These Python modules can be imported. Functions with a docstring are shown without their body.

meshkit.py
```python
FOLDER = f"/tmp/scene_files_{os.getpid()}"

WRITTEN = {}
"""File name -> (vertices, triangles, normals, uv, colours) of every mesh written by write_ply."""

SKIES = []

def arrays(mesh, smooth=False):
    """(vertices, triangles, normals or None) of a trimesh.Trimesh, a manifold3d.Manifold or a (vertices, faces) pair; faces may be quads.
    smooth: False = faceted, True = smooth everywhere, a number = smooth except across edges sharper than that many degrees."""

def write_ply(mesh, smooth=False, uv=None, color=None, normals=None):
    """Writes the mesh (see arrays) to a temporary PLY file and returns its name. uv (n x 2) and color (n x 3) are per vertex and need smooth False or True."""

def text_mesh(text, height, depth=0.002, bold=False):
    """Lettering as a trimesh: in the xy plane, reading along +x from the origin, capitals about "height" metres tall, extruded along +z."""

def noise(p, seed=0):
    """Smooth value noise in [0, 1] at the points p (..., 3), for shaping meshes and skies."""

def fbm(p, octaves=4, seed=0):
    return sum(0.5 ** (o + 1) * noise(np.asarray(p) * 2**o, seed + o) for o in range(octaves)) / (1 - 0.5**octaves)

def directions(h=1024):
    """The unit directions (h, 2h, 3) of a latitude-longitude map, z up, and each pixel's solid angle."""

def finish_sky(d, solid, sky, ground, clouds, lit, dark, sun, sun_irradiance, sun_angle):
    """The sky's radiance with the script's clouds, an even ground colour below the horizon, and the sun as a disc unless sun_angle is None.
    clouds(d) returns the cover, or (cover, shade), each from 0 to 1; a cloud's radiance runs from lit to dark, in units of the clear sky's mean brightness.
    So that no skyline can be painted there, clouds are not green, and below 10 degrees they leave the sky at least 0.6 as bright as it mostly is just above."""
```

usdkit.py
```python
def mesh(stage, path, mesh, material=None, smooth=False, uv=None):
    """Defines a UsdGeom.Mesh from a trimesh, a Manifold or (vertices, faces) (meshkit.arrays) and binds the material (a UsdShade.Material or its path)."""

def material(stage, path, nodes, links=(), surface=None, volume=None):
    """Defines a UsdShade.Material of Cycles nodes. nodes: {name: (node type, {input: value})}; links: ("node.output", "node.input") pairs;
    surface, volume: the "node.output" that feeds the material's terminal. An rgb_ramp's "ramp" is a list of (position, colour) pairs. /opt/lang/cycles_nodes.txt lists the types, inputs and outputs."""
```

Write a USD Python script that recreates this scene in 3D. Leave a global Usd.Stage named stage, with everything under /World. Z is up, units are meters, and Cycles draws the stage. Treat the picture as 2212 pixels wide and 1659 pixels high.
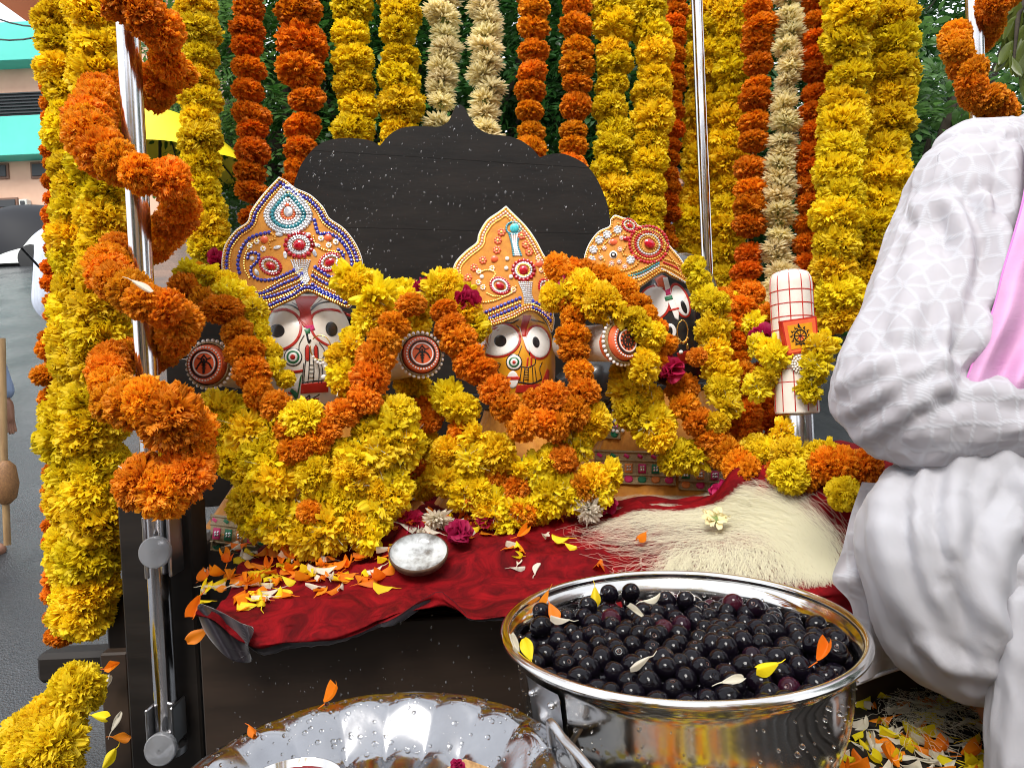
import math, numpy as np, trimesh, usdkit, meshkit
from pxr import Usd, UsdGeom, UsdLux, UsdShade, Sdf, Gf, Vt
import shapely.geometry as sg
from shapely import affinity, ops
import manifold3d as m3
stage = Usd.Stage.CreateInMemory()
UsdGeom.SetStageUpAxis(stage, UsdGeom.Tokens.z)
UsdGeom.SetStageMetersPerUnit(stage, 1.0)
world = UsdGeom.Xform.Define(stage, '/World')
stage.SetDefaultPrim(world.GetPrim())
UsdGeom.Scope.Define(stage, '/World/Looks')
A = np.array
PI = math.pi
# ---------------------------------------------------------------- camera
F = 1530.0; CX, CY = 1106.0, 828.5
CAM = A([0, 0, 1.6])
pitch, roll = math.radians(1.2), math.radians(2.6)
r0, u0, fw = A([1, 0, 0.]), A([0, math.sin(pitch), math.cos(pitch)]), A([0, math.cos(pitch), -math.sin(pitch)])
RT = math.cos(roll) * r0 - math.sin(roll) * u0
UP = math.sin(roll) * r0 + math.cos(roll) * u0
cam = UsdGeom.Camera.Define(stage, '/World/camera')
cam.CreateHorizontalApertureAttr(36.0); cam.CreateVerticalApertureAttr(36.0 * 767 / 1024)
cam.CreateFocalLengthAttr(36.0 * F / 2212); cam.CreateClippingRangeAttr(Gf.Vec2f(0.05, 500))
cam.CreateFStopAttr(0.0)
cam.CreateExposureAttr(1.55)
cam.AddTransformOp().Set(Gf.Matrix4d(*RT, 0, *UP, 0, *(-fw), 0, *CAM, 1))
# ---------------------------------------------------------------- sky and sun: a rainy, overcast sky
SUN_EL, SUN_AZ = math.radians(54), math.radians(196)
sky = usdkit.material(stage, '/World/Looks/overcast_sky', {
    's': ('sky_texture', {'sky_type': 'single_scattering', 'sun_disc': False, 'sun_elevation': SUN_EL, 'sun_rotation': SUN_AZ, 'aerosol_density': 2.0}),
    'tc': ('texture_coordinate', {}),
    'n': ('noise_texture', {'scale': 2.2, 'detail': 5, 'roughness': .55}),
    'r': ('rgb_ramp', {'ramp': [(.3, (4.6, 4.8, 5.2)), (.7, (6.6, 6.75, 7.0))]}),
    'rs': ('vector_math', {'math_type': 'scale', 'scale': 1.0}),
    'm': ('mix_color', {'fac': .9, 'use_clamp': False}),
    'b': ('background_shader', {'strength': .10})},
    [('tc.generated', 'n.vector'), ('n.fac', 'r.fac'), ('s.color', 'm.a'), ('r.color', 'm.b'), ('m.result', 'b.color')], surface='b.background')
dome = UsdLux.DomeLight.Define(stage, '/World/sky')
dome.GetPrim().SetCustomDataByKey('kind', 'structure')
UsdShade.MaterialBindingAPI.Apply(dome.GetPrim()).Bind(sky)
sun = UsdLux.DistantLight.Define(stage, '/World/sun')
sun.CreateIntensityAttr(.38); sun.CreateAngleAttr(25.0); sun.CreateNormalizeAttr(True); sun.CreateColorAttr(Gf.Vec3f(1, .96, .9))
sun.AddRotateXYZOp().Set(Gf.Vec3f(90 - math.degrees(SUN_EL), 0, 180 - math.degrees(SUN_AZ)))
# ---------------------------------------------------------------- helpers
def W(x, y, d):
    """World point seen at pixel x, y of the 2212 x 1657 picture at depth d."""
    return CAM + RT * ((x - CX) / F * d) + UP * (-(y - CY) / F * d) + fw * d
def WA(a):
    a = np.atleast_2d(np.asarray(a, float))
    return CAM + RT * ((a[:, :1] - CX) / F * a[:, 2:]) + UP * (-(a[:, 1:2] - CY) / F * a[:, 2:]) + fw * a[:, 2:]
NAMES = {}
def numbered(parent, name):
    k = (parent, name); n = NAMES.get(k, 0); NAMES[k] = n + 1
    return f'{parent}/{name}' + (f'_{n:03d}' if n else '')
def meta(prim, label=None, cat=None, group=None, kind=None):
    for k, v in (('label', label), ('category', cat), ('group', group), ('kind', kind)):
        if v: prim.SetCustomDataByKey(k, v)
    return prim
def cat(*ms):
    ms = [m for m in ms if m is not None]
    return trimesh.util.concatenate(ms)
def tm(v, f):
    f = np.asarray(f)
    if f.shape[1] == 4: f = np.vstack([f[:, [0, 1, 2]], f[:, [0, 2, 3]]])
    return trimesh.Trimesh(np.asarray(v, float), f, process=False)
class Thing:
    def __init__(s, name, label=None, cat=None, group=None, kind=None, base=None):
        s.name, s.m, s.parts, s.base, s.insts = name, (label, cat, group, kind), [], base, []
    def part(s, name, mesh, mat, smooth=30, kind=None, label=None, into=None):
        h = dict(name=name, mesh=mesh, mat=mat, smooth=smooth, kind=kind, label=label, subs=[])
        (into['subs'] if into else s.parts).append(h); return h
    def inst(s, name, proto, M): s.insts.append((name, proto, M))
    def done(s):
        if s.base is None:
            vs = [meshkit.arrays(p['mesh'])[0] for p in s.parts]
            if vs:
                v = np.vstack(vs); s.base = A([*(v.min(0) + v.max(0))[:2] / 2, v[:, 2].min()])
            else:
                c = A([M[3, :3] for _, _, M in s.insts]); s.base = A([*c.mean(0)[:2], c[:, 2].min()])
        path = numbered('/World', s.name)
        x = UsdGeom.Xform.Define(stage, path); x.AddTranslateOp().Set(Gf.Vec3d(*map(float, s.base)))
        meta(x.GetPrim(), *s.m)
        for p in s.parts: s._write(path, p)
        for name, proto, M in s.insts:
            q = UsdGeom.Xform.Define(stage, numbered(path, name))
            M = M.copy(); M[3, :3] -= s.base
            q.AddTransformOp().Set(Gf.Matrix4d(*M.ravel().tolist()))
            q.GetPrim().GetReferences().AddInternalReference(proto); q.GetPrim().SetInstanceable(True)
        return x.GetPrim()
    def _write(s, path, p):
        v, f, n = meshkit.arrays(p['mesh'], p['smooth'])
        pp = numbered(path, p['name'])
        pr = rawmesh(pp, v - s.base, f, n, p['mat'])
        meta(pr, p['label'], None, None, p['kind'])
        for q in p['subs']: s._write(pp, q)
def rawmesh(path, v, f, n, mat):
    u = np.unique(f)
    if len(u) != len(v):
        k = np.zeros(len(v), int); k[u] = np.arange(len(u)); f = k[f]; v = v[u]; n = n[u] if n is not None else None
    m = UsdGeom.Mesh.Define(stage, path)
    m.CreatePointsAttr(Vt.Vec3fArray.FromNumpy(np.ascontiguousarray(v, np.float32)))
    m.CreateFaceVertexCountsAttr(Vt.IntArray.FromNumpy(np.full(len(f), 3, np.int32)))
    m.CreateFaceVertexIndicesAttr(Vt.IntArray.FromNumpy(np.ascontiguousarray(f, np.int32).ravel()))
    m.CreateSubdivisionSchemeAttr('none')
    if n is not None:
        m.CreateNormalsAttr(Vt.Vec3fArray.FromNumpy(np.ascontiguousarray(n, np.float32))); m.SetNormalsInterpolation('vertex')
    UsdShade.MaterialBindingAPI.Apply(m.GetPrim()).Bind(mat)
    return m.GetPrim()
def single(name, mesh, mat, label, cat, group=None, kind=None, smooth=30):
    v, f, n = meshkit.arrays(mesh, smooth)
    base = A([*(v.min(0) + v.max(0))[:2] / 2, v[:, 2].min()]) if kind != 'structure' else A([0, 0, 0.])
    p = rawmesh(numbered('/World', name), v - base, f, n, mat)
    if kind != 'structure': UsdGeom.Xformable(p).AddTranslateOp().Set(Gf.Vec3d(*map(float, base)))
    return meta(p, label, cat, group, kind)
def proto(name, pieces):
    """A class prim with the pieces (name, mesh, material, smooth) that copies refer to."""
    path = f'/World/{name}'
    pr = stage.CreateClassPrim(path); pr.SetTypeName('Xform')
    for nm, mesh, mat, sm in pieces:
        v, f, n = meshkit.arrays(mesh, sm); rawmesh(numbered(path, nm), v, f, n, mat)
    return path
def frame(axis, spin=0., origin=(0, 0, 0), scale=1.):
    """Row-vector 4x4 with local z along axis."""
    z = np.asarray(axis, float); z = z / np.linalg.norm(z)
    h = A([0, 0, 1.]) if abs(z[2]) < .9 else A([0, 1., 0])
    x = np.cross(h, z); x /= np.linalg.norm(x); y = np.cross(z, x)
    c, s_ = math.cos(spin), math.sin(spin)
    x, y = c * x + s_ * y, -s_ * x + c * y
    M = np.eye(4); sc = np.broadcast_to(scale, 3)
    M[0, :3], M[1, :3], M[2, :3], M[3, :3] = x * sc[0], y * sc[1], z * sc[2], origin
    return M
def put(mesh, M):
    m = mesh.copy(); m.vertices = np.asarray(m.vertices) @ M[:3, :3] + M[3, :3]; return m
def polyline(pts, step):
    """Points every 'step' along a Catmull-Rom curve through pts, with tangents."""
    p = np.asarray(pts, float)
    if len(p) > 2:
        q = np.vstack([2 * p[0] - p[1], p, 2 * p[-1] - p[-2]]); out = []
        for i in range(len(p) - 1):
            a, b, c, d = q[i:i + 4]; t = np.linspace(0, 1, 14, endpoint=False)[:, None]
            out.append(.5 * (2 * b + (c - a) * t + (2 * a - 5 * b + 4 * c - d) * t**2 + (3 * b - a - 3 * c + d) * t**3))
        p = np.vstack(out + [p[-1:]])
    L = np.concatenate([[0], np.cumsum(np.linalg.norm(np.diff(p, axis=0), axis=1))])
    n = max(2, int(round(L[-1] / step)) + 1); s = np.linspace(0, L[-1], n)
    o = np.stack([np.interp(s, L, p[:, k]) for k in range(p.shape[1])], 1)
    return o, np.gradient(o, axis=0)
def tube(pts, r, sides=8, step=None, cap=True):
    p = np.asarray(pts, float)
    if step is not None:
        r = np.broadcast_to(r, len(p)); q = polyline(np.column_stack([p, r]), step)[0]; p, r = q[:, :3], q[:, 3]
    t = np.gradient(p, axis=0); t /= np.linalg.norm(t, axis=1, keepdims=True)
    ref = A([0, 0, 1.]) if abs(t[0][2]) < .9 else A([1., 0, 0]); x = np.cross(ref, t[0]); xs = []
    for k in range(len(p)):
        x = x - t[k] * (x @ t[k]); x /= np.linalg.norm(x); xs.append(x)
    xs = A(xs); ys = np.cross(t, xs); r = np.broadcast_to(r, len(p))
    a = np.arange(sides) / sides * 2 * PI
    v = (p[:, None] + r[:, None, None] * (np.cos(a)[None, :, None] * xs[:, None] + np.sin(a)[None, :, None] * ys[:, None])).reshape(-1, 3)
    i = np.arange(len(p) - 1)[:, None] * sides; j = np.arange(sides)[None]; k = (j + 1) % sides
    f = np.stack([i + j, i + k, i + sides + k, i + sides + j], -1).reshape(-1, 4)
    m = tm(v, f)
    if cap:
        n = len(v); v = np.vstack([v, p[0], p[-1]]); j = np.arange(sides); k = (j + 1) % sides; e = (len(p) - 1) * sides
        m = tm(v, np.vstack([m.faces, np.stack([k, j, np.full(sides, n)], 1), np.stack([e + j, e + k, np.full(sides, n + 1)], 1)]))
    return m
def lathe(prof, n=48, closed=False):
    """prof: (r, z) pairs, revolved about z."""
    prof = np.asarray(prof, float); a = np.arange(n) / n * 2 * PI
    v = np.stack([prof[:, None, 0] * np.cos(a), prof[:, None, 0] * np.sin(a), np.broadcast_to(prof[:, 1:2], (len(prof), n))], -1).reshape(-1, 3)
    i = np.arange(len(prof) - 1)[:, None] * n; j = np.arange(n)[None]; k = (j + 1) % n
    return tm(v, np.stack([i + j, i + k, i + n + k, i + n + j], -1).reshape(-1, 4))
def grid(P):
    """Mesh of an (n, m, 3) array of points."""
    n, m = P.shape[:2]; i = np.arange(n - 1)[:, None] * m; j = np.arange(m - 1)[None]
    return tm(P.reshape(-1, 3), np.stack([i + j, i + j + 1, i + m + j + 1, i + m + j], -1).reshape(-1, 4))
def rbox(size, r=.004, c=(0, 0, 0), rz=0.):
    """A box with chamfered edges."""
    h = A(size) / 2; r = min(r, h.min() * .9); pts = []
    for k in range(3):
        hh = h - r; hh[k] = h[k]
        pts += [hh * A(s) for s in np.ndindex(2, 2, 2) for s in [[2 * q - 1 for q in s]]]
    m = trimesh.convex.convex_hull(A(pts))
    cz, sz = math.cos(rz), math.sin(rz); v = np.asarray(m.vertices)
    m.vertices = np.stack([v[:, 0] * cz - v[:, 1] * sz, v[:, 0] * sz + v[:, 1] * cz, v[:, 2]], 1) + A(c)
    return m
def ball(c, r, sub=1, sc=(1, 1, 1)):
    m = trimesh.creation.icosphere(sub, 1.0); m.vertices = np.asarray(m.vertices) * r * A(sc) + A(c); return m
def balls(C, R, sub=1, flat=None):
    """Many spheres in one mesh."""
    b = trimesh.creation.icosphere(sub, 1.0); bv, bf = np.asarray(b.vertices), np.asarray(b.faces)
    C = np.asarray(C, float); R = np.broadcast_to(R, len(C))
    v = (C[:, None] + R[:, None, None] * bv[None] * (1 if flat is None else A(flat))).reshape(-1, 3)
    f = (bf[None] + (np.arange(len(C)) * len(bv))[:, None, None]).reshape(-1, 3)
    return tm(v, f)
def ss(a, b, x):
    t = np.clip((x - a) / (b - a), 0, 1); return t * t * (3 - 2 * t)
# ---------------------------------------------------------------- materials
def pm(name, c1, c2=None, rough=.5, metal=0., scale=20., bump=0., bscale=None, contrast=(.35, .65), spec=.5, coat=0., trans=0., sheen=0., ior=1.5, bdist=.002, rough2=None, stretch=(1, 1, 1), detail=4, coatr=.05):
    N = {'p': ('principled_bsdf', dict(base_color=c1, roughness=rough, metallic=metal, specular_ior_level=spec, coat_weight=coat, coat_roughness=coatr, transmission_weight=trans, ior=ior, sheen_weight=sheen, sheen_roughness=.35)), 'tc': ('texture_coordinate', {}), 'mp': ('mapping', {'scale': stretch})}
    L = [('tc.object', 'mp.vector')]
    if c2 is not None or rough2 is not None:
        N['n'] = ('noise_texture', {'scale': scale, 'detail': detail, 'roughness': .6}); L += [('mp.vector', 'n.vector')]
    if c2 is not None:
        N['r'] = ('rgb_ramp', {'ramp': [(contrast[0], c1), (contrast[1], c2)]})
        L += [('n.fac', 'r.fac'), ('r.color', 'p.base_color')]
    if rough2 is not None:
        N['mr'] = ('map_range', {'from_min': .35, 'from_max': .65, 'to_min': rough, 'to_max': rough2, 'clamp': True}); L += [('n.fac', 'mr.value'), ('mr.result', 'p.roughness')]
    if bump:
        N['bn'] = ('noise_texture', {'scale': bscale or scale * 4, 'detail': 4}); N['b'] = ('bump', {'strength': bump, 'distance': bdist})
        L += [('mp.vector', 'bn.vector'), ('bn.fac', 'b.height'), ('b.normal', 'p.normal')]
    return usdkit.material(stage, f'/World/Looks/{name}', N, L, surface='p.BSDF')
def petal_mat(name, c1, c2, c3, tr=.42, rough=.6):
    """Petals: tone varies from petal to petal and from flower to flower; light passes through."""
    N = {'g': ('geometry', {}), 'o': ('object_info', {}), 'r': ('rgb_ramp', {'ramp': [(0, c1), (.55, c2), (1, c3)]}),
         'h': ('hsv', {}), 'w': ('white_noise_texture', {'dimensions': '1D'}), 'mh': ('map_range', {'from_min': 0., 'from_max': 1., 'to_min': .490, 'to_max': .510}), 'mo': ('map_range', {'from_min': 0., 'from_max': 1., 'to_min': .82, 'to_max': 1.08}), 'p': ('principled_bsdf', {'roughness': rough, 'specular_ior_level': .35}),
         't': ('translucent_bsdf', {}), 'm': ('mix_closure', {'fac': tr})}
    L = [('g.random_per_island', 'r.fac'), ('r.color', 'h.color'), ('o.random', 'mo.value'), ('mo.result', 'h.value'), ('o.random', 'w.w'), ('w.value', 'mh.value'), ('mh.result', 'h.hue'), ('h.color', 'p.base_color'), ('h.color', 't.color'), ('p.BSDF', 'm.closure1'), ('t.BSDF', 'm.closure2')]
    return usdkit.material(stage, f'/World/Looks/{name}', N, L, surface='m.closure')
M_orange = petal_mat('orange_petal', (.92, .34, .010), (.97, .44, .016), (.99, .52, .026))
M_orange2 = petal_mat('deep_orange_petal', (.89, .27, .008), (.95, .36, .012), (.97, .43, .018))
M_yellow = petal_mat('yellow_petal', (.94, .70, .014), (.97, .81, .022), (.98, .87, .04))
M_lemon = petal_mat('lemon_petal', (.93, .72, .014), (.97, .82, .025), (.97, .87, .06))
M_cream = petal_mat('cream_petal', (.90, .80, .48), (.93, .87, .62), (.94, .91, .74))
M_white_petal = petal_mat('white_petal', (.80, .74, .60), (.86, .82, .74), (.88, .86, .80))
M_pink = petal_mat('rose_petal', (.45, .01, .08), (.62, .02, .16), (.70, .08, .25))
M_calyx = pm('green_calyx', (.10, .17, .03), (.22, .26, .08), rough=.6, scale=60)
M_thread = pm('cotton_thread', (.75, .7, .55), rough=.8)
M_filament = pm('pale_filament', (.72, .70, .55), (.35, .36, .25), rough=.7, scale=40)
M_steel = pm('polished_steel', (.70, .68, .65), (.58, .56, .53), rough=.08, metal=1., scale=9, rough2=.20, bump=.12, bscale=16, bdist=.004)
M_tray = pm('wet_tray_steel', (.38, .38, .39), (.28, .28, .29), rough=.10, metal=1., scale=9, rough2=.22, bump=.15, bscale=20, bdist=.004)
M_chrome = pm('wet_steel_tube', (.70, .69, .70), (.60, .59, .60), rough=.10, metal=1., scale=14, rough2=.2, bump=.06, bscale=30)
M_wood = pm('black_stained_wood', (.008, .0065, .0055), (.017, .013, .0105), rough=.50, scale=14, bump=.2, bscale=90, rough2=.62, stretch=(.15, 1, 1), spec=.22)
M_brownwood = pm('dark_brown_wood', (.016, .011, .008), (.034, .021, .014), rough=.45, scale=10, bump=.2, bscale=60, rough2=.6, stretch=(.15, 1, 1), spec=.25)
M_water = pm('water_drop', (1, 1, 1), rough=.0, trans=1., ior=1.33)
M_drop = pm('rain_bead', (.5, .5, .5), rough=.03, trans=.85, spec=1., coat=1., ior=1.4)
M_gold = pm('gold_bead', (.85, .50, .10), (.95, .65, .22), rough=.18, metal=1., scale=300)
M_bluebead = pm('blue_bead', (.02, .025, .30), (.03, .04, .45), rough=.12, scale=200, coat=.5)
M_silver = pm('silver_stone', (.85, .85, .84), (.6, .62, .66), rough=.08, metal=.75, scale=500, contrast=(.4, .6))
M_clear = pm('clear_stone', (.85, .8, .76), (.95, .9, .88), rough=.05, scale=400, spec=1., coat=1.)
M_teal = pm('teal_stone', (.01, .14, .18), (.02, .30, .36), rough=.08, scale=300, coat=.8)
M_aqua = pm('aqua_stone', (.02, .45, .5), (.1, .65, .7), rough=.05, scale=200, coat=1.)
M_ruby = pm('ruby_stone', (.55, .004, .02), (.32, .002, .012), rough=.04, scale=160, coat=1.)
M_red = pm('red_paint', (.48, .025, .015), (.40, .02, .012), rough=.35, scale=50)
M_coral = pm('coral_paint', (.78, .14, .05), (.70, .11, .035), rough=.28, scale=70, coat=.4)
M_white = pm('ivory_paint', (.74, .69, .61), (.68, .61, .53), rough=.35, scale=24, coat=.2)
M_whitep = pm('white_paint', (.80, .78, .74), rough=.4)
M_black = pm('black_paint', (.012, .011, .012), rough=.3, coat=.3)
M_green = pm('green_paint', (.02, .15, .06), rough=.4)
M_ochre = pm('ochre_paint', (.70, .32, .012), (.62, .25, .01), rough=.35, scale=30, coat=.2)
M_orangecloth = pm('saffron_cloth', (.58, .24, .022), (.46, .17, .015), rough=.75, scale=60, bump=.3, bscale=500, sheen=.3)
# ---------------------------------------------------------------- flowers
def petals(n, R, r0, W_, ruffle, rng, nu=7, nv=4, oblate=.72, tilt=.25, curl=.15, jit=.12, freq=2.2, hemi=None, strap=False, bend=.9):
    """n ruffled petals radiating from the centre: (vertices, faces)."""
    i = np.arange(n) + .5
    ph = np.arccos(np.clip(1 - 2 * i / n, -1, 1)); th = PI * (1 + 5**.5) * i
    if hemi is not None: ph = ph * hemi
    d = np.stack([np.cos(th) * np.sin(ph), np.sin(th) * np.sin(ph), np.cos(ph)], 1) + rng.normal(0, jit, (n, 3))
    d /= np.linalg.norm(d, axis=1, keepdims=True)
    a = rng.normal(size=(n, 3)); t = np.cross(d, a); t /= np.linalg.norm(t, axis=1, keepdims=True); b = np.cross(d, t)
    e = d + tilt * rng.normal(size=(n, 1)) * b; e /= np.linalg.norm(e, axis=1, keepdims=True)
    b = np.cross(e, t)
    s = np.linspace(-1, 1, nu)[None, None, :]; q = np.linspace(0, 1, nv)[None, :, None]
    L = (R - r0) * rng.uniform(.90, 1.06, n)[:, None, None]; w = W_ * rng.uniform(.75, 1.25, n)[:, None, None]
    f1, f2 = rng.uniform(0, 6.28, (2, n))[:, :, None, None]; fr = freq * rng.uniform(.8, 1.25, n)[:, None, None]
    prof = (.22 + .78 * np.sin(PI / 2 * np.minimum(q * 1.25, 1))) * (1 - .18 * q**6) if not strap else np.sin(PI * (.12 + .80 * q))**.7
    bn = (rng.choice([-1, 1], n) * rng.uniform(.35, 1.35, n) * bend)[:, None, None]
    ang = bn * np.linspace(0, 1, nv)[None, :, None]**2.2; dq = 1 / (nv - 1)
    ca = np.concatenate([np.zeros((n, 1, 1)), np.cumsum((np.cos(ang[:, 1:]) + np.cos(ang[:, :-1])) / 2 * dq, 1)], 1); sa = np.concatenate([np.zeros((n, 1, 1)), np.cumsum((np.sin(ang[:, 1:]) + np.sin(ang[:, :-1])) / 2 * dq, 1)], 1)
    edge = 1 - (.24 if not strap else .05) * np.abs(s)**3.6 + .06 * np.sin(fr * 1.7 * s * PI + f2) * q
    along = r0 + L * 1.08 * ca * edge
    across = w * s * prof
    up = ruffle * q**1.2 * np.sin(fr * s * PI + f1) * (1 - .2 * np.abs(s)) + L * sa * edge + curl * .5 * R * q**2 * rng.normal(.2, 1, n)[:, None, None] + .1 * w * s**2 * q
    v = along[..., None] * e[:, None, None] + across[..., None] * t[:, None, None] + up[..., None] * b[:, None, None]
    v = v * A([1, 1, oblate])
    g = np.arange(nv - 1)[:, None] * nu + np.arange(nu - 1)[None]
    f = np.stack([g, g + 1, g + nu + 1, g + nu], -1).reshape(-1, 4)
    F_ = (f[None] + (np.arange(n) * nu * nv)[:, None, None]).reshape(-1, 4)
    return tm(v.reshape(-1, 3), F_)
def core(r, ob):
    return ball((0, 0, 0), r, 2, (1, 1, ob))
KINDS = {}
def make_kinds():
    for k in range(5):
        g = np.random.default_rng(100 + k)
        KINDS.setdefault('orange', []).append(proto(f'orange_marigold_kind_{k:03d}', [('petals', cat(petals(340, .5, .15, .084, .042, g, nu=10, nv=5, oblate=.80, freq=3.0, tilt=.35, bend=1.1), petals(120, .43, .12, .08, .045, g, nu=7, oblate=.78, freq=2.4, tilt=.4)), M_orange, True)]))
        KINDS.setdefault('deep', []).append(proto(f'deep_orange_marigold_kind_{k:03d}', [('petals', cat(petals(360, .5, .15, .080, .040, g, nu=10, nv=5, oblate=.74, freq=3.0, tilt=.35, bend=1.1), petals(110, .43, .12, .08, .05, g, nu=7, oblate=.74)), M_orange2, True)]))
        KINDS.setdefault('yellow', []).append(proto(f'yellow_marigold_kind_{k:03d}', [('petals', cat(petals(230, .53, .13, .125, .050, g, nu=11, nv=5, oblate=.86, freq=2.7, tilt=.4, curl=.15, jit=.13, bend=1.15), petals(110, .42, .1, .11, .05, g, nu=8, oblate=.86, tilt=.5)), M_yellow, True)]))
        KINDS.setdefault('cream', []).append(proto(f'cream_flower_kind_{k:03d}', [('petals', cat(petals(170, .5, .1, .05, .008, g, nu=4, nv=5, oblate=.55, strap=True, curl=.1, tilt=.25, bend=.5), petals(90, .38, .1, .045, .008, g, nu=4, nv=5, oblate=.6, strap=True, curl=.1)), M_cream, True), ('calyx', ball((0, 0, -.10), .16, 1, (1, 1, .6)), M_calyx, True)]))
        # loose open yellow flower: broad drooping petals round a cup, pale filaments
        o = petals(70, .56, .08, .145, .05, g, nu=9, nv=6, oblate=.9, freq=1.9, tilt=.5, curl=.35, jit=.22, hemi=.62)
        fil = cat(*[tube([(0, 0, .0), tuple(A([g.normal(0, .1), g.normal(0, .1), .22])), tuple(A([g.normal(0, .2), g.normal(0, .2), .42]))], [.008, .007, .004], 3) for _ in range(16)])
        KINDS.setdefault('open', []).append(proto(f'open_yellow_flower_kind_{k:03d}', [('petals', cat(o, petals(60, .42, .06, .11, .045, g, nu=8, hemi=.5, curl=.3, tilt=.4)), M_lemon, True), ('filaments', fil, M_filament, True), ('calyx', lathe([(.001, -.3), (.06, -.26), (.09, -.12), (.10, 0), (.06, .06)], 8), M_calyx, True)]))
        KINDS.setdefault('rose', []).append(proto(f'rose_kind_{k:03d}', [('petals', petals(26, .5, .05, .3, .05, g, nu=7, nv=5, oblate=.8, hemi=.55, curl=.25, freq=.8, tilt=.7), M_pink, True), ('calyx', ball((0, 0, -.05), .12, 1), M_calyx, True)]))
        KINDS.setdefault('white', []).append(proto(f'white_flower_kind_{k:03d}', [('petals', petals(110, .5, .08, .06, .01, g, nu=4, nv=5, oblate=.7, strap=True, hemi=.6, curl=.15), M_white_petal, True), ('calyx', ball((0, 0, -.06), .12, 1), M_calyx, True)]))
make_kinds()
RG = np.random.default_rng(7)
def strand(name, label, pix, kind, widths, group=None, spacing=.60, jitter=.10, catg='garland', thread=True, tiltj=.18, seed=None, gaps=(), ob=1.):
    """A garland through pixel-and-depth points; widths: pixel width(s) of a flower along it. kind: one kind or a list of kinds."""
    g = np.random.default_rng(seed if seed is not None else len(pix) * 17 + int(pix[0][0]))
    P = WA(pix); D = A(pix)[:, 2]
    q = np.column_stack([P, D, np.broadcast_to(widths, len(pix))])
    dense, _ = polyline(q, .004)
    sz = dense[:, 4] * dense[:, 3] / F
    t = Thing(name, label, catg, group); pos = 0.; s = np.concatenate([[0], np.cumsum(np.linalg.norm(np.diff(dense[:, :3], axis=0), axis=1))])
    tan = np.gradient(dense[:, :3], axis=0); n = 0
    lo = dense[np.argmin(dense[:, 2]), :3]; t.base = lo.copy()
    if thread: t.part('thread', tube(dense[::6, :3] if len(dense) > 14 else dense[:, :3], .0012, 4), M_thread, True)
    kinds = kind if isinstance(kind, (list, tuple)) else [kind]
    while pos <= s[-1]:
        k = np.searchsorted(s, pos); k = min(k, len(s) - 1)
        w = sz[k]; kk = kinds[n % len(kinds)] if len(kinds) > 1 else kinds[0]
        if kk == '-': pos += w * .6; n += 1; continue
        sc = w * g.uniform(.88, 1.14)
        c = dense[k, :3] + g.normal(0, jitter * .5, 3) * w
        ax = tan[k] / np.linalg.norm(tan[k]) + g.normal(0, tiltj, 3)
        if kk in ('open', 'rose', 'white'):
            side = (CAM - c) / np.linalg.norm(CAM - c); ax = side * .9 + g.normal(0, .6, 3) + A([0, 0, -.25])
        elif g.random() < .5: ax = -ax
        pr = KINDS[kk][g.integers(len(KINDS[kk]))]
        t.inst('flower', pr, frame(ax, g.uniform(0, 6.28), c, sc * A([1, 1, g.uniform(.85, 1.15) * ob])))
        pos += w * spacing * g.uniform(.86, 1.16) * (1 if kk != 'cream' else .62); n += 1
    return t.done()
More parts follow.
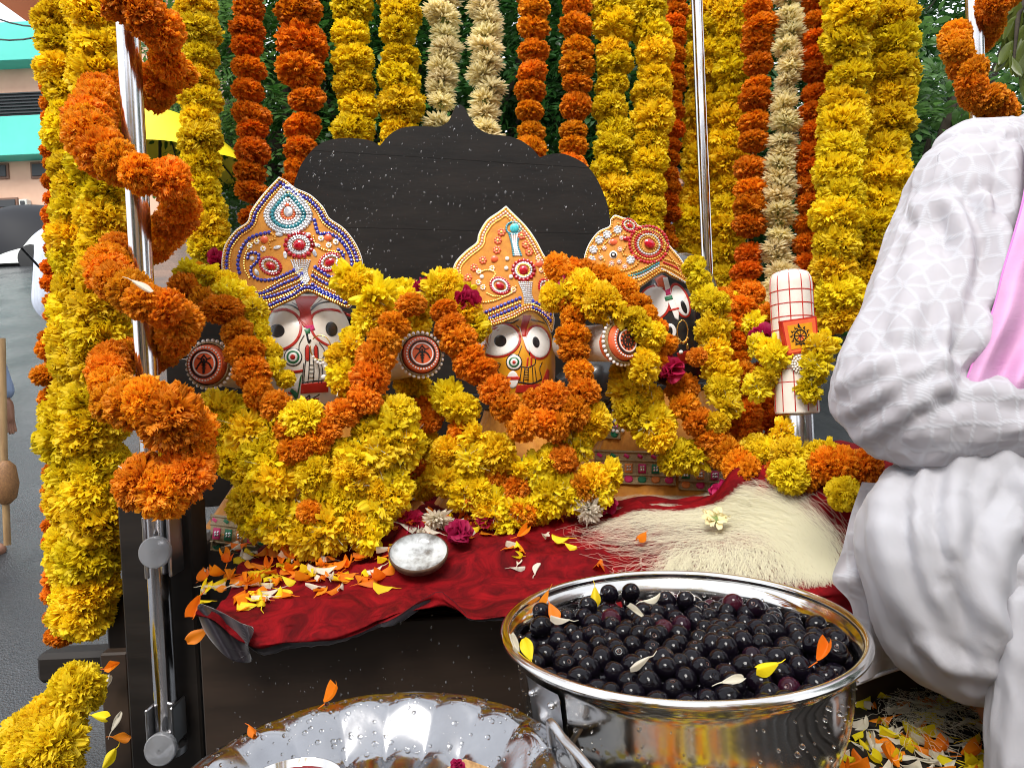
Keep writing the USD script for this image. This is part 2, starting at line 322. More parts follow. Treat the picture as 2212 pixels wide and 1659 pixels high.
# ---------------------------------------------------------------- the curtain of garlands behind the throne
G_cur = 'garlands hanging in a curtain behind the throne'
T = -70   # garlands run up out of the frame to the rail
CUR = [
 ('marigold_garland', 'thick yellow marigold garland just right of the orange spiral on the near pole', [(424, T, 2.15), (430, 200, 2.15), (440, 380, 2.15), (452, 500, 2.15), (452, 570, 2.15)], 'yellow', 92),
 ('marigold_garland', 'deep orange marigold garland left of the one with very big flowers', [(536, T, 2.3), (538, 150, 2.3), (546, 330, 2.3), (549, 470, 2.3)], 'deep', 74),
 ('marigold_garland', 'deep orange marigold garland with two very big flowers near its top', [(640, T, 2.35), (645, 50, 2.35), (648, 130, 2.35), (654, 260, 2.35), (650, 330, 2.35), (640, 430, 2.35)], 'deep', (84, 94, 104, 82, 74, 66)),
 ('marigold_garland', 'yellow marigold garland ending at the left shoulder of the black board', [(758, T, 2.4), (762, 100, 2.4), (765, 220, 2.4), (766, 370, 2.4)], 'yellow', 92),
 ('marigold_garland', 'yellow marigold garland left of the two cream garlands', [(862, T, 2.4), (864, 100, 2.4), (866, 200, 2.4), (862, 340, 2.4)], 'yellow', 96),
 ('chrysanthemum_garland', 'cream flower garland just left of the pointed tip of the black board', [(958, T, 2.4), (960, 100, 2.4), (957, 200, 2.4), (956, 320, 2.4)], 'cream', 72),
 ('chrysanthemum_garland', 'cream flower garland just right of the pointed tip of the black board', [(1049, T, 2.4), (1049, 100, 2.4), (1049, 200, 2.4), (1047, 330, 2.4)], 'cream', 76),
 ('marigold_garland', 'left bright orange pompom garland above the right lobe of the black board', [(1153, T, 2.4), (1151, 120, 2.4), (1148, 260, 2.4), (1146, 390, 2.4)], 'orange', 69),
 ('marigold_garland', 'right bright orange pompom garland above the right lobe of the black board', [(1246, T, 2.4), (1243, 120, 2.4), (1239, 240, 2.4), (1237, 400, 2.4)], 'orange', 71),
 ('marigold_garland', 'yellow marigold garland brushing the right edge of the black board', [(1326, T, 2.42), (1325, 150, 2.42), (1323, 300, 2.42), (1320, 500, 2.42)], 'yellow', 86),
 ('marigold_garland', 'yellow marigold garland hanging to the top of the rightmost crown', [(1412, T, 2.42), (1408, 150, 2.42), (1400, 320, 2.42), (1392, 540, 2.42)], 'yellow', 88),
 ('marigold_garland', 'thin deep orange garland half hidden behind the yellow one above the rightmost crown', [(1458, T, 2.7), (1455, 150, 2.7), (1446, 300, 2.7), (1436, 560, 2.7)], 'deep', 52),
 ('marigold_garland', 'yellow marigold garland passing behind the middle steel pole', [(1520, T, 2.72), (1516, 200, 2.72), (1506, 400, 2.72), (1492, 660, 2.72)], 'yellow', 84),
 ('marigold_garland', 'yellow marigold garland just right of the middle steel pole', [(1583, T, 2.65), (1580, 200, 2.65), (1572, 400, 2.65), (1562, 660, 2.65)], 'yellow', 90),
 ('marigold_garland', 'orange pompom garland with gaps on its thread left of the narrow cream one', [(1642, T, 2.45), (1637, 120, 2.45), (1630, 280, 2.45), (1618, 450, 2.45), (1612, 660, 2.45)], 'deep', (72, 68, 70, 70, 70)),
 ('chrysanthemum_garland', 'narrow cream garland between two orange ones at the right', [(1706, T, 2.4), (1702, 100, 2.4), (1692, 260, 2.4), (1684, 450, 2.4), (1676, 660, 2.4), (1690, 800, 2.3)], 'cream', (66, 66, 66, 68, 66, 60)),
 ('marigold_garland', 'deep orange garland between the narrow cream one and the double yellow one', [(1768, T, 2.4), (1762, 100, 2.4), (1755, 250, 2.4), (1748, 420, 2.4), (1742, 600, 2.4), (1748, 720, 2.3)], 'deep', 66),
 ('marigold_garland', 'fat yellow marigold garland, left half of the double one behind the praying figure in white', [(1832, T, 2.15), (1828, 60, 2.15), (1822, 230, 2.15), (1812, 420, 2.1), (1806, 560, 2.1), (1812, 720, 2.1)], 'yellow', (112, 112, 108, 104, 106, 90)),
 ('marigold_garland', 'fat yellow marigold garland, right half of the double one beside the white sleeve', [(1936, T, 2.2), (1932, 100, 2.2), (1920, 260, 2.2), (1900, 420, 2.2), (1872, 560, 2.2), (1850, 690, 2.2)], 'yellow', (112, 108, 108, 106, 100, 90)),
]
for i, (nm, lb, pix, kd, w) in enumerate(CUR):
    lb = lb.replace('the praying figure in white', 'the seated person in white')
    if kd == 'yellow': w = A(w) * .92
    strand(nm, lb, pix, kd, w, G_cur, seed=400 + i, spacing=.60 if kd != 'yellow' else .56)
# fat yellow garlands and thin orange one at the near left corner
strand('marigold_garland', 'fattest yellow marigold garland, inner one beside the near steel pole', [(205, -560, 1.42), (218, 120, 1.42), (222, 330, 1.42), (226, 600, 1.42), (215, 820, 1.42), (205, 1000, 1.42), (196, 1180, 1.42), (186, 1385, 1.42)], 'yellow', (128, 128, 124, 124, 130, 132, 130, 132), seed=431, spacing=.5, tiltj=.35)
strand('marigold_garland', 'fat yellow marigold garland, outer one at the street side', [(110, -500, 1.47), (138, 120, 1.47), (158, 330, 1.47), (172, 600, 1.47), (168, 820, 1.47), (158, 1000, 1.47), (165, 1180, 1.47), (160, 1340, 1.47)], 'yellow', (96, 100, 104, 112, 120, 124, 116, 110), seed=432, spacing=.5, tiltj=.35)
strand('marigold_garland', 'thin deep orange garland peeping out at the street side of the fat yellow ones', [(112, 120, 1.60), (114, 260, 1.60), (118, 420, 1.60), (120, 600, 1.60), (118, 720, 1.60), (112, 800, 1.56), (116, 900, 1.6), (118, 1060, 1.6), (120, 1250, 1.6), (135, 1385, 1.6)], 'deep', (44, 46, 48, 50, 54, 74, 52, 50, 52, 70), seed=433, spacing=.72)
# orange garland wound round the near steel pole
strand('marigold_garland', 'bright orange marigold garland winding round the near steel pole', [
 (235, -40, 1.20), (300, 30, 1.20), (352, 70, 1.22), (372, 130, 1.28), (345, 195, 1.37), (290, 205, 1.42), (235, 190, 1.37), (203, 240, 1.27), (198, 290, 1.20), (232, 335, 1.17), (290, 365, 1.16), (350, 385, 1.17), (388, 420, 1.22), (385, 470, 1.29), (352, 520, 1.38), (300, 545, 1.42), (252, 540, 1.36), (232, 580, 1.25), (272, 620, 1.18), (325, 655, 1.17), (372, 680, 1.20), (378, 730, 1.30), (335, 770, 1.40), (285, 765, 1.41), (250, 770, 1.34), (238, 815, 1.23), (270, 865, 1.17), (345, 880, 1.13), (405, 930, 1.18), (425, 985, 1.19), (385, 1035, 1.13), (330, 1050, 1.15), (255, 1005, 1.13)],
 'orange', tuple(.92 * q for q in ((110,) * 4 + (86, 76, 80, 100, 110, 112, 112, 112, 104, 92, 80, 76, 80, 96, 108, 112, 106, 92, 80, 76, 84, 100, 118, 150, 140, 130, 150, 130, 158))), seed=434, spacing=.52, tiltj=.5)
strand('marigold_garland', 'bright orange marigold garland winding round the far right steel pole', [
 (2200, -30, 1.75), (2140, 12, 1.72), (2138, 60, 1.80), (2104, 95, 1.86), (2068, 70, 1.80), (2066, 105, 1.73), (2092, 145, 1.71), (2110, 180, 1.70), (2086, 205, 1.72), (2130, 212, 1.71), (2150, 232, 1.75), (2190, 250, 1.8)], 'orange', (66, 70, 60, 52, 60, 66, 70, 72, 70, 70, 62, 60), seed=435, spacing=.5, tiltj=.5)
# bunch of yellow flowers tied to the cart's side, low at the left
strand('marigold_bunch', 'bunch of big yellow marigolds hanging low at the bottom left corner', [(160, 1500, 1.2), (115, 1545, 1.18), (70, 1590, 1.18), (120, 1600, 1.14), (60, 1650, 1.16), (130, 1680, 1.12), (40, 1720, 1.15), (120, 1740, 1.12)], 'yellow', 118, seed=436, spacing=.5, tiltj=.6, catg='flower bunch', thread=False)
# ---------------------------------------------------------------- street, ground
def gz(x, y): return .35 + .30 * np.clip(y - 2.5, 0, 24)
def make_ground():
    xs = np.unique(np.concatenate([np.linspace(-80, 80, 33), np.linspace(-6, 3, 46)])); ys = np.unique(np.concatenate([np.linspace(-40, 120, 33), np.linspace(0, 10, 60), [2.5, 26.5]]))
    X, Y = np.meshgrid(xs, ys, indexing='ij'); Z = gz(X, Y) + .012 * (meshkit.noise(np.stack([X * 1.3, Y * 1.3, 0 * X], -1)) - .5) * (np.abs(X) < 7)
    return grid(np.stack([X, Y, Z], -1))
N = {'tc': ('texture_coordinate', {}), 'n': ('noise_texture', {'scale': .9, 'detail': 5}), 'n2': ('noise_texture', {'scale': 140, 'detail': 3}), 'v': ('voronoi_texture', {'scale': 110}),
     'r': ('rgb_ramp', {'ramp': [(.3, (.018, .020, .023)), (.7, (.048, .050, .052))]}), 'rr': ('rgb_ramp', {'ramp': [(.38, (.06, .06, .06)), (.62, (.34, .34, .34))]}),
     'b': ('bump', {'strength': .55, 'distance': .006}), 'p': ('principled_bsdf', {'specular_ior_level': .6})}
M_road = usdkit.material(stage, '/World/Looks/wet_asphalt', N, [('tc.object', 'n.vector'), ('tc.object', 'n2.vector'), ('tc.object', 'v.vector'), ('n.fac', 'r.fac'), ('n.fac', 'rr.fac'), ('r.color', 'p.base_color'), ('rr.color', 'p.roughness'), ('v.distance', 'b.height'), ('b.normal', 'p.normal')], surface='p.BSDF')
single('ground', make_ground(), M_road, 'wet grey asphalt street sloping uphill behind the cart', None, kind='structure', smooth=True)
# ---------------------------------------------------------------- background: building, car, people, trees
M_wall = pm('peach_wall', (.62, .40, .28), (.55, .34, .24), rough=.9, scale=1.2)
M_tealband = pm('teal_band', (.10, .58, .47), (.08, .50, .42), rough=.7, scale=.8)
M_dark = pm('dark_louvre', (.025, .027, .03), rough=.5)
M_frame_ = pm('brown_frame', (.16, .08, .05), rough=.6)
M_roof = pm('brown_eave', (.30, .13, .07), rough=.8)
M_grey = pm('grey_plastic', (.5, .5, .46), rough=.5)
M_paleglass = pm('pale_glass', (.22, .27, .28), rough=.06, spec=.8)
M_carwhite = pm('white_car_paint', (.72, .74, .70), rough=.2, coat=.8)
M_tyre = pm('tyre_rubber', (.015, .015, .015), rough=.7)
def building():
    d = 20.; b = Thing('building', 'peach two storey building with wide turquoise bands and dark louvred windows', 'building')
    def zy(y, d=20.): return W(50, y, d)[2]
    def xx(px, d=20.): return W(px, 400, d)[0]
    x0, x1, Y = -26., xx(372), 20.
    def slab(xa, xb, za, zb, y0, dep): return rbox((xb - xa, dep, zb - za), .01, ((xa + xb) / 2, y0 + dep / 2, (za + zb) / 2))
    b.part('wall', slab(x0, x1, zy(700), zy(70), Y, 6.), M_wall)
    b.part('parapet_band', slab(x0, xx(105) + .6, zy(155), zy(76), Y - .55, .7), M_tealband)
    b.part('balcony_band', slab(x0, xx(105) + .6, zy(351), zy(270), Y - .55, .7), M_tealband)
    w = b.part('louvre_window', slab(x0, xx(105) + .2, zy(268), zy(206), Y - .06, .1), M_dark)
    for k in range(9):
        z = zy(268) + (k + .5) * (zy(206) - zy(268)) / 9
        b.part('louvre_slat', rbox((xx(105) + .2 - x0, .05, .03), .004, ((x0 + xx(105) + .2) / 2, Y - .09, z)), M_dark, into=w)
    for (xa, xb, ya, yb) in ((-14, 29, 352, 388), (76, 122, 353, 390), (-30, 45, 426, 453)):
        f = b.part('window', slab(xx(xa), xx(xb), zy(yb), zy(ya) - .03, Y - .05, .08), M_frame_)
        b.part('pane', slab(xx(xa) + .06, xx(xb) - .06, zy(yb) + .06, zy(ya) - .09, Y - .08, .05), M_dark, into=f)
    m = b.part('meter_box', slab(xx(55), xx(72), zy(452), zy(436), Y - .2, .2), M_grey)
    b.part('meter_dial', slab(xx(59), xx(68), zy(448), zy(440), Y - .23, .03), M_dark, into=m)
    # higher roof with overhanging eave behind
    ey = 22.
    b.part('upper_wall', slab(W(85, 0, ey)[0], W(380, 0, ey)[0], zy(75), zy(-60, ey), ey, 4.), M_wall)
    e0 = W(52, 42, ey); e1 = W(82, -12, ey)
    sec = A([[e0[0], e0[2]], [e1[0], e1[2]], [e1[0] + 4, e1[2] + .4], [e1[0] + 4, e0[2] - .2]])
    b.part('eave', trimesh.convex.convex_hull(np.vstack([np.column_stack([sec[:, 0], np.full(4, y), sec[:, 1]]) for y in (ey - 1.2, ey + 4)])), M_roof)
    b.part('eave_trim', tube([(e0[0] - .03, ey - 1.22, e0[2]), (e1[0] - .03, ey - 1.22, e1[2])], .07, 6), M_tealband)
    b.done()
building()
for (a, bb, lb) in (((-40, 26), (110, 58), 'upper sagging cable crossing the pale sky above the building'), ((-40, 80), (110, 72), 'lower cable crossing the pale sky just above the turquoise parapet')):
    P0, P1 = W(a[0], a[1], 18), W(bb[0], bb[1], 18); e = (P1 - P0)
    pts = [P0 - e * 2] + [P0 + e * t - A([0, 0, .12 * math.sin(PI * t)]) for t in np.linspace(0, 1, 6)] + [P1 + e]
    single('cable', tube(pts, .022, 5), M_dark, lb, 'cable')
def car():
    c = Thing('parked_car', 'white car parked on the wet street beyond the black umbrella', 'car')
    B = W(40, 586, 16.); X, Y, Z = B
    side = sg.Polygon([(-2.0, .22), (2.0, .22), (2.08, .5), (2.0, .78), (1.1, .95), (.55, 1.42), (-.9, 1.48), (-1.6, 1.02), (-2.05, .92), (-2.1, .5)])
    e = trimesh.creation.extrude_polygon(side, 1.6, engine='earcut')
    def place(m, dx=0, dy=0, dz=0):
        v = np.asarray(m.vertices); m = m.copy(); m.vertices = np.stack([v[:, 0] + X - 1.0 + dx, v[:, 2] + Y + dy, v[:, 1] + Z + dz - .02], 1); m.invert() if False else None; return m
    c.part('body', place(e), M_carwhite)
    gl = trimesh.creation.extrude_polygon(sg.Polygon([(1.02, .98), (.5, 1.38), (-.85, 1.42), (-1.4, 1.02)]), 1.62, engine='earcut')
    c.part('side_window', place(gl, dy=-.01), M_paleglass)
    for wx in (-1.3, 1.3):
        w = lathe([(.001, 0), (.2, 0), (.3, .02), (.31, .1), (.3, .18), (.001, .2)], 24); v = np.asarray(w.vertices); w.vertices = np.stack([v[:, 0] + X - 1 + wx, Y + v[:, 2] - .03, v[:, 1] + Z + .30], 1)
        c.part('wheel', w, M_tyre)
    c.part('mirror', ball((X + .05, Y - .12, Z + 1.0), .13, 2, (1.1, .6, .7)), M_carwhite)
    c.part('bumper', rbox((.25, 1.64, .2), .05, (X + 1.02, Y + .8, Z + .36)), M_dark)
    c.done()
car()
def hullchain(segs, refine=.02):
    """Union of hulls of spheres: segs of ((p, r), (p, r))."""
    out = m3.Manifold()
    parts = []
    for (p, r), (q, s) in segs:
        a = m3.Manifold.sphere(r, 18).translate([float(t) for t in p]); b = m3.Manifold.sphere(s, 18).translate([float(t) for t in q])
        parts.append(m3.Manifold.batch_hull([a, b]))
    out = m3.Manifold.batch_boolean(parts, m3.OpType.Add)
    out = out.refine_to_length(refine)
    v, f, _ = meshkit.arrays(out); m = trimesh.Trimesh(v, f)
    trimesh.smoothing.filter_taubin(m, iterations=12)
    return m
M_skin = pm('brown_skin', (.26, .13, .08), (.22, .10, .06), rough=.5, scale=30)
M_hair = pm('black_hair', (.012, .010, .009), rough=.5)
M_denim = pm('dark_denim', (.025, .035, .075), (.04, .05, .10), rough=.85, scale=80, bump=.3)
M_blueshirt = pm('blue_grey_cloth', (.16, .21, .32), (.22, .28, .40), rough=.9, scale=8, bump=.3, bscale=30)
M_plastic = usdkit.material(stage, '/World/Looks/rain_plastic', {'p': ('principled_bsdf', {'base_color': (.75, .80, .92), 'roughness': .25, 'specular_ior_level': .6}), 't': ('transparent_bsdf', {'color': (.92, .94, 1.)}), 'm': ('mix_closure', {'fac': .35})}, [('p.BSDF', 'm.closure1'), ('t.BSDF', 'm.closure2')], surface='m.closure')
M_umb = pm('black_umbrella_cloth', (.014, .015, .019), rough=.6, spec=.2)
M_tarp = pm('yellow_tarp', (.85, .68, .01), (.80, .60, .01), rough=.5, scale=3)
def figure(name, label, base, h, coat, coat_name, legs, facing=0., arms=True, extra=None):
    """A standing person of height h on base; continuous body, clothes as children."""
    s = h / 1.7; c, sn = math.cos(facing), math.sin(facing)
    def q(x, y, z): return A([base[0] + s * (x * c - y * sn), base[1] + s * (x * sn + y * c), base[2] + s * z])
    t = Thing(name, label, 'person')
    r = lambda v: v * s
    S = [((q(0, 0, 1.60), r(.095)), (q(0, .02, 1.53), r(.085))), ((q(0, .02, 1.5), r(.055)), (q(0, .02, 1.4), r(.06))), ((q(-.15, .02, 1.37), r(.07)), (q(.15, .02, 1.37), r(.07))), ((q(0, .02, 1.3), r(.14)), (q(0, .02, .95), r(.14)))]
    for k in (-1, 1):
        S += [((q(.10 * k, .02, .92), r(.10)), (q(.11 * k, 0, .50), r(.065))), ((q(.11 * k, 0, .5), r(.06)), (q(.11 * k, .03, .08), r(.045))), ((q(.11 * k, .02, .05), r(.045)), (q(.12 * k, -.14, .035), r(.035))),
              ((q(.18 * k, .02, 1.35), r(.055)), (q(.24 * k, .03, 1.08), r(.045))), ((q(.24 * k, .03, 1.08), r(.042)), (q(.25 * k, -.05, .84), r(.032))), ((q(.25 * k, -.06, .80), r(.04)), (q(.25 * k, -.08, .72), r(.03)))]
        for n_ in range(4): S.append(((q(.25 * k + .012 * (n_ - 1.5), -.08, .74), r(.011)), (q(.25 * k + .014 * (n_ - 1.5), -.10, .64 + .01 * abs(n_ - 1.5)), r(.008))))
        S.append(((q(.22 * k, -.08, .78), r(.012)), (q(.20 * k, -.11, .70), r(.01))))
    S += [((q(0, -.09, 1.58), r(.014)), (q(0, -.105, 1.56), r(.014)))]
    t.part('body', hullchain(S, .03), M_skin, True)
    t.part('hair', hullchain([((q(0, .015, 1.63), r(.10)), (q(0, .03, 1.58), r(.095)))], .02), M_hair, True)
    for k in (-1, 1):
        t.part('trouser_leg', hullchain([((q(.10 * k, .02, .95), r(.125)), (q(.11 * k, 0, .5), r(.09))), ((q(.11 * k, 0, .5), r(.09)), (q(.11 * k, .02, .12), r(.075)))], .03), legs, True)
    co = [((q(-.15, .02, 1.36), r(.09)), (q(.15, .02, 1.36), r(.09))), ((q(0, .02, 1.32), r(.17)), (q(0, .02, .9), r(.18)))]
    for k in (-1, 1): co += [((q(.18 * k, .02, 1.35), r(.08)), (q(.24 * k, .03, 1.06), r(.07))), ((q(.24 * k, .03, 1.06), r(.068)), (q(.25 * k, -.04, .88), r(.06)))]
    t.part(coat_name, hullchain(co, .03), coat, True)
    if extra: extra(t, q, r)
    return t.done()
def rain_extra(t, q, r):
    m = hullchain([((q(0, .02, 1.62), r(.15)), (q(0, .02, 1.3), r(.26))), ((q(0, .02, 1.3), r(.26)), (q(0, .0, .45), r(.34)))], .05)
    v = np.asarray(m.vertices); c = v.mean(0); a = np.arctan2(v[:, 1] - c[1], v[:, 0] - c[0]); k = 1 + .05 * np.sin(7 * a + 3 * v[:, 2]) + .03 * np.sin(13 * a); v[:, :2] = c[:2] + (v[:, :2] - c[:2]) * k[:, None]; m.vertices = v
    t.part('rain_cape', m, M_plastic, True)
B = W(134, 600, 9.0); B[2] = gz(B[0], B[1])
figure('person', 'person in a see-through white plastic rain cape beyond the yellow garlands', B, 1.62, pm('pale_blue_shirt', (.40, .46, .62), rough=.9), 'shirt', M_denim, 2.6, extra=rain_extra)
def umbrella(name, label, cpx, rad, mat, sag=.45, handle=1.0, tilt=(0, 0, 1)):
    u = Thing(name, label, 'umbrella'); n = 8; pr = []
    ring = np.linspace(0, 1, 9); a = np.arange(64) / 64 * 2 * PI
    R = ring[:, None] * rad * (1 - .07 * np.abs(np.sin(a * n / 2))[None] * ring[:, None]); Z = -sag * rad * ring[:, None]**1.7 + .05 * rad * (np.abs(np.sin(a * n / 2))[None]) * ring[:, None]**2
    P = np.stack([R * np.cos(a), R * np.sin(a), Z + 0 * R], -1); P = np.concatenate([P, P[:, :1]], 1)
    M = frame(tilt, .2, cpx)
    u.part('canopy', put(grid(P), M), mat, True)
    for k in range(n):
        b = 2 * PI * k / n; pts = [(rad * t * math.cos(b), rad * t * math.sin(b), -sag * rad * t**1.7 - .012) for t in np.linspace(0, .99, 7)]
        u.part('rib', put(tube(pts, .006, 5), M), M_dark, True)
    u.part('shaft', put(tube([(0, 0, .06), (0, 0, -handle)], .012, 8), M), M_dark, True)
    return u.done()
umbrella('umbrella', 'black umbrella tilted low over the wet street at the far left', W(-22, 462, 7.0), .50, M_umb, .5, .8, (-.25, -.75, .75))
B = W(-90, 600, 7.2); B[2] = gz(B[0], B[1])
figure('person', 'person in dark clothes under the black umbrella at the far left', B, 1.45, M_denim, 'shirt', M_denim, .3)
umbrella('umbrella', 'bright yellow umbrella behind the orange spiral and the yellow garland', W(345, 238, 5.6), .75, M_tarp, .62, 1.0, (.05, 0, 1))
# man with a walking stick, cut by the left edge
B = W(-94, 1175, 3.75); B[2] = gz(B[0], B[1])
figure('person', 'person in dark jeans at the left edge holding a walking stick', B, 1.72, M_blueshirt, 'shirt', M_denim, 1.2)
st = Thing('walking_stick', 'bamboo walking stick with a brown cloth wound above its foot at the left edge', 'stick')
M_bamboo = pm('bamboo', (.34, .22, .10), (.22, .13, .06), rough=.45, scale=30, stretch=(1, 1, .2))
st.part('shaft', tube([W(4, 730, 3.6), W(9, 1000, 3.6), W(16, 1176, 3.6)], .017, 10), M_bamboo, True)
M_brocade = pm('brown_wrap', (.13, .055, .02), (.30, .15, .05), rough=.6, scale=160, bump=.5)
st.part('wrapping', put(lathe([(.02, -.10), (.05, -.07), (.062, 0), (.05, .09), (.022, .12)], 16), frame(W(10, 1000, 3.6) - W(14, 1090, 3.6), 0, W(11, 1045, 3.6))), M_brocade, True)
st.done()
# dark van and blue shirted person behind the curtain
van = Thing('parked_van', 'black van with a pale windscreen behind the left garlands', 'van')
v0 = W(560, 560, 7.5); vx, vy, vz = v0[0], v0[1], gz(v0[0], v0[1])
ztop = W(560, 338, 7.5)[2]
h = ztop - vz
van.part('body', rbox((1.5, 2.6, h * .52), .08, (vx, vy + 1.3, vz + .25 + h * .26)), M_umb)
van.part('cab', trimesh.convex.convex_hull(np.vstack([[(vx + sx * (.72 if z else .76), vy + y, vz + .25 + h * .50 + z * (h * .5 - .25)) for sx in (-1, 1) for (y, z) in ((.05, 0), (2.5, 0), (.45, 1), (2.4, 1))]])), M_umb)
van.part('windscreen', rbox((1.15, .02, h * .22), .01, (vx, vy + .03, vz + .25 + h * .42)), M_paleglass)
for sx in (-.6, .6):
    w = lathe([(.001, 0), (.2, 0), (.28, .02), (.29, .1), (.28, .16), (.001, .18)], 20); vv = np.asarray(w.vertices); w.vertices = np.stack([vx + sx + vv[:, 2] - .09, vy + .5 + vv[:, 0], vz + .29 + vv[:, 1]], 1)
    van.part('wheel', w, M_tyre)
van.done()
B = W(1466, 640, 6.3); B[2] = gz(B[0], B[1])
figure('person', 'person in a blue grey shirt glimpsed between garlands left of the middle pole', B, 1.8, M_blueshirt, 'shirt', M_denim, .4)
def leaf_mat(name, a, b, c, tr=.3):
    return usdkit.material(stage, f'/World/Looks/{name}', {'g': ('geometry', {}), 'r': ('rgb_ramp', {'ramp': [(0, a), (.6, b), (1, c)]}), 'p': ('principled_bsdf', {'roughness': .35, 'specular_ior_level': .5}), 't': ('translucent_bsdf', {}), 'm': ('mix_closure', {'fac': tr})},
        [('g.random_per_island', 'r.fac'), ('r.color', 'p.base_color'), ('r.color', 't.color'), ('p.BSDF', 'm.closure1'), ('t.BSDF', 'm.closure2')], surface='m.closure')
M_leafd = leaf_mat('dark_leaf', (.018, .065, .011), (.05, .145, .023), (.10, .25, .045), .36)
M_leafm = leaf_mat('mid_leaf', (.03, .10, .015), (.08, .20, .035), (.14, .30, .06), .4)
M_leafl = leaf_mat('light_leaf', (.08, .17, .04), (.15, .29, .07), (.24, .40, .12), .45)
M_leafy = leaf_mat('olive_leaf', (.10, .13, .02), (.16, .20, .03), (.24, .28, .05), .35)
M_bark = pm('dark_bark', (.06, .045, .03), (.03, .022, .016), rough=.9, scale=12, bump=.6)
def leaves(n, cen, rad, L, rng, shell=.35, droop=.3, per=7):
    """n sprays of leaflets spread through a lumpy ellipsoid."""
    d = rng.normal(size=(n, 3)); d /= np.linalg.norm(d, axis=1, keepdims=True)
    r = (shell + (1 - shell) * rng.random(n)**.5) * (.75 + .5 * meshkit.noise(d * 2.2 + A(cen)))
    c = A(cen) + d * r[:, None] * A(rad)
    ax = d * A([1, 1, .5]) + rng.normal(0, .5, (n, 3)); ax[:, 2] -= droop; ax /= np.linalg.norm(ax, axis=1, keepdims=True)
    sd = np.cross(ax, A([0, 0, 1.]) + rng.normal(0, .35, (n, 3))); sd /= np.linalg.norm(sd, axis=1, keepdims=True)
    V = []
    for k in range(per):
        s = (k // 2 + .6) / (per / 2); sg_ = 1 if k % 2 else -1
        b = c + ax * (s * L * 2.4)[..., None] if np.ndim(s) else c + ax * (s * L * 2.4)
        dr = ax * .45 + sd * sg_ if k < per - 1 else ax
        dr = dr + rng.normal(0, .18, (n, 3)); dr /= np.linalg.norm(dr, axis=1, keepdims=True)
        w = np.cross(dr, np.cross(ax, sd)); w /= np.linalg.norm(w, axis=1, keepdims=True); nn = np.cross(dr, w)
        l = L * rng.uniform(.75, 1.25, n)[:, None]
        V.append(np.stack([b, b + dr * l * .35 + w * l * .2 + nn * l * .05, b + dr * l * .72 + w * l * .17, b + dr * l - nn * l * .08, b + dr * l * .72 - w * l * .17, b + dr * l * .35 - w * l * .2 + nn * l * .05], 1))
    V = np.concatenate(V); n_ = len(V)
    f = A([[0, 1, 5], [1, 2, 5], [2, 4, 5], [2, 3, 4]])
    return tm(V.reshape(-1, 3), (f[None] + (np.arange(n_) * 6)[:, None, None]).reshape(-1, 3))
def tree(label, px, py, d, rad, L, n, mat, seed, group=None, name='tree', droop=.3, shell=.35):
    g = np.random.default_rng(seed); c = W(px, py, d); t = Thing(name, label, 'tree', group)
    z0 = gz(c[0], c[1]); lean = g.normal(0, .15, 2)
    base = A([c[0] + lean[0], c[1] + lean[1], z0 - .1]); top = c + A([0, 0, -.2 * rad[2]])
    t.part('trunk', tube([base, base * .55 + top * .45 + A([.06, 0, 0]), top], [.13, .10, .07], 10, None), M_bark, True)
    for k in range(6):
        a = k * 1.05 + g.uniform(0, .5); e = c + A([math.cos(a) * rad[0] * .75, math.sin(a) * rad[1] * .75, rad[2] * g.uniform(-.2, .6)]); s = base * .3 + top * .7
        t.part('limb', tube([s, (s + e) / 2 + A([0, 0, .12]), e], [.05, .035, .012], 6), M_bark, True)
    t.part('crown', leaves(n, c, rad, L, g, shell, droop), mat, False)
    return t.done()
tree('dark glossy tree filling the gap between the cream garlands', 1000, 230, 7.0, (1.9, 1.2, 2.3), .10, 2300, M_leafd, 1)
tree('dark leafy tree behind the bright orange pair of garlands', 1310, 260, 7.5, (1.5, 1.2, 2.4), .10, 2200, M_leafd, 2)
tree('deep green tree behind the thin cream garland at the right', 1700, 300, 7.2, (1.4, 1.2, 2.4), .105, 2000, M_leafd, 3)
tree('dark tree with light chinks beside the far right pole', 2060, 120, 7.4, (1.3, 1.2, 2.0), .09, 1000, M_leafd, 4)
tree('fresh green bush with big leaves beside the white shoulder', 1965, 330, 4.2, (.42, .4, .75), .08, 420, M_leafl, 5, name='bush')
tree('light feathery tree behind the orange garlands at the left', 590, 210, 6.5, (1.0, 1.0, 1.6), .08, 1700, M_leafl, 6)
tree('pale distant tree between the yellow garland and the first orange one', 440, 190, 9.0, (1.0, 1.0, 1.2), .09, 900, M_leafl, 7)
tree('mid green tree behind the yellow garlands left of the cream ones', 790, 180, 6.6, (1.2, 1.0, 1.8), .09, 1700, M_leafm, 8)
tree('tall shady tree standing far behind the black board', 1150, 330, 10.5, (3.8, 1.6, 3.6), .16, 3600, M_leafd, 9, shell=.1)
tree('tall shady tree standing far behind the right garlands', 1750, 250, 10.8, (3.0, 1.6, 3.8), .16, 3000, M_leafd, 10, shell=.1)
def side_tree(label, x, y, z, rad, n, seed):
    g = np.random.default_rng(seed); c = A([x, y, z]); t = Thing('tree', label, 'tree'); b = A([x, y, gz(x, y) - .1])
    t.part('trunk', tube([b, (b + c) / 2, c], [.16, .13, .09], 10), M_bark, True)
    for k in range(5):
        a = k * 1.26; t.part('limb', tube([b * .3 + c * .7, c + A([math.cos(a) * rad[0] * .35, math.sin(a) * rad[1] * .35, .3]), c + A([math.cos(a) * rad[0] * .7, math.sin(a) * rad[1] * .7, .5])], [.06, .04, .015], 6), M_bark, True)
    t.part('crown', leaves(n, c, rad, .17, g, .2), M_leafd, False); t.done()
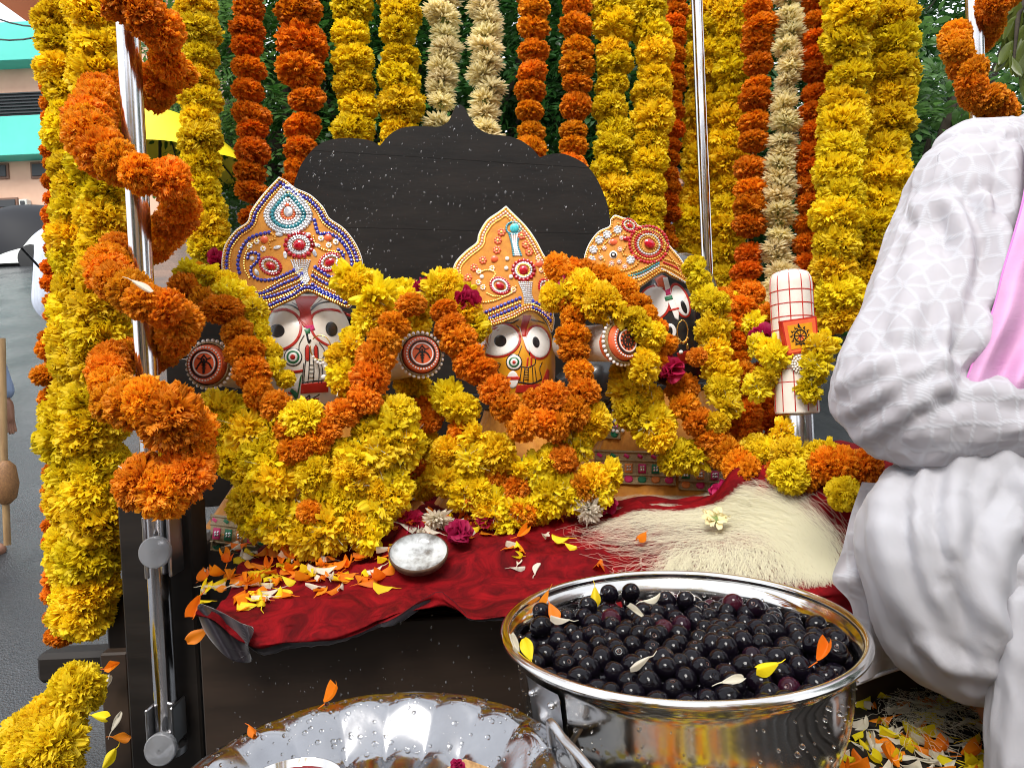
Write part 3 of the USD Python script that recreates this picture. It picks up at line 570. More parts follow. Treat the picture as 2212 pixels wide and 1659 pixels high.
side_tree('tree standing on the right beyond the seated person in white', 6.0, 1.2, 3.4, (2.2, 2.0, 2.2), 1300, 31)
side_tree('tree across the street behind the cart front, right one', 4.5, -6.5, 3.4, (2.6, 1.8, 2.2), 1300, 32)
side_tree('tree across the street behind the cart front, left one', -4.5, -7.0, 3.4, (2.6, 1.8, 2.2), 1300, 33)
hb = Thing('house', 'plain peach house across the street facing the front of the cart', 'house')
hb.part('wall', rbox((26, 5, 5.6), .02, (0, -12.5, 3.1)), M_wall)
for k in range(6): f_ = hb.part('window', rbox((1.3, .1, 1.4), .01, (-10 + 4 * k, -9.97, 2.2)), M_frame_); hb.part('pane', rbox((1.1, .05, 1.2), .01, (-10 + 4 * k, -9.92, 2.2)), M_dark, into=f_)
hb.part('roof', rbox((27, 6, .25), .03, (0, -12.4, 6.03)), M_roof); hb.done()
# drooping branch close by at the upper right corner
g = np.random.default_rng(77); t = Thing('tree_branch', 'olive green leafy branch drooping into the top right corner', 'branch')
c0 = W(2260, -80, 2.3)
t.part('twig', tube([c0, W(2200, 30, 2.3), W(2190, 130, 2.3)], [.012, .008, .003], 6), M_bark, True)
t.part('twig', tube([c0, W(2230, 60, 2.25), W(2214, 150, 2.25)], [.01, .007, .003], 6), M_bark, True)
V = []
for k in range(34):
    o = W(2180 + 40 * g.random(), -20 + 170 * g.random(), 2.28 + .08 * g.random()); dr = A([g.normal(0, .45), g.normal(0, .4), -1.]); dr /= np.linalg.norm(dr); w = np.cross(dr, A([g.normal(0, .6), -1, g.normal(0, .3)])); w /= np.linalg.norm(w); l = g.uniform(.08, .13); nn = np.cross(dr, w)
    s = np.linspace(0, 1, 7); P = np.stack([o + dr * l * q + w * l * .17 * math.sin(PI * (.03 + .94 * q))**.8 * e + nn * l * (.06 * abs(e) - .1 * q * q) for q in s for e in (-1, 0, 1)]).reshape(7, 3, 3)
    t.part('leaf', grid(P), M_leafy, True)
t.done()
# ---------------------------------------------------------------- projection onto surfaces, painted marks
def z6(p): p = np.asarray(p, float); return 368.3 + .3552 * p
def z7(p): p = np.asarray(p, float); return p * .3552 + A([920.75, 405.1])
def z8(p): p = np.asarray(p, float); return p * .3552 + A([1252.2, 442.])
def hit(px, inside, d0, d1, n=90):
    """Depth at which the view through each pixel first meets the solid 'inside'."""
    px = np.atleast_2d(px); d = np.full(len(px), float(d1)); done = np.zeros(len(px), bool); prev = d0
    for q in np.linspace(d0, d1, n):
        i = inside(WA(np.column_stack([px, np.full(len(px), q)]))) & ~done
        lo, hi = np.full(i.sum(), prev), np.full(i.sum(), q); pp = px[i]
        for _ in range(9):
            m = (lo + hi) / 2; k = inside(WA(np.column_stack([pp, m]))); hi = np.where(k, m, hi); lo = np.where(k, lo, m)
        d[i] = hi; done |= i; prev = q
    return d
def tri(poly, size):
    out = []
    for p in getattr(poly, 'geoms', [poly]):
        if p.is_empty or p.geom_type != 'Polygon': continue
        v, f = trimesh.creation.triangulate_polygon(p, engine='earcut')
        v3, f3 = trimesh.remesh.subdivide_to_size(np.column_stack([v, np.zeros(len(v))]), f, size, max_iter=30)
        out.append(trimesh.Trimesh(v3, f3, process=True))
    return cat(*out)
def decal(poly, depth, h, size=9):
    """Thin painted patch lying on a surface: its edge goes down into the surface."""
    m = tri(poly, size); v = np.asarray(m.vertices)[:, :2]; d = depth(v); n = len(v)
    e = m.edges_sorted; o = m.edges[trimesh.grouping.group_rows(e, require_count=1)]
    V = np.vstack([WA(np.column_stack([v, d - h])), WA(np.column_stack([v, d + .0012]))])
    f = np.asarray(m.faces)
    fl = np.cross(V[f[:, 1]] - V[f[:, 0]], V[f[:, 2]] - V[f[:, 0]]) @ fw > 0
    f = np.where(fl[:, None], f[:, ::-1], f)
    s = np.vstack([np.stack([o[:, 0], o[:, 1], o[:, 1] + n], 1), np.stack([o[:, 0], o[:, 1] + n, o[:, 0] + n], 1)])
    return trimesh.Trimesh(V, np.vstack([f, s]), process=False)
def line(pts, w): return sg.LineString(smooth(pts)).buffer(w / 2, cap_style=1)
def smooth(pts, n=8):
    p = np.asarray(pts, float)
    if len(p) < 3: return p
    q = np.vstack([2 * p[0] - p[1], p, 2 * p[-1] - p[-2]]); out = []
    for i in range(len(p) - 1):
        a, b, c, d = q[i:i + 4]; t = np.linspace(0, 1, n, endpoint=False)[:, None]
        out.append(.5 * (2 * b + (c - a) * t + (2 * a - 5 * b + 4 * c - d) * t**2 + (3 * b - a - 3 * c + d) * t**3))
    return np.vstack(out + [p[-1:]])
def closed(pts, n=8):
    p = np.asarray(pts, float); q = np.vstack([p[-1:], p, p[:2]]); out = []
    for i in range(len(p)):
        a, b, c, d = q[i:i + 4]; t = np.linspace(0, 1, n, endpoint=False)[:, None]
        out.append(.5 * (2 * b + (c - a) * t + (2 * a - 5 * b + 4 * c - d) * t**2 + (3 * b - a - 3 * c + d) * t**3))
    return sg.Polygon(np.vstack(out)).buffer(0)
def ell(c, rx, ry=None, rot=0): return affinity.rotate(affinity.scale(sg.Point(*c).buffer(1, 24), rx, ry or rx), rot)
def plate(poly, depth, thick, size=40):
    """Solid plate: front face at depth(px), thick metres deep."""
    m = tri(poly, size); v = np.asarray(m.vertices)[:, :2]; d = depth(v); n = len(v); f = np.asarray(m.faces)
    e = m.edges_sorted; o = m.edges[trimesh.grouping.group_rows(e, require_count=1)]
    V = np.vstack([WA(np.column_stack([v, d])), WA(np.column_stack([v, d])) + A([-math.sin(.3), math.cos(.3), 0]) * thick])
    s = np.vstack([np.stack([o[:, 0], o[:, 1], o[:, 1] + n], 1), np.stack([o[:, 0], o[:, 1] + n, o[:, 0] + n], 1)])
    t = trimesh.Trimesh(V, np.vstack([f, f[:, ::-1] + n, s]), process=False); trimesh.repair.fix_normals(t)
    return t
# ---------------------------------------------------------------- cart: poles, rails, floor, platform
ZF, ZP = 1.02, 1.27
def at_z(px, py, z):
    """Point at height z seen through a pixel."""
    r = RT * ((px - CX) / F) + UP * (-(py - CY) / F) + fw; return CAM + r * ((z - CAM[2]) / r[2])
def pole(px, py, d, r, z0, z1): 
    p = W(px, py, d); return p, tube([(p[0], p[1], z0), (p[0], p[1], (z0 + z1) / 2), (p[0], p[1], z1)], r, 28)
pole_at = {}
M_acryl = pm('clear_acrylic', (.34, .35, .37), rough=.2, trans=.6, ior=1.45)
M_dullsteel = pm('dull_steel', (.45, .45, .46), rough=.3, metal=1., scale=40, bump=.05)
for nm, px, py, d, r, z0, lb in (('near', 318, 800, 1.28, .0195, .93, 'near steel pole wound with orange flowers and bolted to the black post'), ('middle', 1524, 480, 2.5, .0195, ZP, 'slim steel pole standing free in front of yellow garlands behind the throne'), ('right', 2108, 120, 1.76, .0190, ZF, 'far right steel pole rising behind the white shoulder')):
    p, m = pole(px, py, d, r, z0, 2.97); pole_at[nm] = p
    t = Thing('steel_pole', lb, 'pole'); t.part('tube', m, M_chrome, True)
    t.part('base_collar', put(lathe([(r + .0005, 0), (r + .012, 0), (r + .012, .012), (r + .0005, .02)], 24), frame((0, 0, 1), 0, (p[0], p[1], z0))), M_dullsteel)
    if nm == 'near':
        for (cx, cy) in ((340, 1190), (352, 1612)):
            q = W(cx, cy, 1.245)
            cp = t.part('clamp_cap', put(lathe([(.001, 0), (.026, 0), (.0275, .003), (.0275, .012), (.025, .015), (.001, .0155)], 32), frame(-fw + A([.02, 0, .1]), 0, q)), M_acryl, True)
            t.part('clamp_bolt', put(lathe([(.001, -.03), (.006, -.03), (.006, .012), (.001, .012)], 12), frame(-fw, 0, q)), M_dullsteel, into=cp)
        for (xa, ya, yb) in ((312, 1115, 1250), (364, 1110, 1245), (318, 1530, 1620), (372, 1525, 1610)):
            a, b = W(xa, ya, 1.27), W(xa + 4, yb, 1.27); t.part('bracket', rbox((.006, .05, a[2] - b[2]), .002, ((a[0] + b[0]) / 2, a[1] + .02, (a[2] + b[2]) / 2)), M_dullsteel)
    t.done()
fr = Thing('garland_rail', 'steel top rail of the cart from which the garlands hang', 'rail')
pn, pmid, pr = (pole_at[k] for k in ('near', 'middle', 'right'))
bl = A([-1.43, 2.4, 0]); zt = 2.975
cs = [A([*p[:2], zt]) for p in (pn, bl, pmid, pr)]
for a, b in zip(cs, cs[1:] + cs[:1]): fr.part('rail', tube([a, (a + b) / 2, b], .017, 12), M_chrome, True)
fr.part('rear_post', tube([(bl[0], bl[1], ZF), (bl[0], bl[1], zt - .02)], .0195, 16), M_chrome, True)
fr.done()
cart = Thing('cart', 'dark wooden cart with a raised box platform and slatted floor', 'cart')
# left post with the pole on its face, beams of the cart's side
pl = W(262, 1400, 1.32); prr = W(422, 1400, 1.32); zt_ = W(340, 1088, 1.32)[2]
cart.part('corner_post', rbox((prr[0] - pl[0] - .002, .07, zt_ - .70), .004, ((pl[0] + prr[0]) / 2, 1.355, (zt_ + .70) / 2)), M_wood)
cart.part('side_beam', rbox((.055, 1.5, .52), .006, (W(226, 1500, 1.40)[0], 1.45 + .75, .93)), M_brownwood)
q0, q1 = W(200, 1420, 1.36), W(262, 1420, 1.36)
cart.part('side_plank', rbox((q1[0] - q0[0], .03, .62), .004, ((q0[0] + q1[0]) / 2, 1.385, q0[2] - .31)), M_brownwood)
q0, q1 = W(70, 1450, 1.75), W(250, 1450, 1.75)
cart.part('cross_beam', rbox((q1[0] - q0[0], .07, .075), .012, ((q0[0] + q1[0]) / 2, 1.78, q0[2])), M_wood)
# platform box: front boards, top boards
xl, xr, yf, yb = W(424, 1300, 1.17)[0], 1.30, 1.165, 2.55
hb_ = (ZP - .076 - .66) / 3
cart.part('front_board', rbox((xr - xl, .022, 3 * hb_), .003, ((xl + xr) / 2, yf + .011, .66 + hb_ * 1.5)), M_brownwood)
rg = np.random.default_rng(8); C = np.stack([rg.uniform(-.50, .3, 260), np.full(260, yf - .0004), rg.uniform(.98, 1.2, 260)], 1)
cart.part('rain_drops', balls(C, rg.gamma(2, .00042, 260).clip(.0004, .002), 1, (.9, .5, 1.4)), M_drop, True, kind='stuff')
for k in range(6):
    w = (yb - yf) / 6; cart.part('platform_board', rbox((xr - xl - .004, w - .004, .018), .003, ((xl + xr) / 2, yf + w * (k + .5) + .024, ZP - .082)), M_wood)
cart.part('plinth', rbox((xr - xl, yb - 1.54, .055), .006, ((xl + xr) / 2, (yb + 1.54) / 2, ZP - .033)), M_wood)
cart.part('rear_board', rbox((xr - xl, .02, .5), .003, ((xl + xr) / 2, yb + .04, ZP - .27)), M_brownwood)
# slatted floor in front of the platform
a, b = at_z(1869, 1584, ZF), at_z(2021, 1656, ZF); e = (b - a) / np.linalg.norm(b - a); nrm = A([-e[1], e[0], 0])
ang = math.atan2(e[1], e[0])
for k in range(-13, 8):
    c = a + nrm * (k * .052) + e * .05
    cart.part('floor_slat', rbox((1.7, .036, .022), .003, (c[0], c[1], ZF - .011), ang), M_wood)
for q in (-.55, .0, .55):
    c = a + e * (q + .05) - nrm * .13; cart.part('floor_joist', rbox((.05, 1.2, .06), .004, (c[0], c[1], ZF - .053), ang), M_wood)
cart.part('floor_edge', rbox((2.4, .05, .10), .006, (.2, -.06, ZF - .08)), M_brownwood)
for (x, y) in ((-.95, 2.0), (1.5, 2.3)):
    M = frame((1, 0, 0), 0, (x, y, gz(x, y) + .33))
    w = cart.part('wheel', put(lathe([(.29, -.03), (.32, -.03), (.33, 0), (.32, .03), (.29, .03), (.29, -.03)], 40), M), M_tyre)
    cart.part('hub', put(lathe([(.001, -.06), (.05, -.06), (.05, .06), (.001, .06)], 16), M), M_wood, into=w)
    for k in range(8):
        c_, s_ = math.cos(k * PI / 4), math.sin(k * PI / 4); cart.part('spoke', put(tube([(.04 * c_, .04 * s_, 0), (.295 * c_, .295 * s_, 0)], .016, 8), M), M_wood, into=w)
cart.done()
# ---------------------------------------------------------------- throne back: scalloped black board of planks, rain drops on it
OUT = sg.Polygon(np.vstack([smooth(A(s)) for s in (
    [(628, 470), (634, 405), (641, 378), (652, 353), (668, 331), (684, 315), (708, 303), (740, 298), (775, 299), (802, 304), (820, 314)],
    [(821, 314), (838, 294), (860, 279), (885, 273), (915, 272), (945, 273), (965, 265), (977, 247), (985, 229), (993, 225)],
    [(994, 225), (1004, 233), (1014, 252), (1030, 274), (1052, 287), (1075, 291), (1100, 294), (1125, 303), (1148, 319), (1166, 339)],
    [(1167, 339), (1186, 333), (1212, 331), (1240, 340), (1266, 356), (1288, 384), (1304, 418), (1315, 455), (1318, 500), (1310, 560), (1290, 610), (1280, 680)])] + [A([(640, 690)])])).buffer(0)
def bd(p): return 1.90 + (p[:, 0] - 640) * .00026
th = Thing('throne_back', 'black scalloped wooden board with a pointed tip, beaded with rain', 'throne')
def seam(x, k): return [325 + (x - 680) * .063, 490 + (x - 720) * .026, 655 + (x - 700) * .0][k]
cut = [-50] + [0, 1, 2] + [900]
def bandpoly(k):
    top = [(560, -50), (1400, -50)] if k == 0 else [(560, seam(560, k - 1) + .35), (1400, seam(1400, k - 1) + .35)]
    bot = [(1400, seam(1400, k) - .35), (560, seam(560, k) - .35)] if k < 3 else [(1400, 900), (560, 900)]
    return sg.Polygon(top + bot)
for k in range(4):
    pp = OUT.intersection(bandpoly(k))
    if not pp.is_empty: th.part('plank', plate(pp, bd, .024, 60), M_wood, 30)
rg = np.random.default_rng(5); pts = []
while len(pts) < 900:
    q = A([rg.uniform(630, 1320), rg.uniform(225, 650)])
    if rg.random() < .25 + 1.3 * max(0, float(meshkit.noise(A([q[0] / 70, q[1] / 70, 0]))) - .3) + (.4 if q[0] < 860 else 0) and OUT.buffer(-3).contains(sg.Point(*q)): pts.append(q)
pts = A(pts); dd = bd(pts); C = WA(np.column_stack([pts, dd])); rr = rg.gamma(2.0, .00048, len(pts)).clip(.0006, .003)
dm = balls(np.zeros((len(pts), 3)), 1.0, 1); V = np.asarray(dm.vertices).reshape(len(pts), -1, 3) * rr[:, None, None]
V[:, :, 2] *= rg.uniform(.9, 2.0, len(pts))[:, None]; V[:, :, 1] *= .55; V[:, :, 0] += V[:, :, 2] * rg.normal(.25, .25, len(pts))[:, None]
dm.vertices = (V + C[:, None]).reshape(-1, 3)
th.part('rain_drops', dm, M_drop, True, kind='stuff')
p0, p1 = W(345, 700, 1.86), W(1600, 700, 2.12); zt_ = W(900, 648, 1.95)[2]
L = np.linalg.norm((p1 - p0)[:2]); an = math.atan2(p1[1] - p0[1], p1[0] - p0[0])
nb = 4
for k in range(nb):
    ZQ = ZP - .004; h = (zt_ - ZQ) / nb; th.part('lower_plank', rbox((L, .025, h - .003), .002, ((p0[0] + p1[0]) / 2, (p0[1] + p1[1]) / 2 + .03, ZQ + h * (k + .5)), an), M_wood)
th.done()
# ---------------------------------------------------------------- red velvet cloth with a dark lining
N = {'tc': ('texture_coordinate', {}), 'n': ('noise_texture', {'scale': 16, 'detail': 6, 'roughness': .65, 'distortion': 1.6}), 'n2': ('noise_texture', {'scale': 900, 'detail': 2}),
     'r': ('rgb_ramp', {'ramp': [(.30, (.035, .0005, .001)), (.5, (.115, .0013, .003)), (.68, (.21, .0025, .005))]}), 'b': ('bump', {'strength': .25, 'distance': .001}), 'b2': ('bump', {'strength': .3, 'distance': .006}),
     'p': ('principled_bsdf', {'roughness': .8, 'specular_ior_level': .1, 'sheen_weight': .06, 'sheen_roughness': .3, 'sheen_tint': (1., .06, .07)})}
M_velvet = usdkit.material(stage, '/World/Looks/red_velvet', N, [('tc.object', 'n.vector'), ('tc.object', 'n2.vector'), ('n.fac', 'r.fac'), ('r.color', 'p.base_color'), ('n.fac', 'b2.height'), ('b2.normal', 'b.normal'), ('n2.fac', 'b.height'), ('b.normal', 'p.normal')], surface='p.BSDF')
M_lining = pm('dark_satin_lining', (.012, .009, .013), (.020, .015, .019), rough=.42, scale=30, bump=.3, bscale=60, sheen=.3)
RID = [((842, 1150, 1.31), (900, 1106, 1.36), (1010, 1122, 1.36), (1120, 1150, 1.33), .026, .022), ((700, 1235, 1.27), (860, 1215, 1.27), (1000, 1205, 1.28), (1090, 1190, 1.29), .02, .024), ((990, 1160, 1.31), (1090, 1165, 1.31), (1200, 1190, 1.28), (1300, 1200, 1.28), .016, .02), ((430, 1240, 1.27), (520, 1215, 1.29), (560, 1200, 1.30), (640, 1205, 1.3), .012, .025), ((1600, 1060, 1.43), (1690, 1060, 1.42), (1780, 1060, 1.40), (1890, 1060, 1.38), .088, .045), ((1250, 1190, 1.3), (1400, 1180, 1.3), (1600, 1190, 1.28), (1700, 1200, 1.26), .012, .03)]
RIDP = [(polyline(WA(np.array(r[:4])), .015)[0], r[4], r[5]) for r in RID]
def zc(x, y):
    p = np.stack([x, y], -1); z = ZP + .004 - .058 * (1 - ss(1.155, 1.5, y)) + .010 * meshkit.fbm(np.stack([x * 9, y * 9, 0 * x], -1), 4) + .022 * ss(.45, .8, meshkit.noise(np.stack([x * 5 + y * 3, y * 11, 0 * x + 3], -1))) + .014 * (1 - np.abs(2 * meshkit.noise(np.stack([x * 6 - y * 4, y * 15 + x * 3, 0 * x + 8], -1)) - 1))**3
    for q, a, w in RIDP:
        d2 = ((p[..., None, :] - q[:, :2])**2).sum(-1).min(-1); z = z + a * np.exp(-d2 / w**2)
    return z
HEM = A([(400, 1300), (440, 1318), (480, 1362), (540, 1398), (620, 1378), (760, 1348), (860, 1304), (900, 1284), (930, 1268), (955, 1290), (980, 1322), (1050, 1328), (1250, 1335), (1400, 1330), (1900, 1330)])
nx = 220; xs = np.linspace(-.505, 1.28, nx)
def cloth():
    yfc = 1.155
    ys = np.concatenate([np.linspace(2.35, 1.5, 22), np.linspace(1.49, yfc, 40)])
    X, Y = np.meshgrid(xs, ys, indexing='ij'); P = [np.stack([X, Y, zc(X, Y)], -1)]
    pxs = CX + xs / 1.125 * F - 18; hem = np.interp(pxs, HEM[:, 0], HEM[:, 1])
    zh = A([W(a, b, 1.122)[2] for a, b in zip(pxs, hem)]); z0 = P[0][:, -1, 2]
    s = np.linspace(0, 1, 16)[1:]
    wave = .014 * np.sin(xs * 17 + 1.0) + .010 * np.sin(xs * 37) + .016 * (meshkit.noise(np.stack([xs * 12, 0 * xs, 0 * xs], -1)) - .5)
    Yh = yfc - .028 * np.sin(np.minimum(s * 2.2, PI / 2))[None] - np.abs(wave)[:, None] * 1.4 * s[None] - .01 * s[None]
    Zh = z0[:, None] + (zh - z0)[:, None] * (s**1.15)[None]
    Yh = Yh - .022 * (ss(.42, .8, meshkit.noise(np.stack([xs[:, None] * 9 + s[None] * 2.2, s[None] * 2.5 + 0 * xs[:, None], 0 * xs[:, None] + 5 + 0 * s[None]], -1))) + .5 * (1 - np.abs(2 * meshkit.noise(np.stack([xs[:, None] * 16 - s[None] * 2, s[None] * 3 + 0 * xs[:, None], 0 * xs[:, None] + 2 + 0 * s[None]], -1)) - 1))**2) * np.sin(s * PI * .75)[None]
    P.append(np.stack([np.broadcast_to(xs[:, None], Yh.shape) + .012 * s[None] * np.cos(xs * 23)[:, None], Yh, Zh], -1))
    P = np.concatenate(P, 1)
    # lining: continues below the hem and turns back under the velvet
    q = np.linspace(0, 1, 9); e = P[:, -1]; dn = .009 + .004 * np.sin(xs * 29) ; fr_ = .0025 * np.random.default_rng(3).random(nx)
    Lx = np.stack([np.broadcast_to(e[:, :1], (nx, 9)), e[:, 1:2] + .012 * np.sin(q * PI)[None] * -.35 + .012 * q[None] + .001, e[:, 2:] - (dn + fr_)[:, None] * np.sin(q * PI * .62)[None] + .0005], -1)
    return grid(P), grid(Lx)
cm, lm = cloth()
t = Thing('velvet_cloth', 'crumpled crimson velvet cloth with a dark satin lining spread over the platform', 'cloth')
vc = t.part('velvet', cm, M_velvet, True); t.part('lining', lm, M_lining, True)
# the turned back corner at the left showing the lining
cor = closed([(428, 1306), (470, 1318), (520, 1345), (548, 1358), (536, 1395), (542, 1428), (500, 1424), (462, 1390), (436, 1350)])
t.part('turned_corner', plate(cor, lambda p: 1.10 + .012 * np.sin(p[:, 0] * .09 - p[:, 1] * .05), .003, 10), M_lining, True)
t.done()
# ---------------------------------------------------------------- idols
def ellipsoid_in(c, a, b, h, pw=2.4):
    def f(P):
        q = P - c; return np.abs(q @ RT / a)**pw + np.abs(q @ fw / b)**2 + np.abs(q @ UP / h)**pw < 1
    return f
def ellipsoid_mesh(c, a, b, h, pw=2.4):
    m = trimesh.creation.icosphere(4, 1.0); v = np.asarray(m.vertices); s = (np.abs(v[:, 0])**pw + np.abs(v[:, 1])**2 + np.abs(v[:, 2])**pw)
    r = np.ones(len(v))
    for _ in range(30): r = r / (np.abs(r * v[:, 0])**pw + np.abs(r * v[:, 1])**2 + np.abs(r * v[:, 2])**pw)**(1 / 2.3)
    v = v * r[:, None]; m.vertices = c + v[:, :1] * a * RT + v[:, 1:2] * b * fw + v[:, 2:] * h * UP; return m
M_jet = pm('black_lacquer', (.012, .012, .013), (.03, .03, .032), rough=.25, scale=40, coat=.5)
M_brocade2 = pm('gold_thread_lace', (.42, .30, .14), (.22, .15, .07), rough=.45, metal=.3, scale=350, bump=.6, bscale=700)
M_maroon = pm('maroon_cloth', (.28, .01, .03), rough=.8)
M_magenta = pm('magenta_patch', (.50, .015, .12), rough=.7, scale=200, bump=.3)
M_greenp = pm('green_patch', (.01, .16, .07), rough=.7, scale=200, bump=.3)
M_orangep = pm('orange_patch', (.62, .20, .04), rough=.7, scale=200, bump=.3)
M_gem = pm('white_gem', (.85, .86, .88), (.35, .37, .42), rough=.02, scale=90, coat=1., contrast=(.42, .58))
def cyl_mesh(p, q, r0_, r1_, n=32): return tube([p, p * .999 + q * .001, (p + q) / 2, q], [r0_, r0_, (r0_ + r1_) / 2, r1_], n)
def hand(t, name_arm, px, py, d, axis, shaft_to, r=.046, motif='shell', scale=1., arm_mat=None):
    """Forearm stub ending in a round painted disc rimmed with stones."""
    C = W(px, py, d); ax = A(axis, ) / np.linalg.norm(axis); r = r * scale
    if shaft_to is not None: t.part('arm', cyl_mesh(A(shaft_to), C - ax * .03, r * .9, r * .88), arm_mat or M_white, True)
    M = frame(ax, 0, C)
    # keep the motif upright: rebuild frame with up close to picture up
    x = np.cross(UP, ax); x /= np.linalg.norm(x); y = np.cross(ax, x); M[0, :3], M[1, :3] = x, y
    dsk = t.part('hand_disc', put(lathe([(.001, -.045), (r * .86, -.045), (r * .9, -.03), (r * .88, -.012), (r * .80, -.002), (r * .66, .0), (.001, .0005)], 48), M), M_coral, 40)
    t.part('black_band', put(lathe([(r * .88, -.035), (r * .935, -.033), (r * .935, -.018), (r * .88, -.016)], 48), M), M_black, 40, into=dsk)
    def ring(ra, rb, z, mat, nm): t.part(nm, put(lathe([(ra, z - .002), (ra, z), (rb, z), (rb, z - .002)], 48), M), mat, 40, into=dsk)
    ring(r * .56, r * .63, .0018, M_black, 'painted_ring'); ring(r * .47, r * .52, .0018, M_whitep, 'painted_ring')
    n = 34; a = np.arange(n) / n * 2 * PI
    t.part('white_dots', put(balls(np.stack([r * .72 * np.cos(a), r * .72 * np.sin(a), 0 * a - .0004], -1), r * .045, 1), M), M_whitep, True, into=dsk)
    st = []
    s = r * .42
    if motif == 'shell':
        for pts, w in (([(0, .9), (-.3, .45), (0, .1), (.3, .45), (0, .9)], .13), ([(0, .45), (0, -.9)], .22), ([(-.25, .15), (.25, .15)], .12), ([(-.2, -.15), (.2, -.15)], .12), ([(-.15, -.45), (.15, -.45)], .12), ([(-.3, .2), (-.55, -.1), (-.8, -.5)], .14), ([(.3, .2), (.6, 0), (.85, -.45)], .14), ([(-.3, .5), (-.7, .6)], .1), ([(.3, .5), (.7, .62)], .1)):
            st.append(sg.LineString(smooth(A(pts) * s)).buffer(w * s / 2))
    else:
        st.append(sg.Point(0, 0).buffer(s * .75).difference(sg.Point(0, 0).buffer(s * .58)))
        for k in range(4): st.append(sg.LineString([(-.7 * s * math.cos(k * PI / 4), -.7 * s * math.sin(k * PI / 4)), (.7 * s * math.cos(k * PI / 4), .7 * s * math.sin(k * PI / 4))]).buffer(s * .06))
        for k in range(12): st.append(sg.Point(.92 * s * math.cos(k * PI / 6), .92 * s * math.sin(k * PI / 6)).buffer(s * .09))
    g_ = ops.unary_union(st); ms = [trimesh.creation.extrude_polygon(p, .0022, engine='earcut') for p in getattr(g_, 'geoms', [g_])]
    t.part('painted_motif', put(cat(*ms), M), M_black, False, into=dsk)
    n = 30; a = np.arange(n) / n * 2 * PI
    t.part('stone_rim', put(balls(np.stack([r * 1.06 * np.cos(a), r * 1.06 * np.sin(a), 0 * a - .02], -1), r * .085, 1), M), M_clear, False)
    t.part('bangle', put(lathe([(r * .93, -.03), (r * .99, -.03), (r * 1.01, -.02), (r * .97, -.012), (r * .93, -.012)], 48), M), M_brocade2, 40)
def robe(t, c, z0, z1, rb, rt, mat, seed, nm='robe'):
    """Pleated skirt: returns radius function and inside test."""
    def R(z): u = np.clip((z - z0) / (z1 - z0), 0, 1); return rt + (rb - rt) * (1 - u)**1.25
    zs = np.linspace(z0, z1, 40); a = np.linspace(0, 2 * PI, 181)
    Rr = R(zs)[:, None] * (1 + .018 * np.sin(14 * a + seed)[None] * (1 - (zs - z0) / (z1 - z0))[:, None] + .008 * np.sin(31 * a)[None])
    P = np.stack([c[0] + Rr * np.cos(a), c[1] + Rr * np.sin(a), np.broadcast_to(zs[:, None], Rr.shape)], -1)
    t.part(nm, grid(P), mat, True)
    def ins(Q): return (np.hypot(Q[:, 0] - c[0], Q[:, 1] - c[1]) < R(Q[:, 2]) * 1.02) & (Q[:, 2] > z0 - .02)
    return ins
def border(t, dep, x0, x1, ycurve, cell=24, h=26, first=0):
    """Embroidered border: lace ground, bright square patches with a stitched flower, braid above and below."""
    xs_ = np.linspace(x0, x1, 30); yc = ycurve(xs_)
    bg = sg.Polygon(np.vstack([np.column_stack([xs_, yc - h * .5 - 26]), np.column_stack([xs_, yc + h * .5 + 22])[::-1]]))
    b = t.part('lace_border', decal(bg, dep, .002, 14), M_brocade2, True)
    cols = [M_magenta, M_greenp, M_orangep]
    n = int((x1 - x0) / cell)
    for k in range(n):
        x = x0 + (k + .5) * (x1 - x0) / n; y = float(ycurve(x)); dy = float(ycurve(x + 1) - ycurve(x)); an_ = math.degrees(math.atan(dy))
        sq = affinity.rotate(sg.box(x - cell * .33, y - h * .42, x + cell * .33, y + h * .42), an_)
        p = t.part('patch', decal(sq, dep, .0038, 9), cols[(k + first) % 3], True, into=b)
        fl = ops.unary_union([sg.Point(x + 4.2 * math.cos(q), y + 4.2 * math.sin(q)).buffer(2.6, 5) for q in (.8, 2.3, 3.9, 5.4)])
        t.part('sequin_flower', decal(fl, dep, .0052, 6), M_silver, True, into=b)
        t.part('patch', decal(ell((x, y + h * .5 + 11), cell * .36, 8), dep, .0038, 8), cols[(k + first + 1) % 3], True, into=b)
        t.part('patch', decal(affinity.rotate(sg.box(x - cell * .4, y - h * .5 - 18, x + cell * .05, y - h * .5 - 11), an_ + 28), dep, .0038, 8), cols[(k + first) % 3 if k % 2 else 0], True, into=b)
    for off in (-h * .5 - 22, -h * .5 - 4, h * .5 + 3, h * .5 + 21):
        q = WA(np.column_stack([xs_, yc + off, dep(np.column_stack([xs_, yc + off])) - .003])); t.part('braid', tube(q, .0022, 6, .01), M_brocade2, True, into=b)
def P_(z, pts): return sg.Polygon(z(pts)).buffer(0)
def L_(z, pts, w): return sg.LineString(smooth(z(pts))).buffer(w * .3552 / 2)
def E_(z, c, rx, ry=None, rot=0): return ell(z(c), rx * .3552, (ry or rx) * .3552, rot)
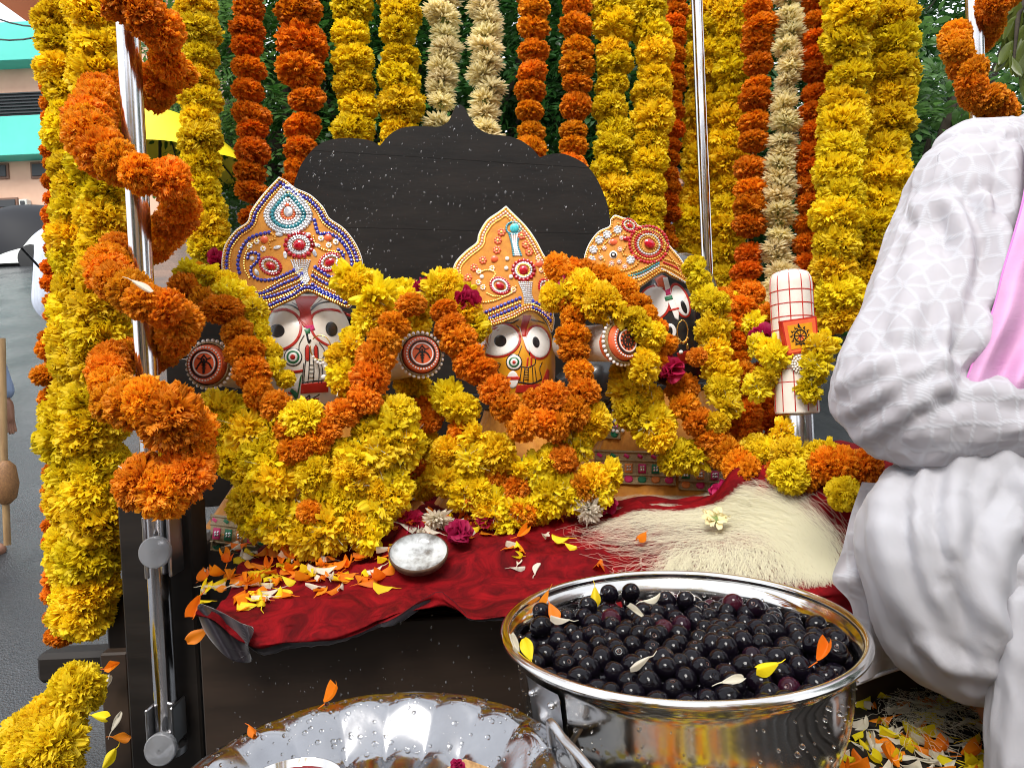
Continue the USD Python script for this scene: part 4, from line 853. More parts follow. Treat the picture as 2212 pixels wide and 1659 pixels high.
# ---- left idol: ivory face
t = Thing('idol', 'white faced wooden idol with round black eyes, leftmost of the three', 'idol')
C1 = W(668, 770, 1.645); fin = ellipsoid_in(C1, .100, .115, .145); fd = lambda p: hit(p, fin, 1.4, 1.75)
face = t.part('face', ellipsoid_mesh(C1, .100, .115, .145), M_white, True)
c1 = A([C1[0], C1[1] + .02]); ins1 = robe(t, c1, zc(A([c1[0]]), A([c1[1]]))[0] - .01, W(668, 890, 1.6)[2], .245, .10, M_orangecloth, 1)
rd1 = lambda p: hit(p, ins1, 1.25, 1.75)
def paint(z, marks, nm, mat, dep, h, into): t.part(nm, decal(ops.unary_union(marks), dep, h), mat, True, into=into, kind='stuff' if nm == 'fine_lines' else None)
z = z6
paint(z, [L_(z, [(575, 880), (640, 850), (700, 843), (760, 872), (790, 925), (788, 985), (758, 1040), (705, 1078), (640, 1098)], 17), L_(z, [(1090, 880), (1010, 848), (930, 845), (870, 872), (852, 930), (868, 990), (908, 1032), (960, 1062), (1010, 1086)], 15)], 'eye_outline', M_red, fd, .0008, face)
for c, rx, ry, ro in (((648, 972), 46, 40, 0), ((980, 962), 36, 45, -15)): paint(z, [E_(z, c, rx, ry, ro)], 'pupil', M_black, fd, .0008, face)
paint(z, [L_(z, [(570, 858), (650, 820), (730, 815), (790, 850)], 10), L_(z, [(850, 850), (910, 805), (1000, 800), (1090, 850)], 9), L_(z, [(740, 800), (790, 830)], 5), L_(z, [(920, 780), (860, 830)], 5)], 'brow_line', M_black, fd, .0007, face)
paint(z, [P_(z, [(745, 760), (905, 760), (850, 830), (862, 900), (875, 960), (850, 960), (810, 950), (780, 900), (792, 850)]), L_(z, [(760, 770), (800, 880)], 14)], 'red_tilak', M_red, fd, .0009, face)
paint(z, [P_(z, [(815, 945), (868, 935), (880, 965), (845, 975)])], 'pink_mark', M_magenta, fd, .0011, face)
paint(z, [P_(z, [(812, 965), (850, 955), (848, 985), (825, 992)])], 'green_mark', M_green, fd, .0012, face)
paint(z, [L_(z, [(825, 975), (840, 1040), (850, 1030)], 12)], 'nose_tip_line', M_black, fd, .0010, face)
paint(z, [L_(z, [(832, 1070), (832, 1145)], 22), L_(z, [(884, 1070), (886, 1140)], 20)], 'nostril', M_red, fd, .0010, face)
paint(z, [L_(z, [(832, 1058), (820, 1080), (819, 1148)], 5), L_(z, [(832, 1058), (846, 1080), (846, 1148)], 5), L_(z, [(884, 1058), (872, 1080), (874, 1142)], 5), L_(z, [(884, 1058), (896, 1080), (899, 1142)], 5), L_(z, [(812, 1000), (785, 1050), (780, 1090)], 5), L_(z, [(905, 1045), (935, 1090), (925, 1140), (905, 1150)], 5)] +
      [L_(z, [(a, 1150), (b, 1210), (b - 6, 1290)], 5) for a, b in ((822, 815), (845, 842), (868, 872), (890, 905), (908, 925))] + [L_(z, [(845, y), (872, y)], 4) for y in (1180, 1205, 1230, 1255)] + [L_(z, [(800, 1292), (850, 1280), (930, 1275)], 7), L_(z, [(800, 1290), (810, 1170)], 5), L_(z, [(640, 1150), (660, 1160), (670, 1185), (655, 1195)], 5), L_(z, [(825, 1380), (845, 1365), (850, 1385), (880, 1375), (905, 1360)], 7)], 'fine_lines', M_black, fd, .0010, face)
paint(z, [E_(z, (745, 1132), 56)], 'cheek_target', M_black, fd, .0009, face); paint(z, [E_(z, (745, 1132), 50)], 'cheek_target', M_whitep, fd, .0012, face); paint(z, [E_(z, (745, 1132), 40)], 'cheek_target', M_green, fd, .0015, face); paint(z, [E_(z, (745, 1132), 28)], 'cheek_target', M_whitep, fd, .0018, face); paint(z, [E_(z, (743, 1132), 16)], 'cheek_target', M_red, fd, .0021, face)
paint(z, [P_(z, [(795, 1295), (960, 1280), (960, 1345), (790, 1355)]), L_(z, [(720, 1215), (760, 1222), (800, 1215)], 16), L_(z, [(720, 1350), (760, 1362)], 12), L_(z, [(780, 1395), (900, 1385)], 8)], 'lip', M_red, fd, .0009, face)
paint(z, [P_(z, [(725, 1340), (800, 1235), (770, 1400)])], 'chin_triangle', M_green, fd, .0010, face)
paint(z, [P_(z, [(735, 1320), (790, 1245), (772, 1350)])], 'chin_triangle', M_whitep, fd, .0013, face)
hand(t, 'arm', 441, 785, 1.40, -fw + A([-.12, 0, .05]), W(520, 800, 1.62), r=.047, motif='shell', scale=.97)
hand(t, 'arm', 912, 763, 1.44, -fw + A([.30, 0, .08]), W(830, 790, 1.66), r=.047, motif='shell', scale=.93)
border(t, rd1, 455, 580, lambda x: 1150 - 0 * x + .12 * (x - 455), 24, 30)
border(t, rd1, 770, 940, lambda x: 1072 - .22 * (x - 770), 24, 24, 1)
# nose ring
q = fd(z6(A([[880, 1000]])))[0]
ringp = [W(*(z6(A([912 + 62 * math.cos(a), 1075 + 75 * math.sin(a)]))), q - .012) for a in np.linspace(-2.4, 3.3, 26)]
t.part('nose_ring', tube(ringp, .0014, 6), M_gold, True)
t.part('nose_ring_stones', balls([W(*z6(A(p_)), q - .014) for p_ in ((868, 1130), (880, 1150), (895, 1165), (912, 1172), (930, 1168), (945, 1150), (940, 1190))], .0032, 1), M_clear, False)
t.part('pearl', ball(W(*z6(A([932, 1255])), q - .016), .006, 2), M_whitep, True)
t.done(); idol1 = t
# ---- middle idol: yellow face
t = Thing('idol', 'yellow faced wooden idol with white round eyes, the one in the middle', 'idol')
C2 = W(1122, 790, 1.70); fin2 = ellipsoid_in(C2, .086, .10, .135); fd2 = lambda p: hit(p, fin2, 1.45, 1.8)
face = t.part('face', ellipsoid_mesh(C2, .086, .10, .135), M_ochre, True)
c2 = A([C2[0], C2[1] + .02]); ins2 = robe(t, c2, zc(A([c2[0]]), A([c2[1]]))[0] - .01, W(1115, 885, 1.66)[2], .22, .09, M_orangecloth, 2)
rd2 = lambda p: hit(p, ins2, 1.3, 1.8)
z = z7
paint(z, [E_(z, (440, 925), 138, 108, -8)], 'eye_outline', M_red, fd2, .0008, face); paint(z, [E_(z, (440, 925), 124, 95, -8)], 'eye_white', M_whitep, fd2, .0012, face); paint(z, [E_(z, (450, 930), 38, 36)], 'pupil', M_black, fd2, .0016, face)
paint(z, [E_(z, (678, 938), 82, 108, -12)], 'eye_outline', M_red, fd2, .0008, face); paint(z, [E_(z, (682, 938), 68, 95, -12)], 'eye_white', M_whitep, fd2, .0012, face); paint(z, [E_(z, (668, 938), 21, 34, -14)], 'pupil', M_black, fd2, .0016, face)
paint(z, [P_(z, [(590, 775), (640, 775), (612, 850), (606, 905), (585, 905), (572, 850)])], 'red_tilak', M_red, fd2, .0018, face)
paint(z, [P_(z, [(565, 850), (595, 850), (625, 960), (630, 1000), (612, 985)]), L_(z, [(585, 870), (605, 930)], 16)], 'white_nose_stripe', M_whitep, fd2, .0016, face)
paint(z, [L_(z, [(560, 800), (520, 820), (450, 815)], 8), L_(z, [(640, 800), (700, 815), (740, 835)], 8), L_(z, [(550, 835), (575, 860)], 7), L_(z, [(600, 900), (626, 960), (628, 1015)], 6), L_(z, [(570, 1085), (620, 1090), (660, 1070), (665, 1035)], 5), L_(z, [(545, 1060), (580, 960)], 4), L_(z, [(420, 1065), (450, 1070), (435, 1110), (460, 1140), (470, 1165)], 5), L_(z, [(705, 1060), (690, 1100), (700, 1150), (690, 1170)], 5), L_(z, [(560, 1180), (640, 1190), (700, 1165)], 9)] +
      [L_(z, [(a, 1090), (b, 1180)], 5) for a, b in ((580, 568), (600, 590), (622, 618), (645, 650), (660, 672))] + [L_(z, [(598, y), (622, y)], 4) for y in (1105, 1120, 1135, 1150, 1165)], 'fine_lines', M_black, fd2, .0010, face)
paint(z, [L_(z, [(618, 1035), (612, 1090)], 10), L_(z, [(640, 1030), (638, 1080)], 10), P_(z, [(550, 1200), (700, 1190), (735, 1100), (750, 1110), (745, 1190), (690, 1250), (540, 1245)])], 'lip', M_red, fd2, .0009, face)
for r_, m_, h_ in ((50, M_black, .0010), (44, M_whitep, .0014), (32, M_green, .0017), (22, M_whitep, .0020), (11, M_red, .0023)): paint(z, [E_(z, (534, 1060), r_)], 'cheek_target', m_, fd2, h_, face)
paint(z, [E_(z, (526, 1165), 34, 52)], 'chin_drop', M_whitep, fd2, .0012, face); paint(z, [L_(z, [(496, 1158), (558, 1156)], 22)], 'chin_drop_band', M_red, fd2, .0016, face)
border(t, rd2, 1035, 1100, lambda x: 1045 + .0 * x, 26, 26, 1)
t.done()
# ---- right idol: black face, stretched arm
t = Thing('idol', 'black faced wooden idol with big oval white eyes, rightmost of the three', 'idol')
C3 = W(1462, 690, 1.80); fin3 = ellipsoid_in(C3, .105, .11, .17); fd3 = lambda p: hit(p, fin3, 1.5, 1.9)
face = t.part('face', ellipsoid_mesh(C3, .105, .11, .17), M_jet, True)
c3 = A([W(1430, 900, 1.82)[0], W(1430, 900, 1.82)[1]]); ins3 = robe(t, c3, zc(A([c3[0]]), A([c3[1]]))[0] - .01, W(1430, 845, 1.8)[2], .25, .12, M_orangecloth, 3)
rd3 = lambda p: hit(p, ins3, 1.35, 1.9)
z = z8
paint(z, [E_(z, (455, 595), 100, 112, 18)], 'eye_outline', M_red, fd3, .0008, face); paint(z, [E_(z, (452, 597), 87, 100, 18)], 'eye_white', M_whitep, fd3, .0012, face)
paint(z, [E_(z, (612, 580), 55, 112, -22)], 'eye_outline', M_red, fd3, .0008, face); paint(z, [E_(z, (614, 582), 42, 98, -22)], 'eye_white', M_whitep, fd3, .0012, face); paint(z, [E_(z, (634, 620), 15, 42, -20)], 'pupil', M_black, fd3, .0016, face)
paint(z, [P_(z, [(455, 450), (500, 425), (535, 440), (545, 500), (520, 500), (480, 500)])], 'coral_tilak', M_coral, fd3, .0009, face)
paint(z, [P_(z, [(505, 440), (535, 440), (565, 560), (605, 660), (600, 700), (580, 690), (535, 580)])], 'white_nose_stripe', M_whitep, fd3, .0012, face)
paint(z, [P_(z, [(515, 560), (560, 548), (568, 572), (522, 585)])], 'green_mark', M_green, fd3, .0018, face); paint(z, [P_(z, [(520, 520), (550, 505), (555, 545), (525, 550)])], 'pink_mark', M_magenta, fd3, .0018, face)
paint(z, [L_(z, [(455, 480), (470, 500), (500, 505)], 9)], 'fine_lines', M_whitep, fd3, .0010, face)
paint(z, [L_(z, [(550, 640), (600, 628)], 12)], 'red_band', M_red, fd3, .0018, face)
paint(z, [E_(z, (545, 770), 42, 50)], 'cheek_target', M_whitep, fd3, .0012, face); paint(z, [E_(z, (540, 768), 26, 34)], 'cheek_target', M_black, fd3, .0016, face)
paint(z, [P_(z, [(590, 900), (680, 880), (690, 960), (610, 970)])], 'lip', M_red, fd3, .0009, face)
hand(t, 'arm', 1356, 735, 1.45, -fw * 1.0 + A([.62, 0, .10]), W(1225, 742, 1.66), r=.046, motif='wheel', scale=.98)
hand(t, 'arm', 1672, 706, 1.72, A([.75, -.6, .1]), W(1560, 720, 1.86), r=.05, motif='wheel', scale=1., arm_mat=M_jet)
t.part('chest', cyl_mesh(W(1240, 860, 1.80), W(1330, 780, 1.80), .075, .06), M_jet, True)
border(t, rd3, 1285, 1460, lambda x: 1008 + .03 * (x - 1285), 26, 24)
border(t, rd3, 1466, 1560, lambda x: 1022 + .05 * (x - 1466), 26, 24, 1)
border(t, rd3, 1288, 1340, lambda x: 916 + .05 * (x - 1288), 22, 14, 2)
q = fd3(z(A([[600, 700]])))[0]
t.part('nose_ring', tube([W(*z(A([625 + 32 * math.cos(a), 768 + 66 * math.sin(a)])), q - .02) for a in np.linspace(-1.9, 4.3, 30)], .0016, 6), M_gold, True)
for k, (px_, py_) in enumerate(((604, 820), (615, 835), (630, 838), (645, 830), (655, 812))): t.part('nose_ring_stone', ball(W(*z(A([px_, py_])), q - .023), .004, 1), M_gold, False)
t.part('pearl', ball(W(*z(A([616, 895])), q - .022), .005, 2), M_whitep, True); t.part('pendant', ball(W(*z(A([655, 860])), q - .022), .004, 2, (.8, .8, 2.)), M_gold, True)
t.done()
# brooch on the saffron robe
t = Thing('brooch', 'dark gold brooch with pearl drops pinned to the saffron robe', 'brooch')
bp = lambda x, y, h: W(*z8(A([x, y])), rd3(z8(A([[x, y]])))[0] - h)
t.part('stem', tube([bp(240, 1180, .008), bp(215, 1215, .01), bp(240, 1250, .01), bp(232, 1290, .01)], [.003, .005, .007, .005], 8, .004), M_brocade2, True)
for (x, y) in ((215, 1312), (262, 1308)):
    f_ = t.part('drop_setting', ball(bp(x, y, .008), .0085, 2, (1, .5, 1.25)), M_brocade2, True); t.part('drop_stone', ball(bp(x, y, .012), .006, 2, (.9, .5, 1.2)), M_gem, True, into=f_)
for (x, y) in ((205, 1372), (228, 1378), (262, 1372)): t.part('pearl', ball(bp(x, y, .008), .0045, 2), M_whitep, True)
t.part('stones', balls([bp(225 + 26 * math.cos(a), 1238 + 30 * math.sin(a), .012) for a in np.linspace(0, 6, 12)], .0022, 1), M_clear, False)
t.done()
# ---------------------------------------------------------------- crowns
def crown(name, label, zf, pts, xc, d0, k, tilt, yref, back, rows, deco):
    t = Thing(name, label, 'crown')
    O = sg.Polygon(smooth(np.vstack([zf(pts), zf(pts[:1])]), 6)).buffer(0)
    xcp = zf(A([[xc, 0]]))[0, 0]; yr = zf(A([[0, yref]]))[0, 1]
    def dep(p): return d0 + k * ((p[:, 0] - xcp) / F * d0)**2 + tilt * (yr - p[:, 1])
    face_ = t.part('cloth_panel', decal(O, dep, .004, 16), back, True)
    ed = O.buffer(1.5); pl_ = decal(ed, lambda p: dep(p) + .0045, .001, 16); t.part('card_backing', pl_, M_whitep, True)
    def beads(nm, P, spacing, r, mat, h=.005, fl=None, sub=1, into=None):
        P = np.asarray(P, float); s = np.concatenate([[0], np.cumsum(np.hypot(*np.diff(P, axis=0).T))]); n = max(2, int(s[-1] / spacing) + 1); u = np.linspace(0, s[-1], n)
        Q = np.column_stack([np.interp(u, s, P[:, 0]), np.interp(u, s, P[:, 1])]); d = dep(Q)
        return t.part(nm, balls(WA(np.column_stack([Q, d - h])), r / F * d0, sub), mat, False if sub < 2 else True, kind='stuff', into=into)
    for inset, r, sp, mat, nm in rows:
        q = O.buffer(-inset)
        for g_ in getattr(q, 'geoms', [q]):
            if g_.length > 60: beads(nm, np.array(g_.exterior.coords), sp, r, mat)
    def gem(c, rx, ry, mat, h=.006, rot=0., nm='gem'):
        Q = zf(A([c])); d = dep(Q)[0]; C = W(Q[0, 0], Q[0, 1], d - h); a = math.radians(rot)
        m = trimesh.creation.icosphere(2, 1.0); v = np.asarray(m.vertices) * A([rx, ry, 1]) * .3552 / F * d0; v[:, 2] = np.asarray(m.vertices)[:, 2] * min(rx, ry) * .3552 / F * d0 * .5
        x, y = v[:, 0] * math.cos(a) - v[:, 1] * math.sin(a), v[:, 0] * math.sin(a) + v[:, 1] * math.cos(a)
        m.vertices = C + x[:, None] * RT - y[:, None] * UP - v[:, 2:] * fw
        return t.part(nm, m, mat, False)
    def ringb(c, rx, ry, r, sp, mat, nm='stone_ring', rot=0., tear=0., h=.005):
        a = np.linspace(0, 2 * PI, 80); R_ = 1 + tear * np.maximum(0, -np.sin(a))**5
        x, y = rx * np.cos(a) * (1 - (tear * .55) * np.maximum(0, -np.sin(a))**1.0), ry * np.sin(a) * R_
        cr, sr = math.cos(math.radians(rot)), math.sin(math.radians(rot))
        beads(nm, zf(np.stack([c[0] + x * cr - y * sr, c[1] + x * sr + y * cr], 1)), sp * .3552, r * .3552, mat, h)
    def disc(c, rx, mat, h=.0045, ry=None, rot=0, nm='boss'): t.part(nm, decal(E_(zf, c, rx, ry, rot), dep, h, 12), mat, True)
    def rowl(pts_, r, sp, mat, nm='bead_row', h=.005): beads(nm, smooth(zf(A(pts_))), sp * .3552, r * .3552, mat, h)
    def flower(c, r, m1, m2): 
        a = np.arange(7) / 7 * 2 * PI; Q = zf(np.stack([c[0] + r * .62 * np.cos(a), c[1] + r * .62 * np.sin(a)], 1)); t.part('stone_flower', balls(WA(np.column_stack([Q, dep(Q) - .005])), r * .36 * .3552 / F * d0, 1), m1, False, kind='stuff'); gem(c, r * .4, r * .4, m2, .007)
    deco(t, gem, ringb, disc, rowl, flower)
    return t.done()
def deco1(t, gem, ringb, disc, rowl, flower):
    c = (715, 250)
    for rx, ry, r, sp, m, te in ((140, 118, 13, 19, M_silver, .42), (120, 100, 12, 18, M_silver, .42), (98, 82, 14, 21, M_teal, .42), (76, 63, 12, 18, M_silver, .42), (56, 47, 11, 17, M_silver, .40)): ringb((c[0], c[1] + 12), rx, ry, r, sp, m, tear=te)
    gem((716, 250), 28, 34, M_gem); ringb((716, 250), 38, 46, 8, 14, M_coral); gem((710, 207), 14, 14, M_coral)
    c = (782, 452); ringb(c, 84, 72, 15, 30, M_ruby); ringb(c, 62, 54, 11, 17, M_silver); ringb(c, 48, 42, 9, 15, M_silver); gem(c, 38, 34, M_ruby, .009)
    for c, ro in (((608, 578), 25), ((968, 555), -28)):
        ringb(c, 66, 48, 10, 15, M_ruby, rot=ro); ringb(c, 50, 36, 11, 17, M_silver, rot=ro); gem(c, 33, 23, M_ruby, .009, rot=ro)
    for k in range(8):
        x0 = 735 + k * 16; x1 = 800 + (k - 3.5) * 7
        rowl([(x0, 545), ((x0 + x1) / 2 + (k - 3.5) * -2, 610), (x1 + 20, 660 + 35 * (1 - abs(k - 3.5) / 3.5))], 7, 13, M_silver, 'tassel_row')
    for c in ((524, 430), (563, 475), (482, 455), (915, 410), (1005, 432), (962, 452)): flower(c, 20, M_clear, M_gold)
    for c in ((570, 418), (958, 406)): gem(c, 24, 24, M_coral, .006)
    for c, ro in (((660, 388), 10), ((830, 388), -10), ((648, 466), -15), ((890, 452), 15), ((697, 512), 80), ((876, 500), 70), ((525, 618), 60), ((1045, 605), 60)): gem(c, 24, 12, M_gem, .006, rot=ro)
    rowl([(600, 375), (530, 390), (470, 420), (430, 480), (410, 560), (420, 620)], 13, 24, M_bluebead); rowl([(580, 400), (520, 420), (460, 500), (450, 590), (480, 650)], 8, 15, M_gold)
    rowl([(875, 300), (900, 380), (960, 380), (1020, 410), (1070, 470), (1100, 540), (1105, 620)], 13, 24, M_bluebead); rowl([(600, 370), (640, 410), (600, 430), (610, 470)], 8, 15, M_gold); rowl([(870, 400), (880, 440), (930, 480), (1060, 500)], 8, 15, M_gold)
    rowl([(470, 530), (480, 500), (520, 500), (540, 520), (520, 560), (490, 590), (500, 640), (560, 665), (640, 655), (700, 630), (750, 605)], 12, 23, M_bluebead); gem((497, 533), 15, 15, M_gem)
    rowl([(1020, 480), (1045, 500), (1050, 540), (1040, 580), (1050, 620), (1020, 650), (960, 640), (900, 600), (880, 585)], 12, 23, M_bluebead)
    for k, (m, r) in enumerate(((M_gold, 8), (M_bluebead, 12), (M_gold, 8), (M_bluebead, 12), (M_gold, 8))):
        o = k * 27; rowl([(440, 690 + o * .5), (540, 735 + o * .5), (680, 660 + o), (775, 620 + o), (800, 600 + o)], r, r * 1.9, m); rowl([(865, 610 + o), (930, 650 + o), (1040, 700 + o * .9), (1110, 690 + o * .8)], r, r * 1.9, m)
rows1 = [(3, 2.8, 5.4, M_gold, 'gold_row'), (9.5, 4.4, 8.4, M_bluebead, 'blue_row'), (16, 2.7, 5.4, M_gold, 'gold_row')]
crown('crown', 'largest pointed saffron crown edged with blue beads, on the white faced idol', z6, A([(660, 42), (700, 62), (760, 108), (850, 150), (925, 222), (965, 290), (1050, 350), (1112, 425), (1150, 500), (1166, 565), (1160, 640), (1130, 705), (1110, 765), (1085, 832), (1000, 805), (920, 770), (832, 735), (760, 775), (680, 812), (560, 858), (500, 812), (470, 760), (400, 705), (338, 660), (316, 600), (318, 520), (340, 440), (400, 362), (470, 312), (492, 245), (548, 165), (600, 105)]), 740, 1.512, 2.2, .00020, 800, M_orangecloth, rows1, deco1)
M_rosestone = pm('rose_gold_stone', (.80, .42, .30), (.9, .62, .48), rough=.15, metal=.6, scale=300)
def deco2(t, gem, ringb, disc, rowl, flower):
    ringb((530, 245), 44, 36, 8, 13, M_teal); gem((536, 244), 28, 30, M_aqua, .008, 30)
    for k in range(5): rowl([(505 + k * 16, 285), (520 + k * 9, 340), (530 + k * 12, 410)], 7, 12, M_teal if k in (0, 4) else M_silver, 'tassel_row')
    c = (592, 500); ringb(c, 66, 60, 13, 24, M_ruby); ringb(c, 48, 44, 9, 15, M_silver); ringb(c, 38, 36, 7, 12, M_gold); gem(c, 27, 30, M_ruby, .009)
    for c, rx, ry, ro in (((448, 595), 60, 46, 25), ((722, 608), 34, 52, -15)): ringb(c, rx, ry, 9, 14, M_ruby, rot=ro); ringb(c, rx * .76, ry * .76, 9, 14, M_silver, rot=ro); gem(c, rx * .48, ry * .48, M_ruby, .009, ro)
    for k in range(7): rowl([(565 + k * 13, 575), (590 + k * 8, 640), (600 + k * 10, 700)], 6, 12, M_silver, 'tassel_row')
    for c in ((458, 270), (436, 320), (430, 378), (345, 440), (292, 485), (256, 545), (580, 290), (605, 345), (625, 390)): flower(c, 27, M_coral, M_gold)
    for c in ((400, 490), (320, 510), (318, 575), (345, 605), (680, 430), (700, 500), (530, 620)): flower(c, 20, M_rosestone, M_gold)
    for c in ((415, 432), (685, 462)): gem(c, 24, 22, M_coral, .006)
    for c in ((492, 430), (487, 488), (515, 540), (338, 540)): gem(c, 13, 13, M_whitep, .007)
    for k, (m, r) in enumerate(((M_bluebead, 12), (M_gold, 8), (M_bluebead, 12))):
        o = k * 24; rowl([(270, 775 + o), (360, 755 + o), (470, 710 + o), (570, 670 + o)], r, r * 1.9, m); rowl([(650, 690 + o * .8), (700, 715 + o * .8), (755, 770 + o * .8)], r * .9, r * 1.6, m)
    rowl([(370, 640), (420, 660), (500, 650), (545, 600)], 7, 13, M_gold); rowl([(320, 520), (370, 500), (420, 520), (390, 570)], 7, 13, M_gold); rowl([(250, 640), (300, 690), (400, 690), (520, 640)], 8, 15, M_gold)
rows2 = [(3, 2.7, 5.2, M_gold, 'gold_row'), (8.5, 3.2, 6.6, M_rosestone, 'pink_stone_row'), (14, 2.6, 5.2, M_gold, 'gold_row')]
crown('crown', 'tall narrow saffron crown with a turquoise stone near its tip, on the yellow faced idol', z7, A([(485, 115), (520, 150), (600, 230), (660, 312), (702, 390), (740, 460), (762, 545), (776, 640), (766, 735), (776, 805), (762, 875), (735, 815), (692, 772), (622, 750), (540, 792), (430, 832), (320, 857), (296, 825), (260, 740), (200, 640), (175, 545), (168, 490), (190, 440), (250, 380), (310, 332), (322, 280), (370, 200), (440, 150)]), 540, 1.588, 3.2, .00020, 800, M_orangecloth, rows2, deco2)
def deco3(t, gem, ringb, disc, rowl, flower):
    c = (420, 240)
    for R_, m, r in ((118, M_ruby, 11), (98, M_gold, 8), (82, M_ruby, 8), (66, M_silver, 8), (50, M_gold, 7)): ringb(c, R_, R_ * .92, r, r * 1.9, m, rot=20)
    gem((425, 235), 36, 26, M_ruby, .010, 30)
    ringb((302, 124), 44, 34, 8, 13, M_ruby, rot=35); ringb((302, 124), 32, 24, 7, 11, M_silver, rot=35); gem((304, 124), 20, 13, M_ruby, .009, 35)
    for c in ((232, 152), (168, 182), (120, 214), (85, 272), (72, 335), (84, 385), (310, 335)): flower(c, 30, M_silver, M_gem)
    for c in ((190, 225), (150, 262), (130, 320), (195, 355), (240, 345), (275, 375), (245, 270), (255, 200), (165, 385)): flower(c, 18, M_rosestone, M_silver)
    gem((207, 225), 24, 20, M_coral, .006); gem((285, 205), 22, 15, M_ruby, .007); disc((205, 303), 24, M_whitep); disc((205, 303), 17, M_black, .0055); gem((205, 303), 8, 8, M_whitep, .007)
    rowl([(110, 420), (160, 405), (210, 410), (250, 425)], 13, 24, M_aqua); rowl([(150, 340), (120, 290), (150, 240), (210, 190), (280, 180)], 8, 15, M_gold); rowl([(180, 370), (260, 400), (340, 370), (360, 340)], 8, 15, M_gold); rowl([(280, 250), (260, 300), (310, 310), (340, 300)], 8, 15, M_gold)
    for k in range(4): rowl([(500 + k * 6, 390 - k * 20), (560 + k * 8, 420 - k * 22), (640 + k * 6, 470 - k * 22)], 7, 12, (M_silver, M_gold, M_ruby, M_gold)[k]); rowl([(300, 470 - k * 18), (380, 450 - k * 20), (480, 390 - k * 18)], 8, 15, (M_gold, M_silver, M_teal, M_gold)[k])
rows3 = [(3, 2.6, 5.2, M_gold, 'gold_row'), (14, 2.5, 5.2, M_gold, 'gold_row')]
crown('crown', 'low round saffron crown with white stone flowers, tilted on the black faced idol', z8, A([(190, 90), (215, 66), (262, 80), (330, 100), (352, 125), (430, 152), (500, 200), (572, 280), (622, 342), (662, 420), (692, 502), (640, 472), (562, 440), (512, 410), (462, 432), (382, 490), (350, 500), (318, 470), (220, 450), (120, 424), (42, 402), (25, 370), (38, 290), (70, 220), (120, 162), (182, 132)]), 380, 1.66, 2.6, .00018, 450, M_orangecloth, rows3, deco3)
# plait of dark metal fringe beside the middle idol
M_ = None
# ---------------------------------------------------------------- mace
t = Thing('ceremonial_mace', 'white cylinder painted with a red grid and an orange wheel emblem', 'mace')
a0, a1 = W(1706, 585, 1.47), W(1722, 892, 1.45); ax = (a1 - a0) / np.linalg.norm(a1 - a0); Lm = np.linalg.norm(a1 - a0); rm = 44 / F * 1.46
Mm = frame(ax, 0, a0)
x = RT - ax * (RT @ ax); x /= np.linalg.norm(x); y = np.cross(ax, x); Mm[0, :3], Mm[1, :3], Mm[2, :3] = x, y, ax
if y @ fw < 0: pass
body = t.part('cylinder', put(lathe([(.001, 0), (rm * .6, .001), (rm * .85, .006), (rm * .97, .017), (rm, .03), (rm, Lm * .5), (rm * 1.02, Lm - .003), (rm * .98, Lm), (.001, Lm)], 64), Mm), M_white, 40)
ks = [.018, .045, .072, .099, .125, .205, .232, .258, .284]
for s_ in ks:
    if s_ < Lm - .005: t.part('grid_line', put(lathe([(rm * (.90 if s_ < .02 else 1.0) - .001, s_ - .0013), (rm * (.93 if s_ < .02 else 1.0) + .0006, s_ - .001), (rm * (.96 if s_ < .02 else 1.0) + .0006, s_ + .001), (rm * (.97 if s_ < .02 else 1.0) - .001, s_ + .0013)], 64), Mm), M_red, 40, into=body)
for k in range(11):
    a_ = k * 2 * PI / 11 + .3; pr = [(rm * .5, .0008), (rm * .8, .005), (rm * .965, .017), (rm + .0002, .03), (rm + .0002, Lm * .5), (rm * 1.02 + .0002, Lm - .004)]
    t.part('grid_line', put(tube([(r_ * math.cos(a_), r_ * math.sin(a_), z_) for r_, z_ in pr], .0011, 6), Mm), M_red, True, into=body)
def mpt(u, v, h): return None
emb = lambda p: np.full(len(p), 1.46 - rm - .004)
sq = sg.Polygon(z8(A([(1226, 705), (1440, 675), (1458, 880), (1262, 915)])))
e_ = t.part('emblem_plate', plate(sq, emb, .010, 30), M_red)
t.part('emblem_border', decal(sg.Polygon(z8(A([(1236, 714), (1431, 686), (1447, 872), (1270, 904)]))), emb, .0008, 20), M_coral, False, into=e_)
t.part('emblem_field', decal(sg.Polygon(z8(A([(1262, 735), (1412, 712), (1426, 852), (1288, 880)]))), emb, .0016, 20), M_ochre, False, into=e_)
cw = A([1342, 795]); mk = [E_(z8, cw, 40).difference(E_(z8, cw, 32))]
for k in range(4): mk.append(L_(z8, [cw - 36 * A([math.cos(k * PI / 4), math.sin(k * PI / 4)]), cw + 36 * A([math.cos(k * PI / 4), math.sin(k * PI / 4)])], 4))
for k in range(12):
    a_ = k * PI / 6; d_ = A([math.cos(a_), math.sin(a_)]); n_ = A([-d_[1], d_[0]]); mk.append(L_(z8, [cw + 44 * d_ + 6 * n_, cw + 52 * d_, cw + 50 * d_ - 8 * n_, cw + 62 * d_ - 4 * n_], 5))
mk.append(L_(z8, [(1315, 848), (1345, 842), (1375, 846)], 7)); mk.append(L_(z8, [(1330, 740), (1330, 725)], 9))
t.part('wheel_emblem', decal(ops.unary_union(mk), emb, .0024, 12), M_black, False, into=e_)
t.part('wheel_centre', decal(E_(z8, cw + A([4, 10]), 18), emb, .0020, 12), M_coral, False, into=e_)
t.done()
t = Thing('steel_post', 'short wet steel post carrying the red gridded mace', 'post')
p0, p1 = a1 + ax * .002, a1 + ax * .16; p1 = p0 + (p1 - p0) * ((p0[2] - ZP) / max(1e-6, p0[2] - p1[2]))
